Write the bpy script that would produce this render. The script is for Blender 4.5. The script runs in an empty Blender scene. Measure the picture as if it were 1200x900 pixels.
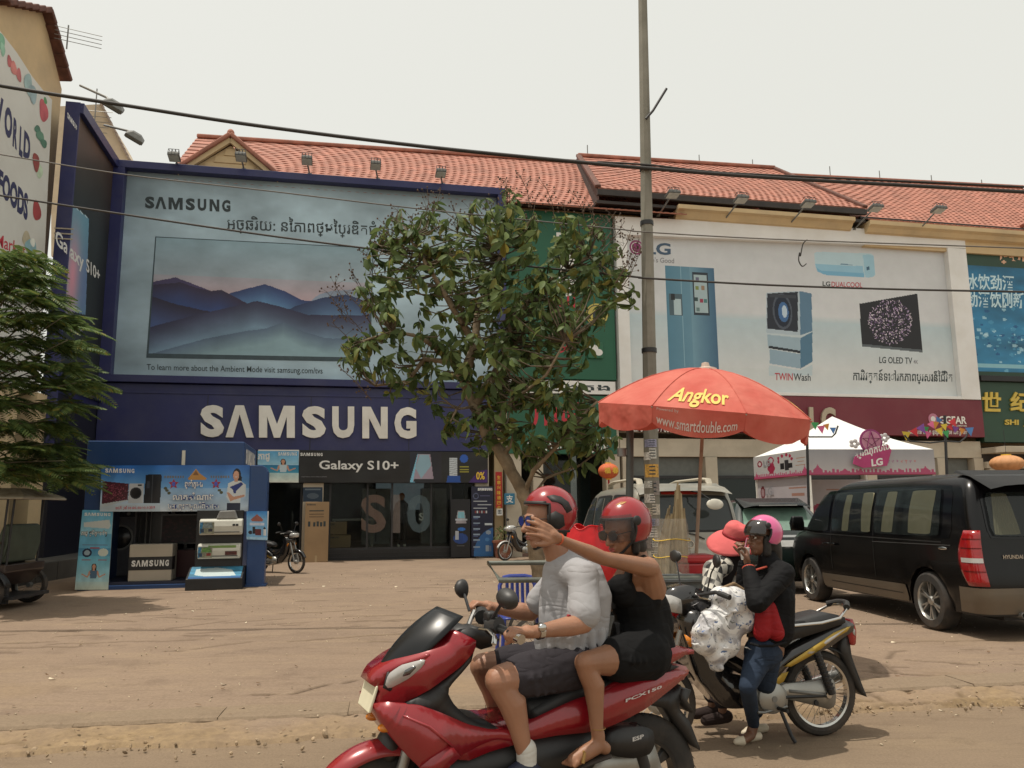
import bpy,bmesh,math,random
import numpy as np
from mathutils import Vector,Matrix,noise as mnoise
R=math.radians
random.seed(7)
SC=bpy.context.scene
COL=SC.collection
# ------------------------------------------------------------ camera, world, sun, exposure
CAM_H=1.56;F_PX=940.0
PITCH=R(8.95);ROLL=R(0.57)
cam_d=bpy.data.cameras.new("camera");cam=bpy.data.objects.new("camera",cam_d);COL.objects.link(cam)
cam_d.sensor_width=36;cam_d.lens=F_PX/1200*36;cam_d.clip_end=2000;cam_d.clip_start=0.05
cam.location=(0,0,CAM_H)
cam.rotation_euler=(Matrix.Rotation(R(90)+PITCH,3,'X')@Matrix.Rotation(ROLL*-1,3,'Z')).to_euler()
SC.camera=cam
SC.render.resolution_x=1024;SC.render.resolution_y=768
SUN_DIR=Vector((-0.25,-0.05,0.967)).normalized()
world=bpy.data.worlds.new("World");SC.world=world;world.use_nodes=True
wn=world.node_tree.nodes;wl=world.node_tree.links
wbg=wn['Background'];sky=wn.new('ShaderNodeTexSky');sky.sky_type='NISHITA';sky.sun_disc=False
sky.sun_elevation=math.asin(SUN_DIR.z);sky.sun_rotation=math.atan2(SUN_DIR.x,SUN_DIR.y)
sky.air_density=1.2;sky.dust_density=6.0;sky.ozone_density=1.0
mixn=wn.new('ShaderNodeMix');mixn.data_type='RGBA';mixn.inputs[0].default_value=0.78
wl.new(sky.outputs[0],mixn.inputs[6]);mixn.inputs[7].default_value=(7.1,6.95,6.1,1)
wl.new(mixn.outputs[2],wbg.inputs[0]);wbg.inputs[1].default_value=0.105
sun_d=bpy.data.lights.new("sun",'SUN');sun_d.energy=2.7;sun_d.angle=R(.6);sun_d.color=(1,.93,.82)
sun=bpy.data.objects.new("sun",sun_d);COL.objects.link(sun)
sun.rotation_euler=SUN_DIR.to_track_quat('Z','Y').to_euler()
SC.view_settings.view_transform='Standard';SC.view_settings.look='None'
SC.view_settings.exposure=0.36;SC.view_settings.gamma=1.0
# ------------------------------------------------------------ rays of the photograph -> places
_CM=cam.rotation_euler.to_matrix()
def ray(px,py):
    return(_CM@Vector(((px-600)/F_PX,(450-py)/F_PX,-1))).normalized()
def atY(px,py,Y):
    r=ray(px,py);return Vector((0,0,CAM_H))+r*(Y/r.y)
def gnd(px,py,z=0.0):
    r=ray(px,py);return Vector((0,0,CAM_H))+r*((z-CAM_H)/r.z)
class Frame:
    """upright frame: origin o, local x along angle a, local y = behind, z up"""
    def __init__(s,o,a):
        s.o=Vector(o);s.a=a;s.u=Vector((math.cos(a),math.sin(a),0));s.v=Vector((-math.sin(a),math.cos(a),0))
    def hit(s,px,py,y=0.0):
        r=ray(px,py);c=Vector((0,0,CAM_H))-s.o
        t=(y-c.dot(s.v))/r.dot(s.v);p=c+r*t
        return p.dot(s.u),p.z
    def hit3(s,px,py,y=0.0):
        a,b=s.hit(px,py,y);return Vector((a,y,b))
    def w(s,x,y,z):return s.o+s.u*x+s.v*y+Vector((0,0,z))
    def loc(s,p):d=Vector(p)-s.o;return Vector((d.dot(s.u),d.dot(s.v),d.z))
# ------------------------------------------------------------ materials
MATS={}
def mat(name,col,rough=.6,metal=0.0,var=.12,scale=6.0,bump=.0,coat=0.0,dirt=None,dirt_amt=.0,alpha=1.0,emit=None,spec=.5,trans=0,bscale=None,attr=None,sheen=0,detail=4,sss=0):
    if name in MATS:return MATS[name]
    m=bpy.data.materials.new(name);m.use_nodes=True;MATS[name]=m
    nt=m.node_tree;N=nt.nodes;L=nt.links;b=N['Principled BSDF']
    b.inputs['Roughness'].default_value=rough;b.inputs['Metallic'].default_value=metal
    b.inputs['Specular IOR Level'].default_value=spec
    b.inputs['Coat Weight'].default_value=coat;b.inputs['Coat Roughness'].default_value=.06
    if sheen:b.inputs['Sheen Weight'].default_value=sheen
    if sss:
        b.inputs['Subsurface Weight'].default_value=sss;b.inputs['Subsurface Radius'].default_value=(.02,.008,.004);b.inputs['Subsurface Scale'].default_value=.5
    if trans:b.inputs['Transmission Weight'].default_value=trans
    tc=N.new('ShaderNodeTexCoord');no=N.new('ShaderNodeTexNoise');no.inputs['Scale'].default_value=scale;no.inputs['Detail'].default_value=detail
    L.new(tc.outputs['Object'],no.inputs['Vector'])
    mr=N.new('ShaderNodeMapRange');L.new(no.outputs[0],mr.inputs[0]);mr.inputs[1].default_value=.3;mr.inputs[2].default_value=.7
    mr.inputs[3].default_value=1-var;mr.inputs[4].default_value=1+var
    mx=N.new('ShaderNodeMix');mx.data_type='RGBA';mx.blend_type='MULTIPLY';mx.inputs[0].default_value=1
    if attr:
        at=N.new('ShaderNodeAttribute');at.attribute_name=attr;L.new(at.outputs['Color'],mx.inputs[6])
    else:mx.inputs[6].default_value=(*col,1)
    L.new(mr.outputs[0],mx.inputs[7]);out=mx.outputs[2]
    if dirt:
        n2=N.new('ShaderNodeTexNoise');n2.inputs['Scale'].default_value=scale*.37+.6;n2.inputs['Detail'].default_value=8;n2.inputs['Roughness'].default_value=.65
        L.new(tc.outputs['Object'],n2.inputs['Vector'])
        m2=N.new('ShaderNodeMapRange');L.new(n2.outputs[0],m2.inputs[0]);m2.inputs[1].default_value=.42;m2.inputs[2].default_value=.7;m2.inputs[3].default_value=0;m2.inputs[4].default_value=dirt_amt
        x2=N.new('ShaderNodeMix');x2.data_type='RGBA';L.new(m2.outputs[0],x2.inputs[0]);L.new(out,x2.inputs[6]);x2.inputs[7].default_value=(*dirt,1);out=x2.outputs[2]
    L.new(out,b.inputs['Base Color'])
    if bump:
        nb=N.new('ShaderNodeTexNoise');nb.inputs['Scale'].default_value=bscale or scale*4;nb.inputs['Detail'].default_value=6;L.new(tc.outputs['Object'],nb.inputs['Vector'])
        bp=N.new('ShaderNodeBump');bp.inputs['Strength'].default_value=1;bp.inputs['Distance'].default_value=bump;L.new(nb.outputs[0],bp.inputs['Height']);L.new(bp.outputs[0],b.inputs['Normal'])
    if emit:b.inputs['Emission Color'].default_value=(*emit[:3],1);b.inputs['Emission Strength'].default_value=emit[3]
    if alpha<1:b.inputs['Alpha'].default_value=alpha
    m['p']=1
    return m
def glass(name,col=(.02,.03,.03),clear=.5,rough=.03):
    """a pane: part see-through, part tinted reflection"""
    if name in MATS:return MATS[name]
    m=bpy.data.materials.new(name);m.use_nodes=True;MATS[name]=m
    nt=m.node_tree;N=nt.nodes;L=nt.links;b=N['Principled BSDF'];b.inputs['Base Color'].default_value=(*col,1);b.inputs['Roughness'].default_value=rough
    no=N.new('ShaderNodeTexNoise');no.inputs['Scale'].default_value=3;mr=N.new('ShaderNodeMapRange');mr.inputs[3].default_value=rough;mr.inputs[4].default_value=rough+.05
    L.new(no.outputs[0],mr.inputs[0]);L.new(mr.outputs[0],b.inputs['Roughness'])
    t=N.new('ShaderNodeBsdfTransparent');t.inputs[0].default_value=(.88,.92,.9,1);mx=N.new('ShaderNodeMixShader');mx.inputs[0].default_value=clear
    L.new(b.outputs[0],mx.inputs[1]);L.new(t.outputs[0],mx.inputs[2]);L.new(mx.outputs[0],N['Material Output'].inputs[0])
    return m
# ------------------------------------------------------------ mesh collector
class MB:
    def __init__(s):s.v=[];s.f=[];s.c=[];s.M=Matrix.Identity(4)
    def at(s,loc=(0,0,0),rot=(0,0,0),sc=(1,1,1)):
        from mathutils import Euler
        s.M=Matrix.LocRotScale(Vector(loc),Euler(rot),Vector(sc));return s
    def add(s,vs,fs):
        o=len(s.v);M=s.M
        s.v+=[tuple(M@Vector(p))for p in vs];s.f+=[tuple(i+o for i in f)for f in fs];return s
    def box(s,x0,x1,y0,y1,z0,z1):
        return s.add([(x0,y0,z0),(x1,y0,z0),(x1,y1,z0),(x0,y1,z0),(x0,y0,z1),(x1,y0,z1),(x1,y1,z1),(x0,y1,z1)],[(0,3,2,1),(4,5,6,7),(0,1,5,4),(1,2,6,5),(2,3,7,6),(3,0,4,7)])
    def cbox(s,c,d):return s.box(c[0]-d[0]/2,c[0]+d[0]/2,c[1]-d[1]/2,c[1]+d[1]/2,c[2]-d[2]/2,c[2]+d[2]/2)
    def tube(s,pts,rad,n=10,caps=True,flat=None):
        pts=[Vector(p)for p in pts];m=len(pts)
        if not hasattr(rad,'__len__'):rad=[rad]*m
        t0=(pts[1]-pts[0]).normalized();ref=Vector((0,0,1))if abs(t0.z)<.9 else Vector((0,1,0))
        nrm=t0.cross(ref).normalized();vs=[];fs=[]
        for i,p in enumerate(pts):
            t=(pts[min(i+1,m-1)]-pts[max(i-1,0)]).normalized()
            nrm=(nrm-t*nrm.dot(t)).normalized();b=t.cross(nrm)
            for k in range(n):
                a=2*math.pi*k/n;q=rad[i]
                if flat:vs.append(p+nrm*math.cos(a)*q*flat[0]+b*math.sin(a)*q*flat[1])
                else:vs.append(p+(nrm*math.cos(a)+b*math.sin(a))*q)
        for i in range(m-1):
            for k in range(n):
                a=i*n+k;b2=i*n+(k+1)%n;fs.append((a,b2,b2+n,a+n))
        if caps:fs.append(tuple(range(n-1,-1,-1)));fs.append(tuple(range((m-1)*n,m*n)))
        return s.add(vs,fs)
    def caps(s,pts,rad,n=14):
        """tube with round ends (closed)"""
        pts=[Vector(p)for p in pts];rad=list(rad)if hasattr(rad,'__len__')else[rad]*len(pts)
        a=(pts[0]-pts[1]).normalized();b=(pts[-1]-pts[-2]).normalized();P=[];Q=[]
        for th in(80,55,28):P.append(pts[0]+a*rad[0]*math.sin(R(th)));Q.append(rad[0]*math.cos(R(th)))
        P+=pts;Q+=rad
        for th in(28,55,80):P.append(pts[-1]+b*rad[-1]*math.sin(R(th)));Q.append(rad[-1]*math.cos(R(th)))
        return s.tube(P,Q,n)
    def lathe(s,prof,n=24,c=(0,0,0),axis='z',a0=0,a1=360):
        full=abs(a1-a0-360)<1e-6;m=n if full else n+1;vs=[];fs=[]
        for r,h in prof:
            for k in range(m):
                a=R(a0+(a1-a0)*k/n);x,y=r*math.cos(a),r*math.sin(a)
                p={'z':(x,y,h),'y':(x,h,y),'x':(h,x,y)}[axis];vs.append((p[0]+c[0],p[1]+c[1],p[2]+c[2]))
        for i in range(len(prof)-1):
            for k in range(n if full else n):
                a=i*m+k;b=i*m+(k+1)%m
                fs.append((a,b,b+m,a+m))
        return s.add(vs,fs)
    def ell(s,c,r,n=16,m=10):
        vs=[];fs=[]
        for i in range(m+1):
            t=math.pi*i/m
            for k in range(n):
                a=2*math.pi*k/n;vs.append((c[0]+r[0]*math.sin(t)*math.cos(a),c[1]+r[1]*math.sin(t)*math.sin(a),c[2]+r[2]*math.cos(t)))
        for i in range(m):
            for k in range(n):a=i*n+k;b=i*n+(k+1)%n;fs.append((a,a+n,b+n,b))
        return s.add(vs,fs)
    def prism(s,poly,y0,y1,plane='xz'):
        """polygon (a,b) pairs extruded between y0 and y1"""
        n=len(poly)
        def q(a,b,h):return{'xz':(a,h,b),'xy':(a,b,h),'yz':(h,a,b)}[plane]
        vs=[q(a,b,y0)for a,b in poly]+[q(a,b,y1)for a,b in poly]
        fs=[tuple(range(n)),tuple(range(2*n-1,n-1,-1))]+[(i,i+n,(i+1)%n+n,(i+1)%n)for i in range(n)]
        return s.add(vs,fs)
    def grid(s,fn,nu,nv,closed_u=False):
        vs=[fn(i/(nu-1)if not closed_u else i/nu,j/(nv-1))for j in range(nv)for i in range(nu)]
        fs=[(j*nu+i,j*nu+(i+1)%nu,(j+1)*nu+(i+1)%nu,(j+1)*nu+i)for j in range(nv-1)for i in range(nu if closed_u else nu-1)]
        return s.add(vs,fs)
    def loft(s,rings,cap=True):
        n=len(rings[0]);vs=[p for r in rings for p in r]
        fs=[(i*n+k,i*n+(k+1)%n,(i+1)*n+(k+1)%n,(i+1)*n+k)for i in range(len(rings)-1)for k in range(n)]
        if cap:fs+=[tuple(range(n-1,-1,-1)),tuple(range((len(rings)-1)*n,len(rings)*n))]
        return s.add(vs,fs)
    def build(s,name,m=None,parent=None,smooth=True,bevel=0,subd=0,ang=35,remesh=0,rsm=4,solid=0,kind=None,label=None,fix=True,weld=0):
        me=bpy.data.meshes.new(name);me.from_pydata(s.v,[],s.f);me.update()
        o=bpy.data.objects.new(name,me);COL.objects.link(o)
        if m is not None:me.materials.append(m)
        if fix or weld:
            bm=bmesh.new();bm.from_mesh(me)
            if weld:bmesh.ops.remove_doubles(bm,verts=bm.verts,dist=weld)
            bmesh.ops.recalc_face_normals(bm,faces=bm.faces);bm.to_mesh(me);bm.free()
        if smooth:
            me.shade_smooth()
            if ang<180 and not remesh and not subd:
                bm=bmesh.new();bm.from_mesh(me);ca=R(ang)
                for e in bm.edges:
                    if len(e.link_faces)==2:e.smooth=e.calc_face_angle(0)<ca
                bm.to_mesh(me);bm.free()
        if remesh:
            d=o.modifiers.new('remesh','REMESH');d.mode='VOXEL';d.voxel_size=remesh;d.use_smooth_shade=True
            if rsm:d=o.modifiers.new('smooth','SMOOTH');d.factor=.5;d.iterations=rsm
        if solid:d=o.modifiers.new('solid','SOLIDIFY');d.thickness=solid;d.offset=0
        if bevel:d=o.modifiers.new('bevel','BEVEL');d.width=bevel;d.segments=2;d.limit_method='ANGLE';d.angle_limit=R(40)
        if subd:d=o.modifiers.new('subd','SUBSURF');d.levels=subd;d.render_levels=subd
        if parent is not None:o.parent=parent
        if kind:o['kind']=kind
        if label:o['label']=label
        return o
def thing(name,label,cat,loc=(0,0,0),rz=0.0,group=None):
    o=bpy.data.objects.new(name,None);COL.objects.link(o);o.empty_display_size=.1
    o.location=loc;o.rotation_euler=(0,0,rz);o['label']=label;o['category']=cat
    if group:o['group']=group
    return o
def tag(o,label,cat,group=None):
    o['label']=label;o['category']=cat
    if group:o['group']=group
    return o
def dup(root,loc,rz=None,label=None):
    def cp(o,p):
        c=o.copy();COL.objects.link(c)
        if p is not None:c.parent=p
        for ch in[x for x in o.children]:cp(ch,c)
        return c
    r=cp(root,None);r.location=loc
    if rz is not None:r.rotation_euler=(0,0,rz)
    if label:r['label']=label
    return r
def link(o,parent):o.parent=parent;return o
# ------------------------------------------------------------ lettering: flat meshes from the built-in font
_fc={}
def text_mesh(t,bold=0.0,depth=0.0,res=3):
    k=(t,bold,depth,res)
    if k in _fc:return _fc[k]
    cu=bpy.data.curves.new('lettering','FONT');cu.body=t;cu.size=1;cu.offset=bold;cu.extrude=depth;cu.resolution_u=res
    ob=bpy.data.objects.new('lettering',cu);COL.objects.link(ob);bpy.context.view_layer.update()
    me=bpy.data.meshes.new_from_object(ob.evaluated_get(bpy.context.evaluated_depsgraph_get()))
    v=[tuple(x.co)for x in me.vertices];f=[tuple(p.vertices)for p in me.polygons]
    bpy.data.objects.remove(ob);bpy.data.curves.remove(cu);bpy.data.meshes.remove(me)
    _fc[k]=(v,f);return _fc[k]
def text(t,quad,m,parent,y=-.004,bold=0.012,depth=0.0,name='lettering',skew=0):
    """fit text into a quad of local (x,z) corners: bottom-left, bottom-right, top-right, top-left, on local plane y"""
    v,f=text_mesh(t,bold,depth)
    if not v:return None
    xs=[p[0]for p in v];ys=[p[1]for p in v];x0,x1,y0,y1=min(xs),max(xs),min(ys),max(ys)
    a,b,c,d=[Vector(q)for q in quad];mb=MB();out=[]
    for p in v:
        s=(p[0]-x0)/(x1-x0);r=(p[1]-y0)/max(y1-y0,1e-6)
        q=(a*(1-s)+b*s)*(1-r)+(d*(1-s)+c*s)*r
        out.append((q.x+skew*r,y-(p[2]+depth if depth else 0),q.y))
    mb.add(out,f);return mb.build(name,m,parent,smooth=False,fix=bool(depth))
def rect4(x0,x1,z0,z1):return[(x0,z0),(x1,z0),(x1,z1),(x0,z1)]
# ------------------------------------------------------------ flat prints: a grid of coloured points (posters, billboards)
class Print:
    def __init__(s,w,h,col):
        s.w,s.h=w,h;s.a=np.empty((h,w,3));s.a[:]=col
        s.X,s.Y=np.meshgrid((np.arange(w)+.5)/w,(np.arange(h)+.5)/h)
    def m(s,mask,col,al=1.0):
        col=np.asarray(col,float);k=(mask.astype(float)*al)[...,None];s.a=s.a*(1-k)+col*k;return s
    def rect(s,x0,y0,x1,y1,col,al=1):return s.m((s.X>=x0)&(s.X<x1)&(s.Y>=y0)&(s.Y<y1),col,al)
    def ell(s,cx,cy,rx,ry,col,al=1):return s.m(((s.X-cx)/rx)**2+((s.Y-cy)/ry)**2<1,col,al)
    def poly(s,pts,col,al=1):
        ins=np.zeros(s.X.shape,bool);n=len(pts)
        for i in range(n):
            x1,y1=pts[i];x2,y2=pts[(i+1)%n]
            if y1==y2:continue
            c=((y1>s.Y)!=(y2>s.Y))&(s.X<(x2-x1)*(s.Y-y1)/(y2-y1)+x1);ins^=c
        return s.m(ins,col,al)
    def vgrad(s,x0,y0,x1,y1,c0,c1):
        t=np.clip((s.Y-y0)/(y1-y0),0,1)[...,None];mk=(s.X>=x0)&(s.X<x1)&(s.Y>=y0)&(s.Y<y1)
        s.a[mk]=(np.asarray(c0)*(1-t)+np.asarray(c1)*t)[mk];return s
    def hgrad(s,x0,y0,x1,y1,c0,c1):
        t=np.clip((s.X-x0)/(x1-x0),0,1)[...,None];mk=(s.X>=x0)&(s.X<x1)&(s.Y>=y0)&(s.Y<y1)
        s.a[mk]=(np.asarray(c0)*(1-t)+np.asarray(c1)*t)[mk];return s
    def noise(s,amt,cells=12,seed=0):
        rs=np.random.RandomState(seed);out=np.zeros((s.h,s.w))
        for o in range(4):
            n=cells*2**o;g=rs.rand(n+1,n+1)
            x=s.X*(n-.001);y=s.Y*(n-.001);i=x.astype(int);j=y.astype(int);fx=x-i;fy=y-j
            out+=((g[j,i]*(1-fx)+g[j,i+1]*fx)*(1-fy)+(g[j+1,i]*(1-fx)+g[j+1,i+1]*fx)*fy-.5)/2**o
        s.a*=(1+amt*out)[...,None];return s
    def build(s,name,quad,parent,y=0.0,rough=.5,bulge=None,m=None):
        n,h=s.w,s.h;a,b,c,d=[Vector(q)for q in quad];vs=[]
        for j in range(h+1):
            r=j/h
            for i in range(n+1):
                t=i/n;q=(d*(1-t)+c*t)*(1-r)+(a*(1-t)+b*t)*r
                vs.append((q.x,y+(bulge(t,r)if bulge else 0),q.y))
        fs=[(j*(n+1)+i,(j+1)*(n+1)+i,(j+1)*(n+1)+i+1,j*(n+1)+i+1)for j in range(h)for i in range(n)]
        me=bpy.data.meshes.new(name);me.from_pydata(vs,[],fs);me.update()
        at=me.color_attributes.new('paint','BYTE_COLOR','CORNER')
        lin=np.where(s.a<=.04045,s.a/12.92,((np.clip(s.a,0,1)+.055)/1.055)**2.4)
        col=np.ones((h*n,4,4),np.float32);col[:,:,:3]=lin.reshape(-1,1,3)
        at.data.foreach_set('color',col.reshape(-1))
        o=bpy.data.objects.new(name,me);COL.objects.link(o);me.shade_smooth()
        me.materials.append(m or mat('print',(1,1,1),rough,attr='paint',var=.03,scale=3))
        if parent is not None:o.parent=parent
        return o
def figure(P,cx,cy,h,skin=(.78,.58,.47),top=(.15,.25,.5),arms=True,hair=(.08,.05,.05)):
    """small printed woman: head at cx,cy; h = head height in print units (x scaled by aspect)"""
    k=P.h/P.w;w=h*k
    P.ell(cx,cy,w*.62,h*.62,hair);P.poly([(cx-w*.6,cy),(cx+w*.6,cy),(cx+w*.7,cy+h*1.2),(cx-w*.6,cy+h*1.1)],hair)
    P.ell(cx,cy+h*.05,w*.42,h*.52,skin)
    P.poly([(cx-w*1.0,cy+h*.85),(cx+w*1.0,cy+h*.85),(cx+w*.75,cy+h*2.6),(cx-w*.75,cy+h*2.6)],top)
    P.rect(cx-w*.22,cy+h*.5,cx+w*.22,cy+h*.95,skin)
    if arms:
        for sg in(-1,1):P.poly([(cx+sg*w*.9,cy+h*.9),(cx+sg*w*1.2,cy+h*1.1),(cx+sg*w*1.5,cy+h*2.1),(cx+sg*w*2.9,cy+h*1.5),(cx+sg*w*3,cy+h*1.75),(cx+sg*w*1.4,cy+h*2.45),(cx+sg*w*.8,cy+h*1.6)],skin)
# ============================================================ frames of the place
FANG=R(12.05)
FA=Frame((-4.1,26,0),FANG)
_p=FA.w(-8.62,0,0)
_q=Frame(_p,R(102.05))
LW=Frame(_q.w(_q.hit(78,300)[0],0,0),R(102.05))
WF=Frame(LW.w(-.35,.33,0),R(94.3))
def FAobj(name,label,cat,group=None):return thing(name,label,cat,FA.o,FA.a,group)
cream=mat('cream_plaster',(.62,.47,.27),.8,var=.08,scale=1.2,dirt=(.35,.28,.2),dirt_amt=.35,bump=.002)
cream2=mat('pale_plaster',(.52,.46,.36),.8,var=.08,scale=1.2,dirt=(.3,.26,.2),dirt_amt=.4,bump=.002)
blue_p=mat('blue_panel',(.018,.022,.105),.45,var=.12,scale=.8,dirt=(.06,.06,.12),dirt_amt=.5)
blue_k=mat('booth_blue',(.01,.05,.17),.4,var=.12,scale=1,dirt=(.05,.08,.14),dirt_amt=.4)
dark_m=mat('dark_metal',(.02,.02,.022),.5,var=.2)
black_m=mat('black_panel',(.012,.012,.013),.45,var=.2)
white_p=mat('white_frame',(.80,.80,.785),.55,var=.05,scale=.9,dirt=(.6,.56,.48),dirt_amt=.3)
maroon=mat('maroon_panel',(.165,.017,.032),.5,var=.08,scale=.7,dirt=(.2,.07,.07),dirt_amt=.3)
green_p=mat('green_panel',(.012,.105,.055),.5,var=.08,scale=.7)
green_d=mat('dark_green_panel',(.02,.06,.035),.5,var=.1,scale=.7)
letter_w=mat('white_letter',(.84,.82,.76),.45,var=.05,scale=2,dirt=(.5,.46,.4),dirt_amt=.4)
ink_w=mat('white_print',(.75,.75,.72),.6,var=.02)
ink_k=mat('dark_print',(.03,.045,.05),.6,var=.05)
ink_g=mat('grey_print',(.25,.25,.27),.6,var=.05)
ink_r=mat('red_print',(.5,.03,.05),.6,var=.05)
ink_y=mat('yellow_print',(.75,.5,.05),.6,var=.05)
ink_b=mat('navy_print',(.03,.04,.16),.6,var=.05)
steel=mat('grey_steel',(.22,.22,.21),.5,.6,var=.15)
tile_m=mat('terracotta_tile',(.36,.145,.10),.75,var=.3,scale=2.6,dirt=(.27,.12,.08),dirt_amt=.5,detail=8)
tile_d=mat('dark_tile_edge',(.12,.05,.035),.8,var=.3,scale=5)
gutter_m=mat('dark_gutter',(.035,.028,.025),.6,var=.3,scale=3)
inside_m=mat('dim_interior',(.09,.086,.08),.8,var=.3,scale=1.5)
wood_m=mat('dark_wood',(.06,.035,.022),.7,var=.3,scale=4)
# ------------------------------------------------------------ ground
def road_edge(x):return 6.08+.145*x
def ground_mat(name,base,base2,patch,coarse,bumpd):
    m=bpy.data.materials.new(name);m.use_nodes=True;N=m.node_tree.nodes;L=m.node_tree.links;b=N['Principled BSDF']
    b.inputs['Roughness'].default_value=.95;b.inputs['Specular IOR Level'].default_value=.15
    tc=N.new('ShaderNodeTexCoord')
    def nz(sc,det=8,ro=.6,dist=0,map_s=None):
        n=N.new('ShaderNodeTexNoise');n.inputs['Scale'].default_value=sc;n.inputs['Detail'].default_value=det;n.inputs['Roughness'].default_value=ro;n.inputs['Distortion'].default_value=dist
        if map_s:
            mp=N.new('ShaderNodeMapping');mp.inputs['Scale'].default_value=map_s;mp.inputs['Rotation'].default_value=(0,0,R(-9));L.new(tc.outputs['Object'],mp.inputs[0]);L.new(mp.outputs[0],n.inputs['Vector'])
        else:L.new(tc.outputs['Object'],n.inputs['Vector'])
        return n.outputs[0]
    def rng(o,a,c,lo=0,hi=1):
        r=N.new('ShaderNodeMapRange');L.new(o,r.inputs[0]);r.inputs[1].default_value=a;r.inputs[2].default_value=c;r.inputs[3].default_value=lo;r.inputs[4].default_value=hi;return r.outputs[0]
    def mix(f,a,c,mode='MIX'):
        x=N.new('ShaderNodeMix');x.data_type='RGBA';x.blend_type=mode
        if isinstance(f,float):x.inputs[0].default_value=f
        else:L.new(f,x.inputs[0])
        for i,q in((6,a),(7,c)):
            if isinstance(q,tuple):x.inputs[i].default_value=(*q,1)
            else:L.new(q,x.inputs[i])
        return x.outputs[2]
    c=mix(rng(nz(.45,6),.35,.65),base,base2)
    c=mix(rng(nz(.9,8,.65,.4,(1,3,1)),.5,.72,0,.55),c,patch)
    c=mix(rng(nz(3.2,6,.6,1.5,(.35,2.2,1)),.52,.66,0,.30),c,(base[0]*.72,base[1]*.68,base[2]*.66));c=mix(rng(nz(.23,4,.5),.48,.60,0,.35),c,(base[0]*1.2,base[1]*1.2,base[2]*1.22))
    c=mix(rng(nz(1.7,10,.7),.54,.72,0,.5),c,(base[0]*.55,base[1]*.52,base[2]*.52))
    c=mix(1.0,c,mix(rng(nz(coarse,10,.75),.3,.7),(.78,.78,.78),(1.18,1.18,1.18)),'MULTIPLY')
    at=N.new('ShaderNodeAttribute');at.attribute_name='wear_shade'  # mask that paints crack shading into the colour, together with dirt
    c=mix(at.outputs['Fac'],c,(base[0]*.28,base[1]*.25,base[2]*.22))if name=='forecourt_concrete' else c
    if name=='forecourt_concrete':
        a2=N.new('ShaderNodeAttribute');a2.attribute_name='dust';c=mix(a2.outputs['Fac'],c,mix(rng(nz(14,8,.7),.35,.65),(.33,.235,.125),(.20,.14,.08)))
    L.new(c,b.inputs['Base Color'])
    bp=N.new('ShaderNodeBump');bp.inputs['Strength'].default_value=1;bp.inputs['Distance'].default_value=bumpd;L.new(nz(coarse*.9,10,.8),bp.inputs['Height']);L.new(bp.outputs[0],b.inputs['Normal'])
    return m
fc_m=ground_mat('forecourt_concrete',(.225,.166,.122),(.262,.193,.138),(.315,.235,.155),38,.006)
rd_m=ground_mat('dusty_asphalt',(.205,.152,.105),(.235,.175,.12),(.28,.21,.135),60,.008)
mb=MB();mb.add([(-400,-60,0),(400,-60,0),(400,500,0),(-400,500,0)],[(0,1,2,3)])
mb.build('road',rd_m,kind='structure',fix=False)
def crack_lines():
    rs=random.Random(5);out=[]
    def line(x0,y0,x1,y1,w,jit=.03,d=.012):
        n=max(4,int(math.hypot(x1-x0,y1-y0)/.09));p=[]
        off=0
        for i in range(n+1):
            t=i/n;off=off*.75+rs.uniform(-jit,jit);p.append((x0+(x1-x0)*t+off*.4,y0+(y1-y0)*t+off))
        out.append((p,w,d));return p
    def pxline(a,b,w=.016,jit=.035,d=.012):
        A=gnd(*a,.04);B=gnd(*b,.04);return line(A.x,A.y,B.x,B.y,w,jit,d)
    for a,b,w in[((348,837),(362,841),.03),((362,841),(420,835),.016),((100,853),(60,850),.015),((110,862),(160,862),.01),((295,817),(322,816),.014),((345,815),(388,803),.016),((400,804),(412,801),.01),((1003,806),(1100,803),.02),((1100,803),(1200,797),.02),((1010,788),(1045,791),.014),((1028,795),(1038,806),.014),((1022,783),(1026,789),.012),((1045,791),(1100,796),.01),((1060,800),(1064,812),.012),((1178,800),(1196,799),.035),((1008,826),(1100,822),.022),((1100,822),(1200,817),.016),((1124,813),(1134,820),.03),((340,754),(380,751),.02),((380,751),(480,744),.022),((228,762),(290,755),.03),((150,738),(200,740),.04),((200,738),(262,730),.04),((262,732),(330,727),.03),((186,725),(250,727),.025),((220,744),(300,741),.018),((0,757),(60,755),.02),((300,735),(360,731),.02),((400,724),(470,722),.02),((70,742),(96,742),.05),((0,870),(40,867),.02),((115,728),(160,730),.02),((330,720),(420,716),.014),((60,757),(230,751),.012),((480,744),(540,741),.014),((405,730),(520,727),.012),((1040,755),(1190,752),.01),((1130,764),(1150,763),.02)]:
        pxline(a,b,w)
    for i in range(60):
        x=rs.uniform(-7,3);y=rs.uniform(8,18);l=rs.uniform(.15,.9);line(x,y,x+l,y+rs.uniform(-.08,.2),.018,.03,.008)
    for i in range(26):
        x=rs.uniform(1.5,6);y=road_edge(x)+rs.uniform(.2,2.2);l=rs.uniform(.1,.5);t=rs.uniform(0,6.28);line(x,y,x+l*math.cos(t),y+l*math.sin(t),.012,.02,.008)
    return out
CR=crack_lines()
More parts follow.
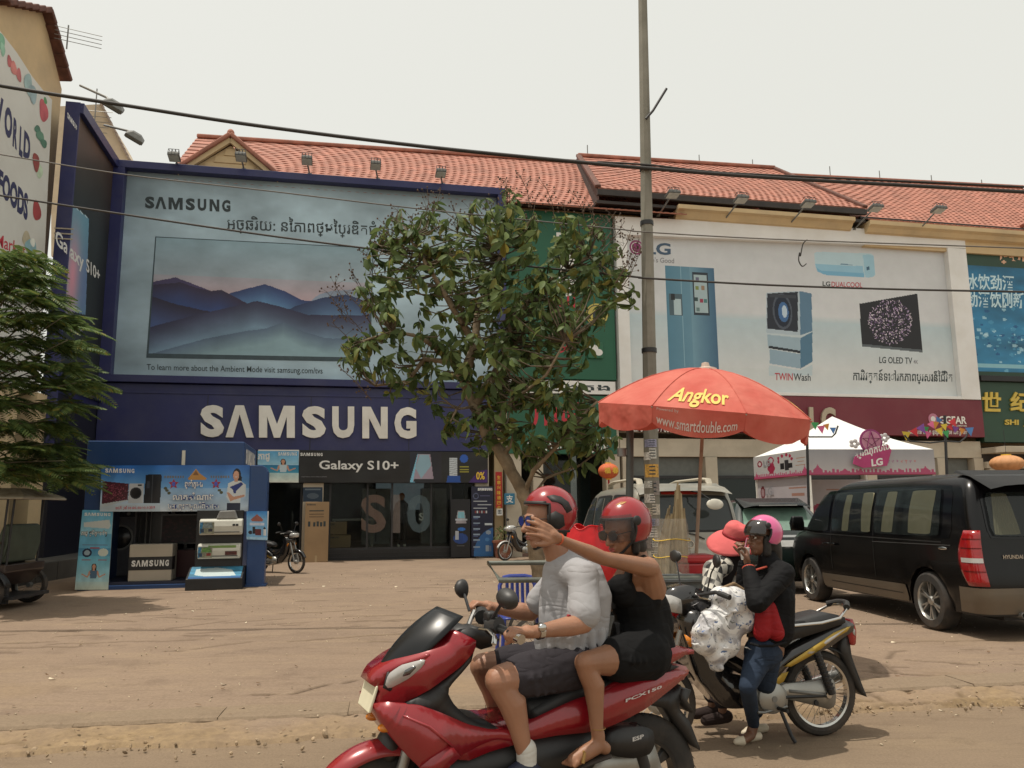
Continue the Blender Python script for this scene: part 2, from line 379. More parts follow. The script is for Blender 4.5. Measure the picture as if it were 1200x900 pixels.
def forecourt():
    def vn(x,y,s,seed=0):
        return np.array([mnoise.noise(Vector((a*s+seed,b*s,seed*.7)))for a,b in zip(x.ravel(),y.ravel())]).reshape(x.shape)
    xs=np.concatenate([np.linspace(-60,-7,12)[:-1],np.arange(-7,8.5,.04),np.linspace(8.5,70,12)])
    vs_=np.concatenate([np.arange(-.06,1.5,.025),np.arange(1.5,12.5,.05),np.linspace(12.5,120,14)])
    X,V=np.meshgrid(xs,vs_);near=(np.abs(X)<9)
    xe=xs;edge=np.array([mnoise.noise(Vector((x*1.3,3.1,0)))*.10+mnoise.noise(Vector((x*5,7.7,0)))*.05+mnoise.noise(Vector((x*17,1.7,0)))*.03 for x in xe])
    fade=np.clip(1-V/.9,0,1);Y=road_edge(np.clip(X,-20,20))+V+edge[None,:]*fade
    Z=np.full(X.shape,.06);wear_shade=np.zeros(X.shape)
    fine=vn(X[:,:],Y[:,:],9)
    rub=np.clip(1-V/.50,0,1)
    Z=Z-.032*rub+fine*.022*np.clip(1-(V-.35)/.3,0,1)*(V<.7)+vn(X,Y,.6)*.012
    Z[V<=-.03]=-.03
    soft=np.clip((vn(X,Y,3,4)-.1)*2,0,1)*rub*(V>0);wear_shade=np.maximum(wear_shade,soft*.45)
    wear_shade=np.maximum(wear_shade,np.clip((vn(X,Y,2.2,9)+.15)*3,0,1)*np.clip(1-np.abs(V-.03)/.07,0,1)*np.clip((X-1.2)/1.5,0,1))
    for pts,w,d in CR:
        p=np.array(pts);bx0,by0=p.min(0)-.1;bx1,by1=p.max(0)+.1
        mk=(X>bx0)&(X<bx1)&(Y>by0)&(Y<by1)
        if not mk.any():continue
        x=X[mk];y=Y[mk];dm=np.full(x.shape,9.)
        for(ax,ay),(bx,by)in zip(pts[:-1],pts[1:]):
            t=np.clip(((x-ax)*(bx-ax)+(y-ay)*(by-ay))/((bx-ax)**2+(by-ay)**2+1e-9),0,1)
            dm=np.minimum(dm,np.hypot(x-ax-(bx-ax)*t,y-ay-(by-ay)*t))
        ww=np.maximum(w,.022+.0035*(y-5));k=np.clip(1.3-dm/ww,0,1)
        Z[mk]-=k*d;wear_shade[mk]=np.maximum(wear_shade[mk],k*(.8 if y.min()<7.5 else.55))
    v=np.stack([X,Y,Z],-1).reshape(-1,3);nu=len(xs);nv=len(vs_)
    idx=np.arange(nu*nv).reshape(nv,nu);f=np.stack([idx[:-1,:-1],idx[:-1,1:],idx[1:,1:],idx[1:,:-1]],-1).reshape(-1,4)
    me=bpy.data.meshes.new('forecourt');me.from_pydata(v.tolist(),[],f.tolist());me.update();me.shade_smooth()
    a=me.attributes.new('wear_shade','FLOAT','POINT');a.data.foreach_set('value',wear_shade.reshape(-1).astype(np.float32));d2=me.attributes.new('dust','FLOAT','POINT');dv=np.clip(1.15-V/.42+vn(X,Y,2.5,3)*.9,0,1)*.5*np.clip(1-V/3,0,1)+np.clip(vn(X,Y,.9,7)*1.6-.25,0,1)*.45*np.clip(1.6-V/2.5,0,1);d2.data.foreach_set('value',np.clip(dv,0,1).reshape(-1).astype(np.float32))
    me.materials.append(fc_m);o=bpy.data.objects.new('forecourt',me);COL.objects.link(o);o['kind']='structure';return o
fore=forecourt()
kerb_m=ground_mat('kerb_concrete',(.225,.17,.118),(.25,.188,.13),(.30,.225,.145),45,.005)
x=-6.0;rs=random.Random(3);kp=None
while x<8.2:
    L_=1.0+rs.uniform(-.12,.12);a=math.atan(.145)
    mb=MB();mb.add([],[]);n=12
    h=.078+rs.uniform(-.006,.006)
    def kf(u,v):
        px_=u*(L_-.018);py_=[0,0,.02,.2,.38,.40,.40][round(v*6)];z=[-.06,h-.02,h,h+.002,h,h-.02,-.06][round(v*6)]
        e=.012*mnoise.noise(Vector((x*3+px_*5,py_*6,1)));return(px_,py_+e*(1 if 0<u<1 else.3),z+e*.5)
    mb.grid(kf,n,7)
    mb.v=[tuple(p)for p in mb.v];mb.f+=[tuple(i*n for i in range(7)),tuple(i*n+n-1 for i in range(6,-1,-1))]
    k=mb.build('kerb_stone',kerb_m,fore,bevel=0)
    k.location=(x,road_edge(x)+.42,rs.uniform(-.004,.003));k.rotation_euler=(rs.uniform(-.01,.01),rs.uniform(-.006,.006),a+rs.uniform(-.008,.008))
    x+=L_*math.cos(a)-.012
def scatter(name,label,cat,m,n,fn,seed,shape='stone'):
    rs=random.Random(seed);mb=MB()
    for i in range(n):
        x,y,s,z=fn(rs)
        if shape=='stone':
            mb.at((x,y,z+s*.2),(rs.uniform(0,3),rs.uniform(0,3),rs.uniform(0,6)),(s,s*rs.uniform(.5,1),s*rs.uniform(.3,.7)))
            mb.ell((0,0,0),(1,1,1),6,4)
        else:
            mb.at((x,y,z+.004),(rs.uniform(-.25,.25),rs.uniform(-.25,.25),rs.uniform(0,6)),(s,s*rs.uniform(.4,.9),s))
            q=rs.uniform(.1,.5);mb.add([(-1,-.2,0),(-.3,-.6,.1),(.8,-.3,q),(1,.2,.1),(.2,.6,0),(-.7,.4,.1),(0,0,.0)],[(0,1,6),(1,2,6),(2,3,6),(3,4,6),(4,5,6),(5,0,6)])
    o=mb.build(name,m,smooth=False,fix=False,kind='stuff');o['label']=label;o['category']=cat
def fverge(rs):
    x=rs.uniform(-5,7);return x,road_edge(x)+rs.gauss(.12,.16),abs(rs.gauss(.004,.008))+.003,.02
scatter('rubble','loose dusty rubble and grit along the broken pavement edge','rubble',mat('rubble_grit',(.3,.22,.14),.9,var=.4,scale=9),1500,fverge,2)
def frd(rs):x=rs.uniform(-6,8);y=rs.uniform(3.2,20);return x,y,rs.uniform(.003,.009)*(1+y*.06),.062 if y>road_edge(x)+.1 else.003
scatter('grit','scattered small pebbles over the road and forecourt','grit',mat('pebble',(.42,.34,.24),.9,var=.4,scale=9),1900,frd,4)
def flt(rs):x=rs.uniform(-7,8);y=rs.uniform(5,22);return x,y,rs.uniform(.012,.03)*(1+y*.04),.065 if y>road_edge(x)+.1 else.003
scatter('litter','small pale scraps of paper and leaf littering the forecourt','litter',mat('pale_litter',(.6,.52,.38),.8,var=.3,scale=9),110,flt,8,'leaf')
scatter('dead_leaves','dry brown leaves lying along the pavement edge','leaves',mat('brown_leaf',(.14,.08,.04),.8,var=.3,scale=9),160,lambda r:(lambda x:(x,road_edge(x)+r.uniform(-.1,4)*r.random(),r.uniform(.012,.03),.07))(r.uniform(-5,7)),9,'leaf')
# ------------------------------------------------------------ tiled roofs
def tile_roof(parent,e0,e1,r0,r1,name='roof_tiles',row=.27,pitch=.26,m=None):
    """e0,e1 eave ends, r0,r1 ridge ends (local x,y,z): rows of barrel tiles as real relief"""
    e0,e1,r0,r1=map(Vector,(e0,e1,r0,r1));mb=MB();sl=((r0+r1)/2-(e0+e1)/2).length
    nr=max(1,round(sl/row));nrm=(e1-e0).cross(r0-e0).normalized()
    if nrm.z<0:nrm=-nrm
    for j in range(nr):
        t0=j/nr;t1=min(1,(j+1.12)/nr);a0=e0.lerp(r0,t0);a1=e1.lerp(r1,t0);b0=e0.lerp(r0,t1);b1=e1.lerp(r1,t1)
        W_=(a1-a0).length;n=max(2,int(W_/pitch)*5);
        vs=[]
        for lvl,(p0,p1,off)in enumerate(((a0,a1,.0),(a0,a1,.028),(b0,b1,.012))):
            for i in range(n+1):
                p=p0.lerp(p1,i/n);ph=((p-e0).length/pitch+(j%2)*.5)%1
                h=off+(.026*abs(math.sin(math.pi*ph))if lvl else 0)+(.012*mnoise.noise(Vector((i//5,j,3))))
                vs.append(tuple(p+nrm*h))
        fs=[(k*(n+1)+i,k*(n+1)+i+1,(k+1)*(n+1)+i+1,(k+1)*(n+1)+i)for k in range(2)for i in range(n)]
        mb.add(vs,fs)
    o=mb.build(name,m or tile_m,parent,smooth=False,kind='stuff',fix=False);return o
def bar(parent,a,b,w,h,m,name='bar',bevel=.01):
    """rectangular bar between two local points; w sideways, h up"""
    a,b=Vector(a),Vector(b);d=(b-a);L_=d.length;d.normalize();up=Vector((0,0,1))
    if abs(d.z)>.95:up=Vector((0,1,0))
    s=d.cross(up).normalized();t=s.cross(d).normalized();mb=MB();vs=[]
    for q in(a,b):
        for x,y in((-1,-1),(1,-1),(1,1),(-1,1)):vs.append(tuple(q+s*x*w/2+t*y*h/2))
    mb.add(vs,[(0,3,2,1),(4,5,6,7),(0,1,5,4),(1,2,6,5),(2,3,7,6),(3,0,4,7)])
    return mb.build(name,m,parent,bevel=bevel,smooth=False)
def boxo(parent,x0,x1,y0,y1,z0,z1,m,name,bevel=0,label=None):
    return MB().box(x0,x1,y0,y1,z0,z1).build(name,m,parent,smooth=False,bevel=bevel,label=label)
b1=FAobj('shop_building','cream building with red tiled roof and a small gable behind the blue shop sign','building')
boxo(b1,-8.5,3.9,.35,9,5.6,12.0,cream,'wall')
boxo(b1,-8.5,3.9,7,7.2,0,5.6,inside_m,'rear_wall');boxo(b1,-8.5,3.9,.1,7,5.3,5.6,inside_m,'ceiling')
boxo(b1,-8.7,-8.5,.35,9,0,12,cream,'side_wall');boxo(b1,3.6,3.9,.2,7,0,5.3,cream,'side_wall')
boxo(b1,-8.5,3.7,.3,7,0,.42,mat('shop_floor',(.12,.11,.1),.35,var=.1),'shop_floor')
tile_roof(b1,(-7.2,-.1,12.15),(9.0,-.1,12.15),(-7.2,5,16.0),(8.7,5,16.25))
tile_roof(b1,(3.9,-.75,11.95),(10.5,-.75,11.95),(3.9,-.1,12.2),(10.5,-.1,12.2),name='pent_tiles',row=.3)
boxo(b1,-7.2,9,.1,.3,11.9,12.12,cream,'eave_board')
bar(b1,(3.9,-.25,12.13),(10.4,-.25,12.13),.12,.14,gutter_m,'gutter')
bar(b1,(-7.2,5,16.08),(8.6,5,16.32),.3,.16,tile_m,'ridge_cap',.05)
MB().add([(-7.2,5.1,16),(8.7,5.1,16.25),(8.7,10,12.1),(-7.2,10,12.1),(-7.2,.2,12.1),(8.7,.2,12.1)],[(0,1,2,3),(0,3,4)]).build('rear_roof',tile_m,b1,smooth=False)
gx,gz=FA.hit(270,158,-.2);lx,lz=FA.hit(207,199,-.2);rx2,rz2=FA.hit(326,206,-.2)
lz=min(lz,rz2);gw=(rx2-lx)/2
MB().prism([(gx-gw+.25,lz-.9),(gx+gw-.25,lz-.9),(gx+gw-.25,lz+.05),(gx,gz-.28),(gx-gw+.25,lz+.05)],-.0,.15).build('gable_wall',cream,b1,smooth=False)
for k in range(9):
    zz=lz-.6+k*.26;hw=max(0,min(gw-.3,(gz-.28-zz-.2)*(gw/(gz-lz))))
    if hw>.1:MB().prism([(gx-hw,zz),(gx+hw,zz),(gx+hw-.05,zz+.22),(gx-hw+.05,zz+.22)],-.035,-.0).build('gable_board',cream,b1,smooth=False)
for sg in(-1,1):
    e=(gx+sg*gw,0,lz);bar(b1,(gx+sg*gw*1.02,-.12,lz-.08),(gx,-.12,gz-.13),.14,.2,cream,'barge_board')
    bar(b1,(gx+sg*gw*1.05,-.14,lz+.02),(gx,-.14,gz+.03),.3,.14,tile_m,'verge_tiles',.04)
    tile_roof(b1,*(((gx-gw*1.05,-.2,lz),(gx-gw*1.05,5.2,lz),(gx,-.2,gz),(gx,5.2,gz))if sg<0 else((gx+gw*1.05,5.2,lz),(gx+gw*1.05,-.2,lz),(gx,5.2,gz),(gx,-.2,gz))),name='gable_tiles')
MB().at((gx,-.15,gz+.08)).ell((0,0,0),(.12,.12,.14),12,8).build('finial',tile_m,b1)
b2=FAobj('shop_building','narrow pale shop building with green signboards behind the leafy tree','building')
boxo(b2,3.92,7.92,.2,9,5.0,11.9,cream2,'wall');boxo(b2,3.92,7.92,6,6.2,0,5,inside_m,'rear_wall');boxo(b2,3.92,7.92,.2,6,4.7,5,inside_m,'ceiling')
for a,b in((3.95,4.45),(4.85,5.2),(7.4,7.9)):boxo(b2,a,b,-.15,.3,0,4.99,cream2,'column',.01)
boxo(b2,4.45,7.4,-.1,5.9,0,.2,mat('step_tile',(.2,.12,.09),.6,var=.2),'step')
boxo(b2,5.25,7.38,1.6,1.65,.2,4.5,glass('shop_glass',clear=.35),'shop_window')
b3=FAobj('shop_building','pale shop building with long red tiled roof behind the white appliance billboard','building')
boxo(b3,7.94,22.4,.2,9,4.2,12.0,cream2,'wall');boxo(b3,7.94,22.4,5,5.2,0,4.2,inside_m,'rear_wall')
boxo(b3,7.94,22.4,-.1,.19,3.35,3.98,cream2,'lintel',.01)
for a,w in((8.0,.35),(11.05,.45),(14.2,.4),(17.4,.4),(20.4,.4),(22.0,.4)):boxo(b3,a,a+w,-.16,.3,0,3.34,cream2,'column',.01)
for a in(8.4,11.55,14.65,17.85,20.85):
    w_=boxo(b3,a,a+(2.6 if a<20 else 1.1),.1,.13,.5,2.6,glass('shop_glass'),'shop_window');boxo(b3,a,a+(2.6 if a<20 else 1.1),.05,.16,2.6,2.7,dark_m,'window_rail')
    boxo(b3,a,a+(2.6 if a<20 else 1.1),.14,.17,2.7,3.33,mat('grey_shutter',(.12,.13,.12),.5,var=.1),'shutter')
tile_roof(b3,(7.25,-.55,12.78),(17.9,-.55,12.78),(8.25,4.9,16.5),(17.45,4.9,16.7));
bar(b3,(7.2,-.6,12.62),(17.9,-.6,12.62),.15,.22,gutter_m,'gutter');bar(b3,(7.2,-.1,12.3),(17.9,-.1,12.3),.9,.12,gutter_m,'soffit')
bar(b3,(8.2,4.9,16.58),(17.5,4.9,16.78),.3,.16,tile_m,'ridge_cap',.05)
for(a,c)in(((7.25,-.58,12.85),(8.25,4.88,16.58)),((17.92,-.58,12.85),(17.48,4.88,16.78))):bar(b3,a,c,.22,.14,tile_d,'hip_tiles',.04)
MB().add([(8.2,5,16.5),(17.45,5,16.7),(17.5,10,12),(7.5,10,12)],[(0,1,2,3)]).build('rear_roof',tile_m,b3,smooth=False)
MB().add([(8.2,4.9,16.5),(7.3,-.5,12.7),(7.3,-.5,12.2),(7.5,9,12)],[(0,1,2,3)]).build('roof_side',gutter_m,b3,smooth=False)
cx0=FA.hit(795,243,-.7)[0];cx1=FA.hit(1002,262,-.7)[0]
MB().prism([(-.75,12.35),(-.75,12.2),(-.6,12.15),(-.45,11.95),(-.3,11.9),(-.3,11.5),(.2,11.5),(.2,12.35)],cx0,cx1,'yz').build('cornice',cream,b3,smooth=False)
b4=FAobj('shop_building','cream shop building with red tiled roof at the right edge, above the dark green sign','building')
boxo(b4,22.42,33,.2,9,4.2,12.0,cream,'wall');boxo(b4,22.42,33,5,5.2,0,4.2,inside_m,'rear_wall')
boxo(b4,22.42,33,-1.2,.19,3.5,3.72,cream2,'canopy_beam',.01);boxo(b4,22.42,33,-.3,.19,2.95,3.2,cream2,'lintel',.01);boxo(b4,22.42,33,-.05,.18,3.2,3.5,gutter_m,'vent_grille')
for a in(22.5,25.6,28.6):boxo(b4,a,a+.45,-.35,.3,0,2.94,cream2,'column',.01)
for a in(23.0,26.1):boxo(b4,a,a+2.5,.1,.13,0,2.9,glass('shop_glass'),'shop_window')
tile_roof(b4,(17.6,-.1,12.62),(33,-.1,12.62),(17.2,5.0,16.42),(30.9,5.0,16.85))
tile_roof(b4,(17.9,-.7,12.3),(33,-.7,12.3),(17.9,-.1,12.52),(33,-.1,12.52),name='pent_tiles',row=.3)
bar(b4,(17.9,-.18,12.53),(33,-.18,12.53),.15,.16,gutter_m,'gutter')
bar(b4,(17.4,5,16.5),(30.9,5,16.93),.3,.16,tile_m,'ridge_cap',.05)
MB().add([(17.4,5.1,16.4),(30.9,5.1,16.85),(33,10,12),(17.4,10,12)],[(0,1,2,3)]).build('rear_roof',tile_m,b4,smooth=False)
MB().prism([(-.75,12.28),(-.75,12.12),(-.6,12.05),(-.5,11.9),(-.3,11.85),(-.3,11.4),(.2,11.4),(.2,12.28)],17.95,33,'yz').build('cornice',cream,b4,smooth=False)
for i,(a,b)in enumerate((((25.4,-.1,12.75),(28.2,-.6,15.0)),((25.6,-.25,12.6),(28.4,-.75,14.85)))):bar(b4,a,b,.25,.16,tile_m if i==0 else cream,'barge_board',.03)
MB().prism([(25.8,12.5),(30,12.5),(30,15),(28.4,14.8)],-.5,-.35).build('gable_wall',cream,b4,smooth=False)
for bl,xs_ in((b3,(8.7,11.3,13.9,16.5)),(b4,(20.4,23,25.8,28.6))):
    for xq in xs_:MB().tube([(xq,5,16.5),(xq,5,17.15)],.022,6).build('lightning_rod',steel,bl)
bl=thing('gable_building','cream gabled building rising above the white supermarket board','building',WF.o,WF.a)
P=[WF.hit(*q,.6)for q in((-60,-60),(0,3),(50,13),(73,97))]
poly=[(P[0][0]-9,0),(P[3][0]-.05,0),(P[3][0],P[3][1]-.2),P[2],P[1],P[0],(P[0][0]-9,P[0][1])]
MB().prism(poly,.6,9).build('wall',cream,bl,smooth=False)
for a,c in((P[3],P[2]),(P[2],P[1]),(P[1],P[0])):
    n=max(2,int(math.hypot(a[0]-c[0],a[1]-c[1])/.32))
    for i in range(n):
        t0,t1=i/n,(i+1.15)/n;q0=(a[0]+(c[0]-a[0])*t0,.5,a[1]+(c[1]-a[1])*t0+.06);q1=(a[0]+(c[0]-a[0])*t1,.5,a[1]+(c[1]-a[1])*t1-.0)
        bar(bl,q0,q1,.35,.14,tile_d,'verge_tile',.03)
fb=thing('gable_building','far pale gable wall between the blue wing and the big blue billboard','building',atY(140,200,38).xy.to_3d(),FANG)
FB=Frame(fb.location,FANG);Q=[FB.hit(*q)for q in((60,300),(60,125),(118,122),(156,197),(200,300))]
MB().prism(Q,0,6).build('wall',mat('faded_plaster',(.6,.5,.36),.85,var=.08,scale=1,dirt=(.35,.3,.24),dirt_amt=.5),fb,smooth=False)
n=12
for i in range(n):
    t0,t1=i/n,(i+1.1)/n;a,c=Q[2],Q[3]
    bar(fb,(a[0]+(c[0]-a[0])*t0,-.1,a[1]+(c[1]-a[1])*t0+.05),(a[0]+(c[0]-a[0])*t1,-.1,a[1]+(c[1]-a[1])*t1+.1),.3,.1,mat('grey_tile',(.3,.24,.2),.8),'verge_tile',.02)
an=thing('antenna','thin rooftop aerial beside the top of the blue wing','antenna',FB.w(Q[2][0]-.1,-.4,0),FANG)
mb=MB();z0=Q[2][1];mb.tube([(0,0,z0-5),(0,0,z0+.6)],.03,6)
for k in range(5):mb.tube([(-.7+.05*k,0,z0-.6-k*.28),(.75-.05*k,.2,z0-.5-k*.28)],.018,5)
mb.build('aerial_rods',steel,an)
an=thing('antenna','comb shaped aerial sticking out of the cream gable top at upper left','antenna',WF.w(P[2][0],0,0),WF.a)
mb=MB()
for k in range(4):mb.tube([(.1,.3,P[2][1]-.35-k*.12),(.55,-.75,P[2][1]-.35-k*.12)],.009,5)
mb.tube([(.3,.05,P[2][1]-.2),(.3,.05,P[2][1]-.9)],.02,5);mb.build('aerial_rods',steel,an)
# ============================================================ signs and billboards
def pq(fr,pts,y=0.0):return[fr.hit(px,py,y)for px,py in pts]
def q_tlbr(fr,tl,tr,br,bl,y=0.0):return pq(fr,(bl,br,tr,tl),y)
def FAthing(name,label,cat,group=None):return thing(name,label,cat,FA.o,FA.a,group)
MPOLY=[(0,0),(0,1),(.31,1),(.5,.42),(.69,1),(1,1),(1,0),(.775,0),(.775,.66),(.585,0),(.415,0),(.225,.66),(.225,0)]
NPOLY=[(0,0),(0,1),(.33,1),(.73,.36),(.73,1),(1,1),(1,0),(.67,0),(.27,.64),(.27,0)]
LPOLY=[(0,0),(.26,0),(.5,.72),(.74,0),(1,0),(.65,1),(.35,1)]
def qmap(quad,s,r):
    a,b,c,e=[Vector(q)for q in quad];return(a*(1-s)+b*s)*(1-r)+(e*(1-s)+c*s)*r
def logo(quad,m,parent,y):
    """the wide SAMSUNG wordmark as one flat print"""
    mb=MB()
    for ch,s0,s1 in(('S',0,.108),('Λ',.116,.246),('M',.271,.436),('S',.471,.58),('U',.612,.713),('N',.752,.868),('G',.9,1)):
        if ch in 'ΛMN':
            P_={'Λ':LPOLY,'M':MPOLY,'N':NPOLY}[ch];q=[qmap(quad,s0+(s1-s0)*a,b)for a,b in P_];mb.add([(p.x,y,p.y)for p in q],[tuple(range(len(q)))])
        else:
            v,f=text_mesh(ch,.05,0);xs=[p[0]for p in v];ys=[p[1]for p in v];x0,x1,y0,y1=min(xs),max(xs),min(ys),max(ys)
            q=[qmap(quad,s0+(s1-s0)*(p[0]-x0)/(x1-x0),(p[1]-y0)/(y1-y0))for p in v];mb.add([(p.x,y,p.y)for p in q],f)
    return mb.build('lettering',m,parent,smooth=False,fix=False)
def letter_poly(ch,quad,y,d,m,parent):
    if ch in 'ΛMN':
        q=[qmap(quad,a,b)for a,b in{'Λ':LPOLY,'M':MPOLY,'N':NPOLY}[ch]]
        return MB().prism([(p.x,p.y)for p in q],y-d,y).build('letter',m,parent,smooth=False)
    v,f=text_mesh(ch,.052,.5)
    xs=[p[0]for p in v];ys=[p[1]for p in v];x0,x1,y0,y1=min(xs),max(xs),min(ys),max(ys);a,b,c,e=[Vector(q)for q in quad];out=[]
    for p in v:
        s=(p[0]-x0)/(x1-x0);r=(p[1]-y0)/(y1-y0);q=(a*(1-s)+b*s)*(1-r)+(e*(1-s)+c*s)*r;out.append((q.x,y-(p[2]+.5)*d,q.y))
    return MB().add(out,f).build('letter',m,parent,smooth=False)
# ---- big blue billboard with the television picture
t=FAthing('billboard','large blue framed billboard with a mountain landscape on a television screen','billboard')
S0,S1,Z0,Z1=-8.62,3.93,5.52,12.58
boxo(t,S0,S1,-.12,.3,Z0,Z1,blue_p,'backing')
boxo(t,S0,S1,-.45,-.12,Z1-.24,Z1,blue_p,'frame_rail',.01);boxo(t,S0,S1,-.45,-.12,Z0,Z0+.22,blue_p,'frame_rail',.01)
boxo(t,S0,S0+.34,-.449,-.12,Z0+.22,Z1-.24,blue_p,'frame_post',.01);boxo(t,S1-.26,S1,-.449,-.12,Z0+.22,Z1-.24,blue_p,'frame_post',.01)
P=Print(300,170,(.68,.775,.825));P.noise(.26,9,3)
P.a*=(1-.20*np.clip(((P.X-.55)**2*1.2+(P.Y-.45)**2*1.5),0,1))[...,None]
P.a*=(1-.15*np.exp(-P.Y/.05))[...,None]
qq=rect4(S0+.34,S1-.26,Z0+.22,Z1-.24);P.build('poster',qq,t,-.125)
tv=q_tlbr(FA,(183,278),(437,291),(431,419),(174,414),-.15)
mb=MB();qs=[(x,z)for x,z in tv];mb.prism([(qs[0][0]-.06,qs[0][1]-.14),(qs[1][0]+.08,qs[1][1]-.14),(qs[2][0]+.03,qs[2][1]+.03),(qs[3][0]-.03,qs[3][1]+.03)],-.132,-.128)
mb.build('screen_edge',mat('screen_edge_print',(.045,.075,.09),.5),t,smooth=False)
P=Print(330,180,(0,0,0));P.vgrad(0,0,1,.32,(.56,.67,.72),(.62,.68,.72));P.vgrad(0,.32,1,.62,(.66,.66,.70),(.76,.62,.64));P.rect(0,.62,1,1,(.3,.4,.5))
P.vgrad(0,.62,1,1,(.3,.42,.55),(.5,.62,.68))
def ridge(P,pts,c0,c1,depth,seed=0):
    rs=np.random.RandomState(seed);xs=(np.arange(P.w)+.5)/P.w;ys=np.interp(xs,[p[0]for p in pts],[p[1]for p in pts])+np.convolve(rs.randn(P.w)*.002,np.ones(4)/4,'same')
    k=P.Y-ys[None,:];t=np.clip(k/depth,0,1)[...,None];c=np.asarray(c0)*(1-t)+np.asarray(c1)*t;mk=k>0;P.a[mk]=c[mk]
Z=lambda pts:[((x-135)/630,(y-252)/345)for x,y in pts]
ridge(P,Z([(135,520),(560,450),(610,405),(650,392),(765,380)]),(.55,.6,.68),(.55,.65,.72),.2)
ridge(P,Z([(135,386),(195,370),(230,382),(300,408),(345,520),(765,560)]),(.28,.24,.38),(.25,.3,.48),.25,1)
ridge(P,Z([(135,500),(300,440),(355,410),(400,395),(450,380),(510,400),(560,425),(640,430),(765,450)]),(.18,.24,.42),(.42,.62,.78),.2,2)
ridge(P,Z([(135,480),(500,470),(540,445),(620,415),(690,402),(765,425)]),(.17,.22,.36),(.38,.52,.66),.2,7)
ridge(P,Z([(135,395),(210,385),(260,400),(300,407),(325,402),(400,440),(470,560)]),(.20,.16,.26),(.2,.3,.52),.2,3)
ridge(P,Z([(135,430),(200,450),(300,470),(380,500),(600,560)]),(.17,.15,.24),(.28,.36,.55),.22,4)
ridge(P,Z([(135,520),(260,480),(350,455),(430,432),(500,448),(580,470),(765,465)]),(.2,.2,.31),(.46,.57,.66),.22,5)
ridge(P,Z([(135,600),(290,550),(400,525),(460,515),(510,495),(570,522),(640,540),(765,540)]),(.36,.44,.53),(.56,.68,.72),.14,6)
P.noise(.12,10,5);P.build('screen_picture',tv,t,-.136)
logo(q_tlbr(FA,(170,230),(270,234.5),(270,248.5),(170,244),-.13),ink_k,t,-.132)
text('អច្ឆរិយ: នៃភាពថ្មៃប្រឌិតផំនាន់',q_tlbr(FA,(266,251),(466,260),(466,281),(266,273),-.13),ink_k,t,-.132,bold=.008)
text('To learn more about the Ambient Mode visit samsung.com/tvs',q_tlbr(FA,(172,426.5),(378,431),(378,440),(172,435.5),-.13),ink_k,t,-.132,bold=.004)
t=FAthing('shop_sign','blue fascia with large white raised letters under the big mountain billboard','sign')
boxo(t,S0,3.62,-.28,.34,3.48,5.5,blue_p,'fascia_panel',.01);boxo(t,S0,3.62,-.31,-.28,5.2,5.26,blue_p,'panel_joint')
for a in(-5.5,-2.4,.7):boxo(t,a,a+.02,-.284,-.28,3.5,5.18,black_m,'panel_seam')
for ch,a,b in(('S',268,338),('Λ',343,427),('M',443,550),('S',572,643),('U',662,728),('N',752,828),('G',848,914)):
    px=lambda z:130+z/2.553;yt=lambda z:474.5+(z-268)*.0042;yb=lambda z:512.2+(z-268)*.0030
    letter_poly(ch,q_tlbr(FA,(px(a),yt(a)),(px(b),yt(b)),(px(b),yb(b)),(px(a),yb(a)),-.36),-.285,.09,letter_w,t)
# ---- floodlights
def floodlight(fr,base,tip,label,group,head=.34,glass_c=(.5,.5,.45),flat=False):
    t=thing('floodlight',label,'floodlight',fr.w(*base),fr.a,group);d=Vector(tip)-Vector(base)
    mb=MB();mb.tube([(0,0,0),tuple(d*.9),tuple(d)],.028,8);mb.box(-.07,.07,-.07,.07,-.02,.05);mb.build('arm',steel,t)
    mb=MB().at(tuple(d+Vector((0,-.12,.02))),(R(-28 if not flat else-12),0,0));w=head*.85
    mb.loft([[(-w,-.2,-.07),(w,-.2,-.07),(w,.2,-.07),(-w,.2,-.07)],[(-w,-.2,.02),(w,-.2,.02),(w,.2,.02),(-w,.2,.02)],[(-w*.6,-.1,.12),(w*.6,-.1,.12),(w*.6,.12,.12),(-w*.6,.12,.12)]])
    mb.build('lamp_housing',mat('lamp_housing',(.10,.10,.09),.5,.3,var=.2),t,smooth=False,bevel=.01)
    mb=MB().at(tuple(d+Vector((0,-.12,.02))),(R(-28 if not flat else-12),0,0));mb.box(-w*.9,w*.9,-.17,.17,-.085,-.072);mb.build('lamp_glass',mat('lamp_glass',glass_c,.15),t,smooth=False)
    mb=MB().at(tuple(d+Vector((0,-.12,.02))),(R(-28 if not flat else-12),0,0))
    for a in(-.9,-.3,.3,.9):mb.tube([(w*a,-.22,-.1),(w*a,-.16,.16),(w*a*.8,.1,.17)],.01,5)
    mb.tube([(-w*.9,-.16,.16),(w*.9,-.16,.16)],.01,5);mb.build('wire_guard',dark_m,t);return t
for i,(px,py,nm)in enumerate(((208,186,'first floodlight from the left on the blue billboard top, against pale sky'),(286,186,'floodlight on the blue billboard top in front of the little gable'),(363,190,'floodlight on the blue billboard top just right of the gable'),(443,196,'fourth floodlight from the left on the blue billboard top, against red tiles'),(519,205,'last floodlight on the right end of the blue billboard top, above the tree'))):
    bx_,bz=FA.hit(px,py+14,-.35);tx,tz=FA.hit(px-3,py,-.7);floodlight(FA,(bx_,-.33,Z1),(tx,-.7,tz),nm,'floodlights along the blue billboard top',.2,flat=True)
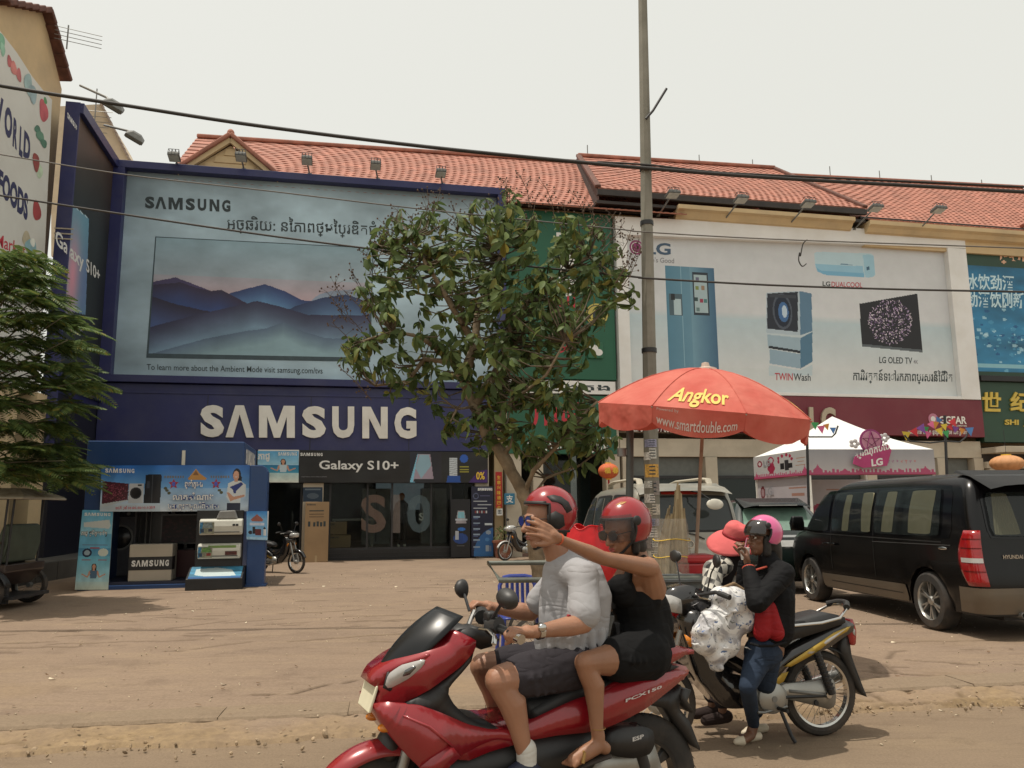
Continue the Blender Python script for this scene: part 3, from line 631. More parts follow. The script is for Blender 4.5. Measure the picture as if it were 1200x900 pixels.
for i,(b,tp,nm)in enumerate((((771,257),(782,229),'floodlight on a raised arm just right of the concrete pole'),((848,261),(864,235),'second floodlight from the left on the white billboard top'),((924,266),(941,240),'third floodlight from the left on the white billboard top'),((1000,269),(1018,245),'floodlight on the white billboard top, before its last one at the right'),((1072,274),(1094,247),'floodlight nearest the right end of the white billboard top'))):
    bx_,bz=FA.hit(*b,-.3);ty=-1.5;tx,tz=FA.hit(*tp,ty);floodlight(FA,(bx_,-.3,12.0),(bx_+.02,ty,tz),nm,'floodlights along the white billboard top',.26,(.12,.12,.11),flat=True)
# ---- side wing of the blue sign
wx0=0.0;wx1=LW.hit(137,300)[0];WZ=LW.hit(78,98)[1];WZ2=LW.hit(136,196)[1]
t=thing('sign_wing','blue framed side panel with a phone advertisement, at right angles to the big billboard','sign',LW.o,LW.a)
boxo(t,wx0,wx1+.02,.0,.3,4.7,WZ,blue_p,'backing');boxo(t,wx0,wx1-.3,-.14,-.0,WZ-.3,WZ,blue_p,'frame_rail',.01)
boxo(t,wx0-.02,wx0+.05,-.05,.32,3.0,WZ+.01,blue_p,'frame_post',.01);boxo(t,wx1-.62,wx1-.3,-.12,-.0,3,WZ-.3,blue_p,'frame_post',.01)
boxo(t,wx0+.06,wx1-.3,-.12,0,4.9,5.2,blue_p,'frame_rail',.01)
pan=rect4(.06,wx1-.62,5.2,WZ-.3);P=Print(110,190,(.13,.15,.155));P.vgrad(0,0,1,.36,(.32,.25,.2),(.13,.15,.16));P.noise(.3,5,2)
xa,xb,za,zb=.06,wx1-.62,5.2,WZ-.3
def N_(px,py):x,z=LW.hit(px,py);return((x-xa)/(xb-xa),(zb-z)/(zb-za))
ph=[N_(84,240),N_(104,257),N_(100,369),N_(66,360)]
P.poly([N_(70,296),N_(80,290),N_(72,356),N_(60,362)],(.25,.5,.6));P.poly([(u-.012,v-.003)for u,v in ph],(.75,.85,.9));
mk=P.a.copy();P.poly(ph,(.42,.65,.75));sel=np.abs(P.a-np.array((.42,.65,.75))).sum(-1)<1e-6
g=np.stack([.42+.45*np.exp(-((P.X-ph[0][0]-.12)**2/.02+(P.Y-.62)**2/.03)),.62-.1*np.exp(-((P.X-.4)**2/.02+(P.Y-.62)**2/.03)),.72-.05*P.Y],-1);P.a[sel]=g[sel]
P.poly([N_(69,356),N_(74,356),N_(97,388),N_(95,391)],(.5,.5,.52));P.build('phone_poster',pan,t,-.006)
text('Galaxy',q_tlbr(LW,(65,268),(98,299),(98,322),(65,291),-.01),ink_w,t,-.012,bold=.02);text('S10+',q_tlbr(LW,(101,302),(117,316),(117,330),(101,318),-.01),ink_w,t,-.012,bold=.02)
logo(q_tlbr(LW,(79,131),(92,150),(92,156),(79,138),-.01),ink_w,t,-.012)
for k in range(3):bar(t,(wx0-.04,-.13,8.75+k*.14),(wx0-.04,.33,8.75+k*.14),.02,.035,mat('rope',(.4,.35,.28)),'tie_band',0)
boxo(t,wx0+.12,wx1,.02,.3,.06,4.7,mat('interior_shade_blue',(.008,.009,.02),.5),'interior_shade_sheet')  # dark sheet added below the wing in place of the unlit interior
for(b,tp,nm)in(((92,127),(133,124),'upper floodlight reaching out from the blue side wing'),((121,165),(158,161),'lower floodlight reaching out from the blue side wing, nearer the corner')):
    bx_,bz=LW.hit(*b,-.38);tx,tz=LW.hit(*tp,-2.0)
    tt=thing('floodlight',nm,'floodlight',LW.w(bx_,-.38,WZ-.1),LW.a,'floodlights on the blue side wing');d=Vector((tx-bx_,-1.62,tz-WZ+.1))
    MB().tube([(0,0,0),tuple(d*.8+Vector((0,0,.1))),tuple(d)],.03,8).build('arm',steel,tt)
    mb=MB().at(tuple(d),(R(25),R(-30),R(10)));mb.box(-.3,.3,-.22,.22,-.06,.02);mb.loft([[(-.3,-.22,.02),(.3,-.22,.02),(.3,.22,.02),(-.3,.22,.02)],[(-.15,-.1,.12),(.15,-.1,.12),(.15,.1,.12),(-.15,.1,.12)]]);mb.build('lamp_housing',mat('lamp_housing',(0,0,0)),tt,smooth=False,bevel=.01)
    MB().at(tuple(d),(R(25),R(-30),R(10))).box(-.27,.27,-.19,.19,-.075,-.062).build('lamp_glass',mat('lamp_glass_dark',(.03,.03,.035),.15),tt,smooth=False)
# ---- supermarket board at the left edge
t=thing('supermarket_board','white board with arched top, painted fruit and dark blue lettering at the far left','sign',WF.o,WF.a)
top=[(-60,8),(-20,22),(0,36),(20,62),(38,90),(50,105),(61,117)];H=[WF.hit(*p)for p in top]
poly=[(WF.hit(-60,470)[0],4.6),(WF.hit(58,300)[0],4.6)]+H[::-1]
white_b=mat('white_board',(.66,.66,.61),.5,var=.04,scale=.8,dirt=(.5,.47,.42),dirt_amt=.3)
MB().prism(poly,0,.2).build('board',white_b,t,smooth=False)
navy=mat('navy_letter_print',(.028,.03,.10),.6);
for ch,x0,y0,x1,y1 in(('W',-11,100,4,117),('O',6,121,15,131),('R',16,137,21,143),('L',23.5,147,27.5,153),('D',28.5,152,36,161)):
    h={'W':38,'O':36,'R':34,'L':34,'D':31}[ch];text(ch,q_tlbr(WF,(x0,y0),(x1,y1),(x1-1.5,y1+h-1),(x0-1.5,y0+h)),navy,t,-.004,bold=.05)
text('FOODS',q_tlbr(WF,(-1,197),(33,228),(32,260),(-3,226)),navy,t,-.004,bold=.05)
text('Super Market',q_tlbr(WF,(-40,258),(30,287),(29,305),(-41,280)),ink_r,t,-.004,bold=.01)
def blob(px,py,rx,ry,col,tilt=0,k=0):
    c=WF.hit(px,py);e=WF.hit(px+rx,py);f=WF.hit(px,py+ry);a=abs(e[0]-c[0]);b=abs(f[1]-c[1]);pts=[]
    for i in range(20):
        th=i/20*6.283;r=1+.1*math.sin(3*th+k);x,z=a*math.cos(th)*r,b*math.sin(th)*r;pts.append((c[0]+x*math.cos(tilt)-z*math.sin(tilt),-.004-.001*(k%7),c[1]+x*math.sin(tilt)+z*math.cos(tilt)))
    MB().add(pts,[tuple(range(20))]).build('fruit_print',mat('print_%02d%02d%02d'%tuple(int(q*99)for q in col),col,.6,var=.25,scale=3),t,smooth=False,fix=False)
for k,a in enumerate([(1,48,5,10,(.2,.45,.3)),(3,58,3,8,(.3,.55,.4)),(11,72,3,7,(.5,.12,.12)),(16,80,4,8,(.6,.2,.18)),(22,88,3,8,(.5,.14,.14)),(33,99,5,13,(.35,.5,.5)),(38,110,5,11,(.3,.42,.45)),(35,103,2.5,6,(.6,.65,.6)),(51,130,5.5,13,(.5,.1,.12)),(53,118,2,4,(.1,.3,.12)),(44,152,4,5,(.08,.2,.14)),(47,160,5,6,(.12,.26,.18)),(51,168,4,5,(.08,.2,.14)),(42,190,4,11,(.3,.06,.05)),(46,200,4,9,(.5,.62,.45)),(43,247,5,12,(.35,.05,.05)),(31,280,5,9,(.45,.4,.28)),(36,288,7,8,(.25,.42,.45)),(38,284,3,5,(.7,.72,.65)),(30,325,5,13,(.08,.25,.18)),(36,332,3,8,(.05,.18,.12))]):blob(*a,k=k,tilt=.25)
t=thing('column_building','shaded cream columns and dark blue windows on a stepped plinth behind the parked cart','building',WF.o,WF.a)
xw=lambda px:WF.hit(px,600)[0]
for a,b in((-60,-40),(-25,5),(28,57)):boxo(t,xw(a),xw(b),-.1,.4,.5,4.59,cream,'column',.01)
boxo(t,xw(-60),xw(58)+2.0,.4,.6,0,4.6,mat('dark_blue_shutter',(.01,.016,.05),.5),'window_wall');boxo(t,xw(57),xw(58)+7.5,1.0,1.2,0,4.7,black_m,'side_wall')  # side_wall: black sheet closing the gap, stands for the dark interior behind
boxo(t,xw(-60),xw(60)+2.8,-1.2,.39,0,.5,mat('plinth_tile',(.10,.095,.085),.6,var=.2,scale=2),'plinth',.02)
for k in range(8):boxo(t,xw(-60)+.3+k*1.0,xw(-60)+.31+k*1.0,-1.204,-1.2,.02,.48,black_m,'plinth_joint')
# ---- green signs behind the tree
t=FAthing('shop_sign','green signboard with a round gold emblem and speech bubble icon behind the tree','sign')
gz1=FA.hit(680,250,-.2)[1];gz0=FA.hit(700,445,-.2)[1]
boxo(t,3.98,7.86,-.2,.19,gz0,gz1,green_p,'panel',.01)
def disc(parent,fr,px,py,r_px,y,d,m,name,n=28):
    c=fr.hit(px,py,y);r=abs(fr.hit(px,py-r_px,y)[1]-c[1]);MB().at((c[0],0,c[1])).prism([(r*math.cos(i/n*6.2832),r*math.sin(i/n*6.2832))for i in range(n)],y-d,y).build(name,m,parent,smooth=False);return c,r
gold=mat('gold_paint',(.5,.42,.1),.5,var=.1)
c,r=disc(t,FA,699,369,13,-.2,.05,gold,'emblem');disc(t,FA,699,369,11.5,-.25,.004,ink_k,'emblem_ring');disc(t,FA,699,369,10.5,-.254,.004,gold,'emblem_face')
MB().prism([(c[0]-.15,c[1]-.16),(c[0]+.15,c[1]-.16),(c[0]+.15,c[1]+.02),(c[0]+.2,c[1]+.02),(c[0],c[1]+.2),(c[0]-.2,c[1]+.02),(c[0]-.15,c[1]+.02)],-.262,-.258).build('emblem_temple',ink_k,t,smooth=False)
c=FA.hit(697.5,411,-.2);boxo(t,c[0]-.29,c[0]+.27,-.28,-.2,c[1]-.29,c[1]+.29,mat('icon_green',(.02,.12,.06),.5),'icon_box',.04)
for dx,dz,r in((-.08,.06,.15),(.1,-.07,.13)):MB().at((c[0]+dx,0,c[1]+dz)).prism([(r*1.1*math.cos(i/20*6.2832),r*.9*math.sin(i/20*6.2832))for i in range(20)],-.292+(.004 if r<.14 else 0),-.282).build('icon_bubble',ink_w,t,smooth=False)
for k,ch in enumerate('中餐馆'):text(ch,q_tlbr(FA,(652,268+k*28),(676,269+k*28),(676,292+k*28),(652,291+k*28),-.21),ink_w,t,-.206,bold=.02)
for k,ch in enumerate('川湘菜'):text(ch,q_tlbr(FA,(655,340+k*27),(674,341+k*27),(674,361+k*27),(655,360+k*27),-.21),ink_r,t,-.206,bold=.02)
t=FAthing('shop_sign','pale strip sign between the two green signboards, half hidden by leaves','sign')
a=FA.hit(700,447,-.2)[1];b=FA.hit(700,462,-.2)[1];boxo(t,3.98,7.8,-.22,.19,b,a,white_p,'panel');text('បុរីហុងកុង',rect4(4.3,7.6,b+.06,a-.06),ink_k,t,-.224,bold=.02)
t=FAthing('shop_sign','lower green signboard with white script under the tree crown','sign')
a=FA.hit(700,464,-.2)[1];b=FA.hit(700,532,-.2)[1];boxo(t,3.98,7.8,-.2,.19,b,a,green_p,'panel',.01)
text('បាន់ហុង ភោជនីយដ្ឋាន',q_tlbr(FA,(618,513),(712,516),(712,531),(618,529),-.2),ink_w,t,-.206,bold=.02);text('FOOD 088',q_tlbr(FA,(700,512),(716,512.5),(716,516),(700,515.5),-.2),ink_w,t,-.206)
text('川味',q_tlbr(FA,(622,470),(690,472),(690,503),(622,502),-.2),ink_r,t,-.206,bold=.02)
# ---- white appliance billboard
t=FAthing('billboard','wide white framed billboard showing a fridge, washing machine, air conditioner and television','billboard')
L0,L1=7.93,22.4;lt0,lt1,lb=11.88,12.16,5.55
MB().prism([(L0,lb),(L1,lb),(L1,lt1),(L0,lt0)],-.12,.19).build('backing',white_p,t,smooth=False)
xi0=FA.hit(734,276,-.3)[0];xi1=FA.hit(1109,291,-.3)[0];zi=FA.hit(1123,454,-.3)[1];zt0=FA.hit(734,276,-.3)[1];zt1=FA.hit(1108,290,-.3)[1]
MB().prism([(L0,zt0),(L1,zt1),(L1,lt1),(L0,lt0)],-.36,-.12).build('frame_rail',white_p,t,smooth=False,bevel=.01)
boxo(t,L0,xi0,-.359,-.12,lb,zt0-.005,white_p,'frame_post',.01);MB().prism([(xi1,lb),(L1,lb),(L1,zt1-.02),(xi1,zt1-.02)],-.359,-.12).build('frame_post',white_p,t,smooth=False,bevel=.01)
boxo(t,xi0,xi1,-.355,-.12,lb,zi-.35,white_p,'frame_rail',.01)
U0,V0,U1,V1=xi0,zi-.35,xi1,zt1
P=Print(520,250,(.80,.82,.82));
def NL(px,py):x,z=FA.hit(px,py,-.125);return((x-U0)/(U1-U0),(V1-z)/(V1-V0))
P.vgrad(0,.0,1,.5,(.80,.81,.82),(.83,.84,.85));P.vgrad(0,.5,1,.54,(.83,.84,.85),(.75,.81,.83));P.vgrad(0,.54,1,.88,(.74,.81,.835),(.84,.85,.85));P.rect(0,.85,1,1,(.82,.84,.84))
P.a=P.a*(1-(np.exp(-((P.X-.42)**2/.01+(P.Y-.75)**2/.02))*.0)[...,None]);P.noise(.03,8,1)
def LR(x0,y0,x1,y1,c,al=1):a=NL(x0,y0);b=NL(x1,y1);P.rect(a[0],a[1],b[0],b[1],c,al)
def LP(pts,c,al=1):P.poly([NL(*p)for p in pts],c,al)
a=NL(779,311);b=NL(842,426)
P.hgrad(a[0],a[1],b[0],b[1]+.05,(.36,.56,.66),(.52,.68,.76));P.hgrad((a[0]+b[0])/2,a[1],b[0],b[1]+.05,(.50,.67,.75),(.28,.44,.56))
P.a[:,:][(P.X>a[0])&(P.X<b[0])&(P.Y>a[1]+.0)&(P.Y<b[1]+.05)]*=.92
LR(797,312,803,430,(.66,.79,.84),.6);LR(783,312,786,430,(.62,.76,.82),.5);LR(833,312,836,430,(.58,.72,.8),.5);LR(804,312,806.5,430,(.2,.34,.44));LR(802,318,803.5,368,(.8,.86,.88));LR(808,318,809.5,368,(.75,.82,.86));LR(782,371,842,373,(.3,.42,.5));LR(811,319,832,370,(.16,.2,.24));LR(813,322,830,367,(.66,.74,.76));LR(784,344,800,370,(.3,.38,.42));LR(789,350,799,369,(.7,.78,.8));LR(786,344,791,352,(.12,.14,.16))
for x,y,c in((815,335,(.5,.55,.3)),(822,335,(.6,.5,.4)),(814,348,(.2,.3,.3)),(820,350,(.6,.2,.3)),(825,350,(.3,.5,.5)),(815,325,(.4,.4,.5)),(816,360,(.4,.5,.5))):LR(x,y,x+4,y+5,c)
LP([(954,297),(957,295),(1021,297),(1024,300),(1026,322),(1022,325),(966,322),(958,318),(955,311)],(.73,.83,.87));LP([(955,309),(1011,312),(1013,325),(966,322),(958,318)],(.58,.76,.85));LP([(956,313),(962,317),(1012,320),(1013,325),(966,322),(958,318)],(.47,.70,.82));LP([(1011,299),(1018,298),(1024,300),(1026,322),(1022,325),(1014,325)],(.62,.78,.85));LP([(985,309),(999,310),(999,311),(985,310)],(.4,.55,.65));LP([(1015,313),(1019,312),(1019,316),(1016,317)],(.25,.4,.5));LR(954,293.5,1022,294.5,(.78,.84,.87))
LP([(898,343),(936,341),(950,344),(952,388),(938,393),(898,390)],(.70,.76,.80));LP([(937,341),(951,344),(952,388),(938,393)],(.36,.5,.6));LP([(899,344),(935,342),(935,389),(899,385)],(.13,.15,.2))
c=NL(917,365);P.ell(c[0],c[1],.030,.115,(.3,.33,.38));P.ell(c[0],c[1],.025,.098,(.08,.12,.2));P.ell(c[0]+.003,c[1]+.004,.016,.065,(.25,.42,.62));P.ell(c[0]+.006,c[1],.008,.04,(.75,.82,.88))
LR(902,345,933,350,(.22,.24,.28));LP([(899,392),(938,396),(952,389),(952,405),(938,412),(900,406)],(.62,.71,.76));LP([(902,409),(938,415),(951,408),(952,424),(938,432),(902,426)],(.58,.68,.74));LP([(938,396),(952,389),(952,424),(938,432)],(.32,.48,.58));LP([(901,405),(938,411),(938,414),(901,408)],(.12,.15,.18));LP([(901,428),(938,434),(952,427),(952,440),(901,440)],(.72,.8,.83),.7)
LP([(1007,356),(1075,344),(1081,411),(1010,404)],(.10,.10,.12));LP([(1010,403),(1081,410),(1081,413),(1010,406)],(.35,.38,.4));rs=random.Random(4);cx_,cy_=1043,377
for k in range(760):
    th=rs.uniform(0,6.283);r=27*math.sqrt(rs.random());x=cx_+r*math.cos(th)*.92;y=cy_+r*math.sin(th)*.95;l=rs.uniform(1,2.6);th2=math.atan2(y-cy_-10,x-cx_)+rs.uniform(-.5,.5)
    dx,dy=l*math.cos(th2),l*math.sin(th2);c=rs.choice([(.8,.72,.82),(.62,.52,.68),(.45,.36,.52),(.2,.16,.24),(.9,.86,.9)]);LP([(x-dy*.25,y+dx*.25),(x+dx,y+dy),(x+dy*.25,y-dx*.25)],c)
P.build('poster',rect4(U0,U1,V0,V1),t,-.125)
mg=mat('magenta_print',(.28,.04,.16),.6)
disc(t,FA,746,290,8.5,-.127,.004,mg,'logo_disc');disc(t,FA,746,290,6.5,-.131,.003,ink_w,'logo_ring');disc(t,FA,746,290,5.6,-.134,.003,mg,'logo_face')
steelblue=mat('steel_blue_print',(.06,.11,.18),.6)
text('LG',q_tlbr(FA,(757,284),(786,285),(786,299),(757,298),-.13),steelblue,t,-.13,bold=.03);text("Life's Good",q_tlbr(FA,(757,301),(790,302.5),(790,308.5),(757,307),-.13),ink_g,t,-.13,bold=.01)
text('LG',q_tlbr(FA,(964,329.5),(973,330),(973,335.5),(964,335),-.13),ink_k,t,-.13,bold=.02);text('DUALCOOL',q_tlbr(FA,(974.5,330),(1010.5,331),(1010.5,337),(974.5,336),-.13),ink_r,t,-.13,bold=.01)
text('TWIN',q_tlbr(FA,(908,437),(929,437.5),(929,446),(908,445.5),-.13),ink_r,t,-.13,bold=.01);text('Wash',q_tlbr(FA,(930,437.5),(950,438),(950,446.5),(930,446),-.13),ink_k,t,-.13,bold=.01)
text('LG OLED TV',q_tlbr(FA,(1030.5,418),(1069,419),(1069,426.5),(1030.5,425.5),-.13),ink_k,t,-.13,bold=.012);text('4K',q_tlbr(FA,(1070.5,421.5),(1076,422),(1076,426.5),(1070.5,426),-.13),ink_g,t,-.13)
text('ការវិវត្តន៍ទៅរកភាពប្រសើរនៃជីវិត',q_tlbr(FA,(1000,432),(1116,434),(1116,451),(1000,449),-.13),ink_k,t,-.13,bold=.012)
t=FAthing('shop_sign','maroon fascia under the white appliance billboard with pale raised letters and a phone number','sign')
MB().prism([(L0-.02,4.25),(L1+.02,4.12),(L1+.02,5.53),(L0-.02,5.53)],-.34,.18).build('fascia_panel',maroon,t,smooth=False,bevel=.01)
for ch,a,b in(('L',948,960),('G',962,979)):letter_poly(ch,q_tlbr(FA,(a,477),(b,477.5),(b+1,506),(a+1,506),-.42),-.345,.09,mat('champagne_letter',(.45,.38,.28),.4,.3,var=.05),t)
disc(t,FA,1093.5,491,6.5,-.345,.01,mat('pink_print',(.5,.2,.28),.5),'logo_disc');disc(t,FA,1093.5,491,3.2,-.355,.005,ink_w,'logo_face')
text('GGEAR',q_tlbr(FA,(1100,487.5),(1132.5,488),(1133,497),(1101,496.5),-.35),letter_w,t,-.35,bold=.03);text('PERSONAL COMPUTERS',q_tlbr(FA,(1108,498),(1133,498.2),(1133,500),(1108,499.8),-.35),letter_w,t,-.35)
text('អគារលេខ ៦០ ១ ផ្លូវជាតិលេខ សៀមរាប',q_tlbr(FA,(1064,502),(1134,502.5),(1134,510.5),(1064,510),-.35),letter_w,t,-.35);text('Tel: 012 555 / 063 966 199',q_tlbr(FA,(738,500),(811,501.5),(811,507),(738,505.5),-.35),letter_w,t,-.35,bold=.012)
text('មន្ទីរពិសោធន៍',q_tlbr(FA,(740,484),(786,485),(786,497),(740,496),-.35),letter_w,t,-.35)
# ---- signs at the right edge
t=FAthing('billboard','dark green billboard with a blue water advertisement at the right edge of the row','billboard')
R0=22.46;R1=33;r_t=FA.hit(1124,289,-.2)[1];r_b=FA.hit(1135,440,-.2)[1];p_t=FA.hit(1127,310,-.2)[1];px0=FA.hit(1128,312,-.2)[0]
boxo(t,R0,R1,-.18,.19,r_b,r_t,green_d,'backing',.01)
P=Print(170,110,(.12,.42,.6));P.vgrad(0,0,1,1,(.14,.44,.60),(.2,.5,.66));P.noise(.35,8,11);rs=random.Random(8)
for k in range(260):
    x=rs.gauss(.35,.2);y=rs.gauss(.68,.12);r=rs.uniform(.002,.011);P.ell(x,y,r,r*1.6,rs.choice([(.5,.75,.85),(.3,.6,.75),(.75,.88,.92),(.08,.3,.5)]),.7)
for k in range(14):
    x=.30+rs.uniform(-.02,.14);y=.55+k*.02;P.ell(x,y,rs.uniform(.02,.07),.012,rs.choice([(.45,.72,.84),(.08,.32,.52),(.75,.88,.94)]),.6)
P.rect(0,.93,1,.96,(.55,.75,.8));P.build('poster',rect4(px0,R1-.1,r_b+.18,p_t),t,-.185)
text('冰饮劲酒',q_tlbr(FA,(1131,320),(1188,323),(1189,341),(1132,339),-.19),mat('pale_blue_print',(.55,.75,.82),.6),t,-.19,bold=.02);text('劲酒饮刚新体',q_tlbr(FA,(1132,341),(1214,343),(1214,362),(1133,360),-.19),mat('pale_blue_print',(.55,.75,.82),.6),t,-.19,bold=.02)
text('ផ្សារទំនើប',q_tlbr(FA,(1171,290),(1240,293),(1240,312),(1171,309),-.19),mat('peach_letter',(.7,.42,.28),.5),t,-.19,bold=.03)
t=FAthing('shop_sign','dark green fascia with gold Chinese characters at the right edge','sign')
f_t=FA.hit(1137,447,-.2)[1];f_b=FA.hit(1148,518,-.2)[1];boxo(t,R0,R1,-.25,.19,f_b,f_t,green_d,'fascia_panel',.01);boxo(t,R0,R1,-.4,.19,f_t+.01,r_b-.01,black_m,'beam',.01)
goldl=mat('gold_letter',(.62,.45,.08),.4,.2,var=.08)
for ch,a,b in(('世',1151,1173),('纪',1184,1207),('百',1218,1241),('货',1252,1275)):text(ch,q_tlbr(FA,(a,459),(b,459.8),(b,482.5),(a,482),-.3),goldl,t,-.252,bold=.03,depth=.03,name='letter')
text('SHI  JI  BAI  HUO',q_tlbr(FA,(1178,491.5),(1262,493),(1262,501),(1178,499.5),-.3),goldl,t,-.252,bold=.03,depth=.02)
# ============================================================ glass shop front under the blue fascia
t=FAobj('glass_shopfront','dark glass shop front with a big translucent S10 on its panes, above a black base','shop front')
sx=lambda px,py=620,y=0:FA.hit(px,py,y)[0];sz=lambda py,px=450,y=0:FA.hit(px,py,y)[1]
g0,g1=sx(225),sx(560);zb=sz(643)
boxo(t,g0,g1,-.06,.3,0,zb,black_m,'base',.01)
for k,zz in enumerate((.14,.27)):boxo(t,g0,g1,-.075,-.06,zz,zz+.02,dark_m,'base_trim')
pane_m=glass('shop_pane',(.012,.014,.014),clear=.80)
edges=[225,262,303,352,386,430,459,505,528,556]
for a,b in zip(edges[:-1],edges[1:]):
    boxo(t,sx(a)+.03,sx(b)-.03,.0,.015,zb+.05,sz(566),pane_m,'pane')
for e in edges:boxo(t,sx(e)-.03,sx(e)+.03,-.03,.05,zb,sz(566),dark_m,'mullion')
boxo(t,g0,g1,-.035,.06,sz(566),3.47,black_m,'head_panel',.01);boxo(t,g0,g1,-.032,.055,zb,zb+.05,dark_m,'sill_rail')
dm=[mat('decal_print_%d'%i,c,.5,alpha=.55)for i,c in enumerate(((.20,.13,.10),(.22,.18,.16),(.10,.15,.17)))]
for ch,a,b,m in(('S',423,452.5,dm[0]),('1',458,469,dm[1]),('0',477,505.5,dm[2])):text(ch,q_tlbr(FA,(a,579.5),(b,579.6),(b,624.5),(a,624.5),-.02),m,t,-.012,bold=.035,name='letter_decal')
boxo(t,sx(354),sx(378),-.2,.1,0,sz(566),cream2,'pillar',.01);boxo(t,sx(556),sx(572),-.2,.2,0,3.47,cream2,'pillar',.01)
text('S',q_tlbr(FA,(491,601),(497,601),(497,610),(491,610),.1),ink_w,t,.1,bold=.03)
def indoor(name,label,cat,x,y,group=None):return thing(name,label,cat,FA.w(x,y,.42),FA.a,group)
tt=indoor('display_table','pale display table just inside the shop glass beside the pillar','table',sx(415),1.6)
tm=mat('pale_laminate',(.4,.38,.34),.4)
MB().box(-.7,.7,-.3,.3,.85,.92).build('table_top',tm,tt,smooth=False,bevel=.01)
for a in(-.62,.62):
    for b in(-.24,.24):MB().box(a-.03,a+.03,b-.03,b+.03,0,.85).build('leg',tm,tt,smooth=False)
tt=indoor('wall_screen','lit pale screen at the back of the dark shop behind the letter decals','screen',sx(480),4.5)
MB().box(-.9,.9,0,.06,1.2,2.4).build('screen',mat('dim_screen',(.2,.26,.3),.3,emit=(.5,.6,.65,.10)),tt,smooth=False);MB().box(-.95,.95,.01,.1,1.15,2.45).build('screen_bezel',black_m,tt,smooth=False)
for i,(px,w,lb)in enumerate(((445,.5,'tall pale fridge seen dimly through the shop glass, left of the person'),(520,.45,'white fridge seen dimly through the shop glass at its right end'))):
    tt=indoor('fridge',lb,'fridge',sx(px),2.8);MB().box(-w,w,0,.6,0,1.95).build('body',mat('fridge_grey',(.4,.4,.39),.4),tt,smooth=False,bevel=.02);MB().box(-.01,.01,-.01,0,.1,1.85).build('door_gap',black_m,tt,smooth=False)
    for sg in(-.06,.06):MB().box(sg-.015,sg+.015,-.05,-.0,.8,1.5).build('handle',steel,tt,smooth=False)
for i,(px,zz,lb)in enumerate(((398,0,'lower cardboard carton standing inside the glass next to the pillar'),(393,.42,'upper cardboard carton standing inside the glass next to the pillar'))):
    tt=indoor('cardboard_box',lb,'box',sx(px),.6);MB().box(-.36,.36,0,.5,zz+.01,zz+.41).build('carton',mat('cardboard',(.33,.22,.12),.8,var=.1,scale=2),tt,smooth=False,bevel=.01)
    text('SAMSUNG',rect4(-.3,-.02,zz+.3,zz+.36),ink_k,tt,-.004,bold=.02)
tt=thing('person','person in black standing behind the shop glass in front of the zero decal','person',FA.w(sx(472),.55,.42),FA.a)
cl=mat('black_clothes',(.008,.008,.009),.9)
mb=MB();mb.caps([(-.09,0,.1),(-.09,0,.5),(-.08,.02,.9)],[.055,.065,.09]);mb.caps([(.1,-.02,.1),(.1,0,.5),(.08,.02,.9)],[.055,.065,.09])
mb.caps([(0,.02,.85),(0,.03,1.1),(0,.02,1.36)],[.16,.15,.17]);mb.caps([(-.16,.02,1.36),(-.24,-.02,1.1),(-.28,-.2,.98)],[.06,.05,.035]);mb.caps([(.16,.02,1.36),(.22,0,1.1),(.1,-.2,1.05)],[.06,.05,.035]);mb.caps([(0,.02,1.4),(0,0,1.52)],[.055,.05])
mb.build('body',cl,tt,remesh=.02);MB().ell((0,-.01,1.6),(.085,.1,.12)).build('head',mat('shade_skin',(.3,.16,.1),.6),tt);MB().ell((0,.015,1.64),(.1,.11,.11)).build('hair',mat('ginger_hair',(.3,.07,.02),.7,var=.3,scale=30),tt)
for sg in(-.1,.1):MB().ell((sg,-.06,.04),(.05,.13,.05)).build('shoe',mat('white_shoe',(.6,.58,.5),.5),tt)
t=FAthing('wall_poster','beach advertisement with a woman holding out both hands, left of the black phone banner','poster')
P=Print(96,76,(.3,.62,.78));P.vgrad(0,0,1,.45,(.35,.64,.82),(.62,.80,.88));P.vgrad(0,.45,1,.7,(.12,.45,.62),(.25,.6,.72));P.vgrad(0,.7,1,1,(.7,.82,.82),(.85,.87,.82));P.noise(.12,10,4)
figure(P,.62,.33,.13,top=(.75,.82,.85));P.build('print',q_tlbr(FA,(302,528.5),(350,528.8),(350,565.5),(302,565),-.3),t,-.32)
boxo(t,sx(302,545,-.3),sx(350,545,-.3),-.317,-.285,sz(565.4),sz(528.6),white_p,'backing');logo(q_tlbr(FA,(326,530),(348,530),(348,534),(326,534),-.3),ink_w,t,-.325);text('ភាជូ',q_tlbr(FA,(302,531),(316,531),(316,541),(302,541),-.3),ink_w,t,-.325,bold=.03)
t=FAthing('wall_banner','wide black phone banner with white lettering above the glass shop front','banner')
P=Print(300,54,(.115,.112,.11));P.noise(.35,7,2)
def NB(x,y):return((x-175)/730,(y-98)/117)
P.hgrad(NB(595,0)[0],0,NB(720,0)[0],1,(.12,.14,.2),(.14,.13,.16))
P.poly([NB(595,215),NB(625,107),NB(632,107),NB(615,215)],(.5,.75,.85));P.poly([NB(608,212),NB(627,107),NB(676,107),NB(690,212)],(.62,.56,.62));P.poly([NB(618,160),NB(634,108),NB(670,108),NB(680,150),NB(640,200)],(.55,.68,.74));P.poly([NB(612,203),NB(690,203),NB(692,213),NB(608,213)],(.10,.10,.12))
P.poly([NB(752,120),NB(784,120),NB(784,195),NB(752,195)],(.75,.78,.8));[P.poly([NB(752,y),NB(784,y+3),NB(784,y+5),NB(752,y+2)],(.5,.52,.55))for y in range(124,192,8)]
P.poly([NB(745,190),NB(795,188),NB(797,214),NB(740,214)],(.12,.3,.6));P.ell(*NB(810,122),.022,.14,(.15,.35,.7));P.poly([NB(830,214),NB(870,170),NB(905,165),NB(905,214)],(.26,.12,.42));
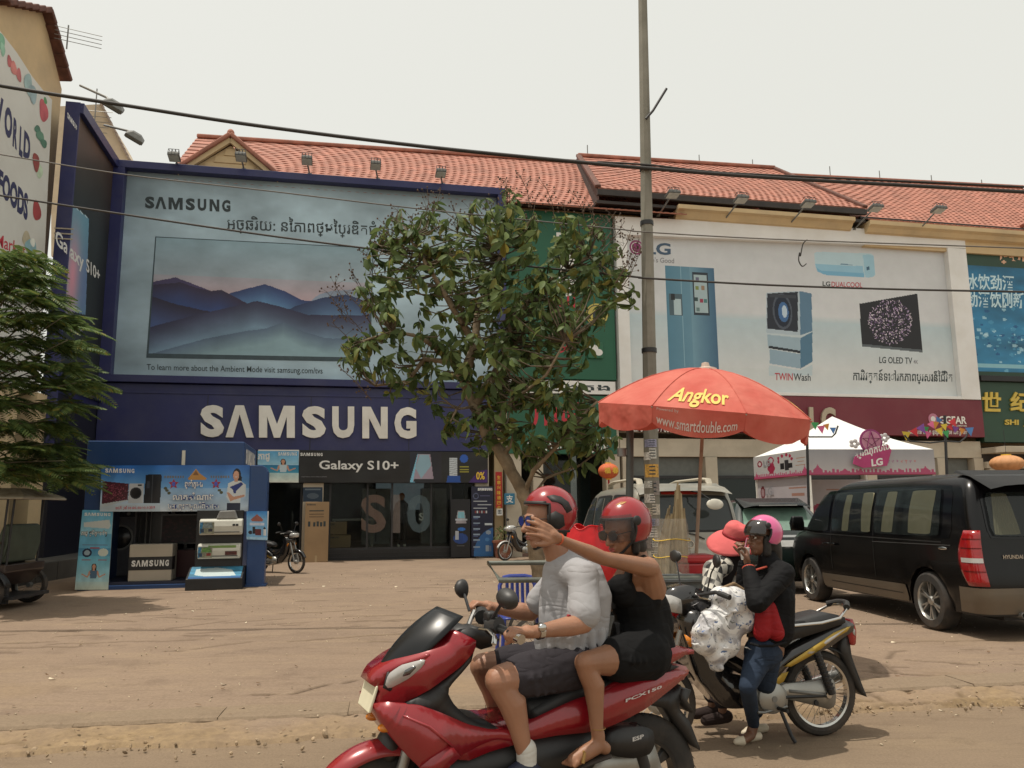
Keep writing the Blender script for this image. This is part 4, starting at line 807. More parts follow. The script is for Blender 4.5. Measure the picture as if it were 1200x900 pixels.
for y in(152,162,172):P.poly([NB(794,y),NB(830,y),NB(830,y+5),NB(794,y+5)],(.6,.58,.2))
bq=q_tlbr(FA,(351,528),(571,530.5),(571,565.5),(351,565),-.3);P.build('print',bq,t,-.325,bulge=lambda u,v:.012*math.sin(u*40)+.008*math.sin(u*17+v*5))
MB().prism([(bq[0][0]-.02,bq[0][1]-.02),(bq[1][0]+.02,bq[1][1]-.02),(bq[2][0]+.02,bq[2][1]+.02),(bq[3][0]-.02,bq[3][1]+.02)],-.30,-.04).build('backing',black_m,t,smooth=False)
text('Galaxy S10+',q_tlbr(FA,(374,539.5),(467,540),(467,554),(374,553),-.35),ink_w,t,-.352,bold=.018);logo(q_tlbr(FA,(352,530.5),(378,530.8),(378,534.5),(352,534.2),-.35),ink_w,t,-.352)
text('experience more than a phone',q_tlbr(FA,(353,558),(383,558),(383,559.5),(353,559.5),-.35),ink_g,t,-.352)
text('0%',q_tlbr(FA,(558,553),(568,553),(568,562),(558,562),-.35),ink_y,t,-.352,bold=.03)
def stand_poster(name,label,x0,x1,y0,y1,fn,yy=-.35):
    t=FAthing(name,label,'poster');q=q_tlbr(FA,(x0,y0),(x1,y0),(x1,y1),(x0,y1),yy);P=fn();P.build('print',q,t,yy)
    boxo(t,q[0][0],q[1][0],yy+.004,yy+.05,q[0][1],q[3][1],black_m,'board');
    return t,q
def f1():
    P=Print(40,100,(.10,.10,.115));P.poly([(.35,.2),(.7,.2),(.8,.42),(.25,.42)],(.62,.6,.62));P.poly([(.38,.22),(.68,.22),(.72,.33),(.34,.33)],(.5,.72,.78));P.rect(.22,.34,.85,.37,(.7,.72,.75))
    P.ell(.5,.68,.38,.09,(.12,.25,.5));P.rect(.22,.55,.4,.7,(.7,.72,.75));P.ell(.55,.52,.2,.03,(.15,.4,.7));P.rect(.3,.8,.7,.815,(.4,.4,.4));P.noise(.2,6,1);return P
def f2():
    P=Print(46,140,(.085,.10,.20));
    yy,xx=P.Y,P.X;k=((xx-1.25)/1.15)**2+((yy-1.0)/.42)**2<1;P.a[k]=(np.stack([.10+.1*yy,.22+.2*yy,.42+.22*yy],-1))[k]
    P.rect(.3,.02,.92,.05,(.6,.62,.68));P.ell(.2,.14,.13,.045,(.35,.38,.5));P.ell(.2,.14,.10,.034,(.09,.11,.2));P.rect(.4,.13,.85,.145,(.3,.3,.42))
    for i,y in enumerate((.21,.26,.31)):P.rect(.08+.2*(i==1),y,.72+.2*(i==1),y+.014,(.65,.67,.7))
    for i in range(6):P.rect(.15+.1*i,.35,.21+.1*i,.385,(.75,.75,.75)if i%2 else(.5,.2,.2))
    for y in(.43,.52,.6,.68,.76,.86):P.rect(.08,y,.4,y+.018,(.55,.62,.7));P.rect(.08,y+.03,.3,y+.038,(.3,.35,.5))
    P.rect(.6,.53,.95,.56,(.75,.78,.8));P.ell(.78,.66,.12,.03,(.55,.6,.65));P.ell(.72,.76,.1,.025,(.3,.5,.7));P.rect(.66,.84,.8,.93,(.6,.65,.7));P.rect(.82,.85,.92,.93,(.45,.5,.6));return P
stand_poster('stand_poster','narrow black standing poster with a phone, left of the blue one',528.5,551,585,653,f1);t,q=stand_poster('stand_poster','tall navy standing poster with rows of pale text, right end of the shop',552.5,578,570,652,f2)
logo(q_tlbr(FA,(560,572),(577,572),(577,575),(560,575),-.37),ink_w,t,-.356)
t=FAthing('poster','dim blue poster on the pillar above the tall cardboard carton','poster');P=Print(30,40,(.12,.2,.28));P.rect(.1,.1,.9,.2,(.4,.45,.5));P.ell(.5,.6,.3,.2,(.3,.35,.4));P.build('print',q_tlbr(FA,(355,571),(378,571),(378,588),(355,588),-.22),t,-.208)
t=FAthing('cardboard_box','tall brown fridge carton standing on the ground in front of the shop pillar','box')
cb=mat('cardboard',(.33,.22,.12));q=q_tlbr(FA,(356,588),(384,588),(384,658),(356,658),-.75);cz0=.065
boxo(t,q[0][0],q[1][0],-.75,-.22,cz0,q[2][1],cb,'carton',.012)
logo(q_tlbr(FA,(360,590.5),(370,590.5),(370,592.3),(360,592.3),-.75),ink_k,t,-.753)
for y in(598,602,605):boxo(t,q[0][0]+.12,q[1][0]-.15,-.753,-.7505,FA.hit(370,y+1.2,-.75)[1],FA.hit(370,y,-.75)[1],ink_k if y==598 else mat('faded_print',(.18,.12,.07),.8),'carton_print')
for i,x in enumerate((361,367,371,375,379)):boxo(t,FA.hit(x,615,-.75)[0],FA.hit(x+2.6,615,-.75)[0],-.753,-.7505,FA.hit(370,617,-.75)[1],FA.hit(370,611+(i%2),-.75)[1],ink_k,'carton_symbol')
boxo(t,(q[0][0]+q[1][0])/2-.03,(q[0][0]+q[1][0])/2+.03,-.7515,-.7503,cz0,cz0+.2,mat('packing_tape',(.45,.34,.2),.4),'tape')
t=FAthing('door_banner','narrow red vertical couplet banner with gold characters beside the blue payment sign','banner')
q=q_tlbr(FA,(581,553),(588.5,553),(588.5,595),(581,595),-.3);boxo(t,q[0][0],q[1][0],-.3,-.27,q[0][1],q[2][1],mat('red_cloth',(.4,.02,.02),.7),'cloth')
for i,ch in enumerate('生意兴隆通四海'):z=q[2][1]-.12-i*.165;text(ch,rect4(q[0][0]+.04,q[1][0]-.04,z-.12,z),ink_y,t,-.304)
t=FAthing('payment_sign','small square blue payment sign with a white character beside the trunk','sign')
q=q_tlbr(FA,(591,578),(603.5,578),(603.5,591.5),(591,591.5),-.4);boxo(t,q[0][0],q[1][0],-.4,-.36,q[0][1],q[2][1],mat('pay_blue',(.03,.18,.3),.5),'plate',.02);text('支',rect4(q[0][0]+.06,q[1][0]-.06,q[0][1]+.06,q[2][1]-.06),ink_w,t,-.404,bold=.02)
MB().tube([((q[0][0]+q[1][0])/2-.1,-.34,.06),((q[0][0]+q[1][0])/2-.1,-.34,q[2][1]+.7)],.02,8).build('post',steel,t)
t=FAthing('notice','white notice with black script on the narrow pillar by the flower pot','notice');q=q_tlbr(FA,(582,596),(589,596),(589,604),(582,604),-.3);boxo(t,q[0][0],q[1][0],-.3,-.28,q[0][1],q[2][1],ink_w,'card');text('图',rect4(q[0][0]+.04,q[1][0]-.04,q[0][1]+.04,q[2][1]-.04),ink_k,t,-.304)
pc=FA.w(sx(589,650,-.6),-.6,.06)
t=thing('flower_pot','square tapering terracotta flower pot with a small plant at the shop step','pot',pc,FA.a)
MB().loft([[(-.2,-.2,0),(.2,-.2,0),(.2,.2,0),(-.2,.2,0)],[(-.27,-.27,.48),(.27,-.27,.48),(.27,.27,.48),(-.27,.27,.48)],[(-.3,-.3,.48),(.3,-.3,.48),(.3,.3,.48),(-.3,.3,.48)],[(-.3,-.3,.55),(.3,-.3,.55),(.3,.3,.55),(-.3,.3,.55)]]).build('pot',mat('terracotta_pot',(.25,.09,.05),.8,var=.2),t,smooth=False)
mb=MB();rs=random.Random(6)
for i in range(60):
    a=rs.uniform(0,6.28);r=rs.uniform(.02,.24);z=.55+rs.uniform(.02,.42);mb.at((r*math.cos(a),r*math.sin(a),z),(rs.uniform(-1,1),rs.uniform(-1,1),a));mb.add([(0,0,0),(.05,.03,.02),(.12,0,0),(.05,-.03,.02)],[(0,1,2,3)])
mb.at();mb.tube([(0,0,.5),(.02,0,.85)],.012,5);mb.build('plant',mat('pot_leaf',(.14,.19,.07),.6,var=.4,scale=9),t,smooth=False,fix=False)
# ============================================================ blue display booth on the forecourt
BF=Frame(gnd(200,689,.06),FANG);BO=BF.o.copy();BO.z=0;BF=Frame(BO,FANG)
t=thing('display_booth','open fronted dark blue display booth with a canopy band on the forecourt','booth',BF.o,BF.a)
bh=lambda px,py,y=0:BF.hit(px,py,y)
x0=bh(103,530)[0];x1=bh(286,530)[0];zt=bh(200,517)[1];zm=bh(200,549)[1]
boxo(t,x0-.02,x1,0,2.6,zm,zt,blue_k,'canopy',.02);boxo(t,x0,x0+.3,.0,2.6,.06,zm-.003,blue_k,'side_wall',.01);boxo(t,x1-.1,x1-.02,.3,2.6,.06,zm-.003,blue_k,'side_wall',.01)
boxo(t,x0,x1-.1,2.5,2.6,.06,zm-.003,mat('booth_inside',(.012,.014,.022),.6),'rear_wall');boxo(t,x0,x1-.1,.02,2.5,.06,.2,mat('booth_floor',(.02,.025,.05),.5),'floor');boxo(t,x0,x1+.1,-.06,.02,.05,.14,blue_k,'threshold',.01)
v0=zm+.12;v1=zt-.12
lg=logo([(.35,v0),(2.2,v0),(2.2,v1),(.35,v1)],ink_w,t,0);lg.rotation_euler=(0,0,R(90));lg.location=(x1+.005,0,0)
pb=thing('post','rounded blue steel post at the right front corner of the booth','post',BF.w(bh(300,680)[0],-.1,.06),BF.a)
pw=(bh(311,650)[0]-bh(290,650)[0])/2;zp=bh(300,546)[1]
MB().prism([(-pw,0),(pw,0),(pw,zp-.2),(pw-.05,zp-.1),(pw-.12,zp-.06),(-pw,zp-.06)],-.15,.25).build('column',blue_k,pb,smooth=False,bevel=.015);MB().box(-pw-.03,pw+.04,-.19,.29,0,.04).build('base_plate',blue_k,pb,smooth=False)
for zz in(.9,1.9):MB().box(pw-.001,pw+.004,-.1,.2,zz,zz+.02).build('panel_seam',black_m,pb,smooth=False)
bm_=mat('black_enamel',(.02,.02,.022),.25)
def binside(name,label,cat,px,y,z=.2):return thing(name,label,cat,BF.w(bh(px,660,y)[0],y,z),BF.a)
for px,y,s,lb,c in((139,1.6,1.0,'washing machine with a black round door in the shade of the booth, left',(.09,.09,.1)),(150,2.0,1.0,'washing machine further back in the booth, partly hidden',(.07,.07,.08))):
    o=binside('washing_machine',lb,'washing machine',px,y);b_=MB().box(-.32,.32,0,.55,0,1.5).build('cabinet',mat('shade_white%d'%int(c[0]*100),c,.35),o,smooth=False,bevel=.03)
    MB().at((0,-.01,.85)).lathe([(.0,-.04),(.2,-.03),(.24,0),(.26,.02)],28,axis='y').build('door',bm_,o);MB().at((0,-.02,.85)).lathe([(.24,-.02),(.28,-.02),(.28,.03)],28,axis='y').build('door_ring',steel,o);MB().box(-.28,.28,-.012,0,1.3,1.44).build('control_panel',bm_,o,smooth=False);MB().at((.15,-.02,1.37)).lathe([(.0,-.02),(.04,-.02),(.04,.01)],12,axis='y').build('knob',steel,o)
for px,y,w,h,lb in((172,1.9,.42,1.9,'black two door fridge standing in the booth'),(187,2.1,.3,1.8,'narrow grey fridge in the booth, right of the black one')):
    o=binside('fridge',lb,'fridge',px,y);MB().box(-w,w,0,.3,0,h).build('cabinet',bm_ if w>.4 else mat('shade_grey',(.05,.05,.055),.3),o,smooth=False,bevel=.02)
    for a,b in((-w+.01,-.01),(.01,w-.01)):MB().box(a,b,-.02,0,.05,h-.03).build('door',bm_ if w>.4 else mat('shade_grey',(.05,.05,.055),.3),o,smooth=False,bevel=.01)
    for a in(-.05,.05):MB().box(a-.01,a+.01,-.06,-.02,.6,1.4).build('handle',steel,o,smooth=False)
for px,y,z,lb in((216,1.2,.9,'television showing red flowers in the shade of the booth'),):
    o=binside('television',lb,'television',px,y,z);P=Print(60,40,(.10,.04,.05));rs=random.Random(2)
    for k in range(120):P.ell(rs.random(),rs.uniform(.1,1),.04,.04,rs.choice([(.18,.05,.07),(.12,.03,.05),(.22,.1,.12)]))
    P.build('picture',rect4(-.5,.5,.03,.62),o,-.008);MB().box(-.53,.53,0,.05,0,.65).build('bezel',bm_,o,smooth=False);MB().box(-.2,.2,-.1,.15,-.12,-.1).build('stand',bm_,o,smooth=False);MB().box(-.03,.03,0,.04,-.1,0).build('neck',bm_,o,smooth=False)
    o=binside('display_plinth','dark red display plinth under the television in the booth','plinth',px,y-.1,.2);MB().box(-.55,.55,-.1,.5,0,.575).build('plinth_box',mat('dark_red_laminate',(.06,.012,.014),.5),o,smooth=False,bevel=.01)
t=thing('booth_banner','blue vinyl banner with appliances and a smiling woman hung across the booth front','banner',BF.o,BF.a)
P=Print(300,96,(.28,.52,.78));P.vgrad(0,0,1,.5,(.16,.40,.70),(.42,.64,.84));P.vgrad(0,.5,1,1,(.55,.7,.84),(.80,.84,.87));P.rect(0,.85,.4,1,(.72,.78,.82));P.noise(.10,9,3)
def NN(x,y):return((x-74)/700,(y-142)/215)
rs=random.Random(3);P.poly([NN(80,215),NN(202,228),NN(200,302),NN(82,322)],(.28,.1,.16))
for k in range(150):x=rs.uniform(84,198);y=rs.uniform(232,305);c=NN(x,y);P.poly([c,NN(x+rs.uniform(4,12),y+rs.uniform(-8,2)),NN(x+6,y+5)],rs.choice([(.42,.16,.24),(.2,.06,.1),(.55,.28,.34)]))
P.poly([NN(80,322),NN(200,303),NN(200,306),NN(80,340)],(.72,.76,.78))
P.poly([NN(206,228),NN(272,226),NN(272,318),NN(202,320)],(.72,.74,.76));P.ell(*NN(236,272),.039,.125,(.16,.17,.2));P.ell(*NN(236,272),.028,.095,(.07,.07,.09));P.poly([NN(245,232),NN(262,232),NN(262,239),NN(245,239)],(.1,.1,.12))
P.poly([NN(280,186),NN(350,184),NN(356,192),NN(352,318),NN(274,318)],(.11,.12,.15));P.poly([NN(313,186),NN(315,186),NN(315,318),NN(313,318)],(.3,.32,.35));P.poly([NN(286,215),NN(300,215),NN(300,250),NN(286,250)],(.22,.24,.28))
P.poly([NN(478,205),NN(500,178),NN(515,158),NN(530,178),NN(568,205),NN(560,212),NN(484,212)],(.72,.52,.25));P.poly([NN(500,190),NN(515,165),NN(530,190)],(.5,.32,.14))
for cx,cy,c in((412,230,(.62,.18,.2)),(612,230,(.62,.18,.2))):
    pts=[]
    for i in range(10):r=(26 if i%2==0 else 12);pts.append(NN(cx+r*1.0*math.sin(i*.628),cy-r*math.cos(i*.628)))
    P.poly(pts,c);P.ell(*NN(cx,cy),.012,.05,(.3,.35,.75))
for cx,cy in((382,260),(392,272),(630,260),(640,270),(375,250)):P.ell(*NN(cx,cy),.012,.03,(.3,.3,.2))
for x in range(368,670,12):
    if abs(x-520)>60:P.poly([NN(x,192),NN(x+8,192),NN(x+8,202),NN(x,202)],(.42,.42,.42)if x%24 else(.5,.3,.2))
P.ell(*NN(712,186),.028,.13,(.08,.06,.06));P.poly([NN(720,180),NN(738,200),NN(735,225),NN(715,215)],(.08,.06,.06));P.ell(*NN(709,192),.020,.105,(.80,.60,.50));P.poly([NN(672,228),NN(700,215),NN(730,215),NN(758,235),NN(757,290),NN(735,295),NN(732,318),NN(685,318),NN(665,290)],(.82,.84,.84))
P.poly([NN(700,205),NN(718,205),NN(718,220),NN(702,220)],(.78,.58,.48));P.poly([NN(680,245),NN(735,222),NN(745,232),NN(712,262),NN(712,275),NN(700,275),NN(696,258)],(.14,.22,.5));P.poly([NN(666,270),NN(676,270),NN(700,290),NN(752,280),NN(752,290),NN(700,305),NN(685,312)],(.78,.58,.48));P.poly([NN(668,318),NN(735,318),NN(733,355),NN(668,355)],(.09,.11,.22));P.poly([NN(702,196),NN(716,196),NN(709,201)],(.8,.8,.8))
bq=q_tlbr(BF,(119,545.5),(293,545),(291,599),(117,599.5),-.12);bul=lambda u,v:.02*math.sin(u*26+v*3)*(v)*(1-v)*3+.015*math.sin(u*9+1)
P.build('print',bq,t,-.14,bulge=bul,m=mat('vinyl_print',(1,1,1),.35,attr='paint',var=.03,scale=3));Pb=Print(60,10,(.75,.75,.75));ob=Pb.build('banner_back',bq,t,-.135,bulge=bul,m=mat('vinyl_back',(.6,.6,.6),.5))
logo(q_tlbr(BF,(124,549),(158,549.5),(158,554.5),(124,554),-.15),ink_w,t,-.19)
navy_l=mat('navy_outline_print',(.03,.05,.22),.6)
for s_,q in(('ឆ្នាំក្មេរ',(217,562,238,573)),('លាភសំណាង',(203,577,251,586)),('បញ្ចុះតម្លៃពិសេស',(197,588,257,598))):
    for b_,m_,y_ in((.07,navy_l,-.188),(.028,ink_w,-.192)):text(s_,q_tlbr(BF,(q[0],q[1]),(q[2],q[1]),(q[2],q[3]),(q[0],q[3]),-.15),m_,t,y_,bold=b_)
text('ចាប់ពី ថ្ងៃ ០១ ដល់ ៣០ មេសា 2019',q_tlbr(BF,(136,593),(182,592),(182,597),(136,598),-.15),ink_r,t,-.19,bold=.02)
MB().tube([(bh(215,540,-.05)[0],-.05,bh(215,545,-.05)[1]),(bh(215.5,528,-.05)[0],-.05,bh(215.5,528,-.05)[1])],.035,8).build('hanging_rod',mat('white_pipe',(.6,.58,.5),.5),t)
o=thing('cardboard_box','white and black carton on the booth floor in front of the products','box',BF.w(bh(174,680,.0)[0],.08,.2),BF.a)
cw=(bh(199,660)[0]-bh(148,660)[0])/2;cz=bh(174,638)[1]-.2;MB().box(-cw,cw,0,.5,0,cz).build('carton',mat('pale_card',(.45,.40,.32),.7,var=.08,scale=2),o,smooth=False,bevel=.015)
MB().box(-cw-.003,cw+.003,-.004,.3,cz*.30,cz*.66).build('label_band',black_m,o,smooth=False);logo(rect4(-cw*.86,cw*.86,cz*.40,cz*.57),ink_w,o,-.007)
o=thing('display_stand','black display stand with a sloping printed foot carrying two air conditioners','stand',BF.w(bh(257,680)[0],-.3,.06),BF.a)
sw=(bh(284,650,-.3)[0]-bh(229,650,-.3)[0])/2;zt2=bh(257,598,-.3)[1]
MB().box(-sw,sw,.0,.2,0,zt2-.06).build('board',black_m,o,smooth=False,bevel=.01)
fw=sw+.08;MB().prism([(-.45,0),(.3,0),(.3,.42),(-.0,.42),(-.45,.22)],-fw,fw,'yz').build('foot',black_m,o,smooth=False,bevel=.01)
P=Print(80,30,(.25,.5,.62));P.noise(.4,8,9);P.poly([(.1,.2),(.5,.1),(.8,.3),(.9,.8),(.4,.9),(.1,.7)],(.72,.78,.78));P.rect(0,.85,1,1,(.15,.35,.55));pr=P.build('print',rect4(-fw+.04,fw-.04,0,.49),o,0);pr.rotation_euler=(R(-66),0,0);pr.location=(0,-.446,.228)
def ac(px,py0,py1,label,px0,px1,ylw,cap):
    a=thing('air_conditioner',label,'air conditioner',BF.w(bh((px0+px1)/2,py1,-.5)[0],-.3,bh(257,py1,-.5)[1]),BF.a);w=(bh(px1,620,-.5)[0]-bh(px0,620,-.5)[0])/2;h=bh(257,py0,-.5)[1]-bh(257,py1,-.5)[1]
    sec=[(0,.02),(-.16,0),(-.2,.05),(-.215,h*.55),(-.19,h*.9),(-.12,h),(0,h)]
    MB().prism(sec,-w,w,'yz').build('case',mat('aged_white',(.55,.52,.40)if ylw else(.55,.54,.47),.35,var=.05),a,bevel=.02,smooth=False);MB().box(-w+.05,w-.05,-.216,-.2,.05,.065).build('louvre',dark_m,a,smooth=False)
    P=Print(60,24,(.5,.5,.42));P.poly([(0,.0),(.25,0),(.12,1),(0,1)],(.2,.45,.6));P.poly([(.3,.1),(.8,0),(.95,.5),(.25,.5)],(.35,.5,.25)if ylw else(.45,.5,.5));P.rect(.05,.6,.3,.9,(.15,.25,.35));P.rect(.6,.6,.9,.85,(.45,.12,.1)if ylw else(.15,.15,.2));P.noise(.4,9,1)
    P.build('sticker',rect4(-w*.96,-w*.3,h*.1,h*.8),a,-.219);
    if ylw:Q_=Print(40,12,(.3,.1,.08));Q_.noise(.9,9,2);Q_.build('sticker',rect4(w*.3,w*.85,h*.25,h*.5),a,-.219);MB().box(-w*.5,w*.8,-.205,-.19,h*.72,h*.88).build('green_strip',mat('green_strip',(.15,.25,.06),.4),a,smooth=False)
    else:
        for q in(.55,.7):MB().box(w*q,w*q+.05,-.219,-.2,h*.55,h*.68).build('badge',dark_m,a,smooth=False)
    if cap:MB().prism([(-w*.25,h),(-w*.1,h+.16),(w*.6,h+.17),(w*.75,h)],-.16,0).build('top_grille',mat('grey_grille',(.25,.25,.24),.4),a,smooth=False,bevel=.02)
    return a
ac(257,608,627,'upper wall air conditioner with a raised grille on the black stand',233,283.5,False,True);ac(257,637,655,'lower cream air conditioner with green strip on the black stand',231,281,True,False)
t=thing('post_poster','small blue appliance poster hung on the booth post','poster',BF.o,BF.a);P=Print(46,64,(.45,.66,.82));P.vgrad(0,0,1,.3,(.2,.5,.78),(.5,.7,.85));P.poly([(.2,.3),(.5,.1),(.8,.3),(.75,.36),(.25,.36)],(.6,.35,.3));P.rect(.15,.4,.85,.5,(.75,.78,.85));P.rect(.28,.55,.42,.8,(.08,.08,.1));P.rect(.42,.62,.7,.84,(.35,.12,.14));P.ell(.18,.75,.09,.07,(.1,.1,.14));P.ell(.86,.6,.05,.05,(.1,.08,.08));P.rect(.8,.63,.93,.85,(.8,.8,.8));P.rect(0,.9,1,1,(.6,.75,.85));P.noise(.15,9,2)
q=q_tlbr(BF,(289,599),(313.5,599),(313.5,633),(289,632),-.3);P.build('print',q,t,-.31);boxo(t,q[0][0],q[1][0],-.306,-.28,q[0][1],q[2][1],white_p,'board')
ST=Frame(gnd(108,692,.06)*1.0,FANG+R(4));ST.o.z=0
t=thing('stand_banner','narrow pale blue standing banner with a woman and an air conditioner, left of the booth','banner',ST.o,ST.a)
P=Print(80,170,(.4,.68,.8));P.vgrad(0,0,1,.3,(.35,.66,.8),(.6,.8,.86));P.vgrad(0,.48,1,.58,(.28,.55,.7),(.35,.62,.74));P.vgrad(0,.58,1,.9,(.4,.7,.8),(.66,.82,.85));P.vgrad(0,.9,1,1,(.7,.82,.82),(.78,.82,.76));P.noise(.12,8,5)
P.poly([(.08,.16),(.9,.12),(.95,.2),(.9,.235),(.1,.215)],(.78,.80,.78));P.ell(.27,.54,.15,.055,(.10,.14,.26));P.ell(.27,.54,.09,.033,(.6,.68,.72));P.ell(.77,.535,.16,.05,(.80,.83,.78))
for x0_ in(.12,.62):P.rect(x0_,.625,x0_+.28,.635,(.6,.35,.4))
P.rect(.1,.435,.9,.445,(.4,.5,.62));P.rect(.35,.47,.65,.49,(.6,.3,.35));figure(P,.52,.71,.058,top=(.3,.42,.52));
q=q_tlbr(ST,(97,597.5),(133,598),(127,691),(88,691),0);
P.build('print',q,t,-.03);MB().prism([q[0],q[1],q[2],q[3]],-.026,.0).build('board',mat('banner_edge',(.5,.5,.48),.5),t,smooth=False);logo([(lambda u,v:tuple(qmap(q,u,v)))(u,v)for u,v in((.08,.925),(.92,.925),(.92,.965),(.08,.965))],ink_w,t,-.034)
text('ភាជូ ថ្មីក្តៅៗ',[tuple(qmap(q,u,v))for u,v in((.02,.66),(.85,.66),(.85,.75),(.02,.75))],ink_k,t,-.034,bold=.07);text('ភាជូ ថ្មីក្តៅៗ',[tuple(qmap(q,u,v))for u,v in((.03,.665),(.84,.665),(.84,.745),(.03,.745))],ink_w,t,-.038,bold=.02)
mb=MB();mb.tube([(q[0][0]+.1,.0,.1),(q[0][0]+.1,.5,.06)],.015,6);mb.tube([(q[1][0]-.1,.0,.1),(q[1][0]-.1,.5,.06)],.015,6);mb.build('foot',steel,t)
# ============================================================ trees
bark_m=mat('tree_bark',(.24,.185,.12),.9,var=.4,scale=7,bump=.012,dirt=(.12,.085,.05),dirt_amt=.7)
def leaf_mat(name,col,col2,tr=.35):
    m=bpy.data.materials.new(name);m.use_nodes=True;N=m.node_tree.nodes;L=m.node_tree.links;b=N['Principled BSDF'];b.inputs['Roughness'].default_value=.55;b.inputs['Specular IOR Level'].default_value=.3
    gi=N.new('ShaderNodeNewGeometry');oi=N.new('ShaderNodeObjectInfo');ad=N.new('ShaderNodeMath');ad.operation='ADD';L.new(gi.outputs['Random Per Island'],ad.inputs[0]);L.new(oi.outputs['Random'],ad.inputs[1]);fr=N.new('ShaderNodeMath');fr.operation='FRACT';L.new(ad.outputs[0],fr.inputs[0])
    cr=N.new('ShaderNodeValToRGB');cr.color_ramp.elements[0].color=(*col,1);cr.color_ramp.elements[1].color=(*col2,1);cr.color_ramp.elements[0].position=.1;cr.color_ramp.elements[1].position=.85
    e=cr.color_ramp.elements.new(.985);e.color=(col2[0]*1.3,col2[1]*.85,col2[2]*.6,1)
    L.new(fr.outputs[0],cr.inputs[0]);L.new(cr.outputs[0],b.inputs['Base Color'])
    t=N.new('ShaderNodeBsdfTranslucent');L.new(cr.outputs[0],t.inputs[0]);mx=N.new('ShaderNodeMixShader');mx.inputs[0].default_value=tr;L.new(b.outputs[0],mx.inputs[1]);L.new(t.outputs[0],mx.inputs[2]);L.new(mx.outputs[0],N['Material Output'].inputs[0]);return m
def leaf_shape(l,w,droop,fold=.25):
    prof=[(0,.05),(.18,.45),(.42,.92),(.62,1),(.82,.7),(1,.05)];v=[];f=[]
    for t,ww in prof:
        z=-droop*t*t*l
        for s_ in(-1,0,1):v.append((t*l,s_*ww*w/2,z+abs(s_)*ww*w*fold*.5))
    for i in range(5):f+=[(i*3,i*3+1,i*3+4,i*3+3),(i*3+1,i*3+2,i*3+5,i*3+4)]
    return v,f
def foliage(tree,spots,shapes,m,name,ncap=300):
    """spots: list of (matrix, shape index). the nearest are parts, the others one mesh"""
    spots=sorted(spots,key=lambda s:(s[0].translation-Vector((0,0,CAM_H))).length);meshes=[]
    for v,f in shapes:
        me=bpy.data.meshes.new(name);me.from_pydata(v,[],f);me.update();me.shade_smooth();me.materials.append(m);meshes.append(me)
    inv=Matrix.Translation(-tree.location)
    for M,k in spots[:ncap]:
        o=bpy.data.objects.new(name,meshes[k]);COL.objects.link(o);o.parent=tree;o.matrix_local=inv@M
    V=[];Fc=[];
    for M,k in spots[ncap:]:
        v,f=shapes[k];o=len(V);A=inv@M;V+=[tuple(A@Vector(p))for p in v];Fc+=[tuple(i+o for i in q)for q in f]
    me=bpy.data.meshes.new('foliage');me.from_pydata(V,[],Fc);me.update();me.shade_smooth();me.materials.append(m);o=bpy.data.objects.new('foliage',me);COL.objects.link(o);o.parent=tree;o['kind']='stuff'
rs=random.Random(12)
TY=10.5
base=gnd(636,741,.06);base=Vector((atY(636,741,TY).x,TY,.06))
t=thing('tree','small bare trunked tree with large drooping leaves growing in the middle of the forecourt','tree',base)
def TP(px,py,dy=0):return atY(px,py,TY+dy)-base
def limb(pts,r0,r1,nm='limb',n=10,parent=None):
    P=[TP(*p)for p in pts];Q=[]
    for i in range(len(P)-1):
        for k in range(4):Q.append(P[i].lerp(P[i+1],k/4)+Vector([rs.uniform(-1,1)*.012*(r0*8)for _ in range(3)])*(1 if k or i else 0))
    Q.append(P[-1]);m_=len(Q);rad=[(r0+(r1-r0)*i/(m_-1))*(1+.10*math.sin(i*1.7))for i in range(m_)]
    MB().tube(Q,rad,n).build(nm,bark_m,parent or t,ang=180);return Q
trunk=limb([(637,745,0),(635,700,0),(630,655,0),(620,600,0),(612,575,0),(588,531,0),(570,508,0),(556,476,0),(546,452,0)],.105,.062,'trunk',14)
L1=limb([(546,454,0),(545,434,-.1),(557,404,-.1),(560,370,0),(575,330,.1),(590,290,.2)],.08,.03)
L2=limb([(548,456,0),(530,425,.1),(497,421,.1),(478,447,.1),(440,452,0)],.05,.015)
L3=limb([(556,474,0),(585,430,.3),(595,400,.3),(598,380,.4),(640,330,.5),(690,300,.4)],.07,.02)
L4=limb([(530,426,.1),(500,400,-.2),(484,393,-.3),(460,388,-.3),(425,400,-.4)],.035,.012)
L5=limb([(557,404,-.1),(530,360,-.4),(500,310,-.5),(480,280,-.5)],.05,.015)
L6=limb([(615,578,0),(625,552,-.2),(655,520,-.5),(680,490,-.6),(700,470,-.6)],.035,.014)
L7=limb([(570,508,0),(600,470,-.5),(640,440,-.8),(662,400,-.8)],.03,.012)
L8=limb([(556,476,0),(535,480,-.4),(528,494,-.5)],.02,.008)
L9=limb([(618,590,0),(640,560,.3),(680,545,.4),(700,530,.4)],.022,.01)
limb([(590,534,0),(600,520,-.15),(604,500,-.2)],.035,.02,'stump')
skel=[p for L_ in(L1,L2,L3,L4,L5,L6,L7,L8,L9)for p in L_]
blobs=[(470,272,32),(515,268,34),(560,262,34),(600,255,36),(645,268,36),(690,285,34),(722,305,22),(445,305,30),(490,318,40),(545,318,42),(600,318,44),(655,325,40),(700,335,26),(465,362,32),(520,372,42),(575,375,42),(630,378,42),(668,380,26),(432,345,22),(405,405,22),(425,418,26),(455,402,22),(470,445,22),(515,425,26),(560,432,36),(610,435,44),(652,432,38),(625,482,46),(672,484,36),(700,500,26),(575,478,28),(530,497,18),(650,520,34),(690,524,24),(610,518,26),(742,348,12),(700,362,20),(722,335,20),(680,400,18),(505,460,16),(560,520,16),(600,400,30),(560,345,34),(620,350,36)]
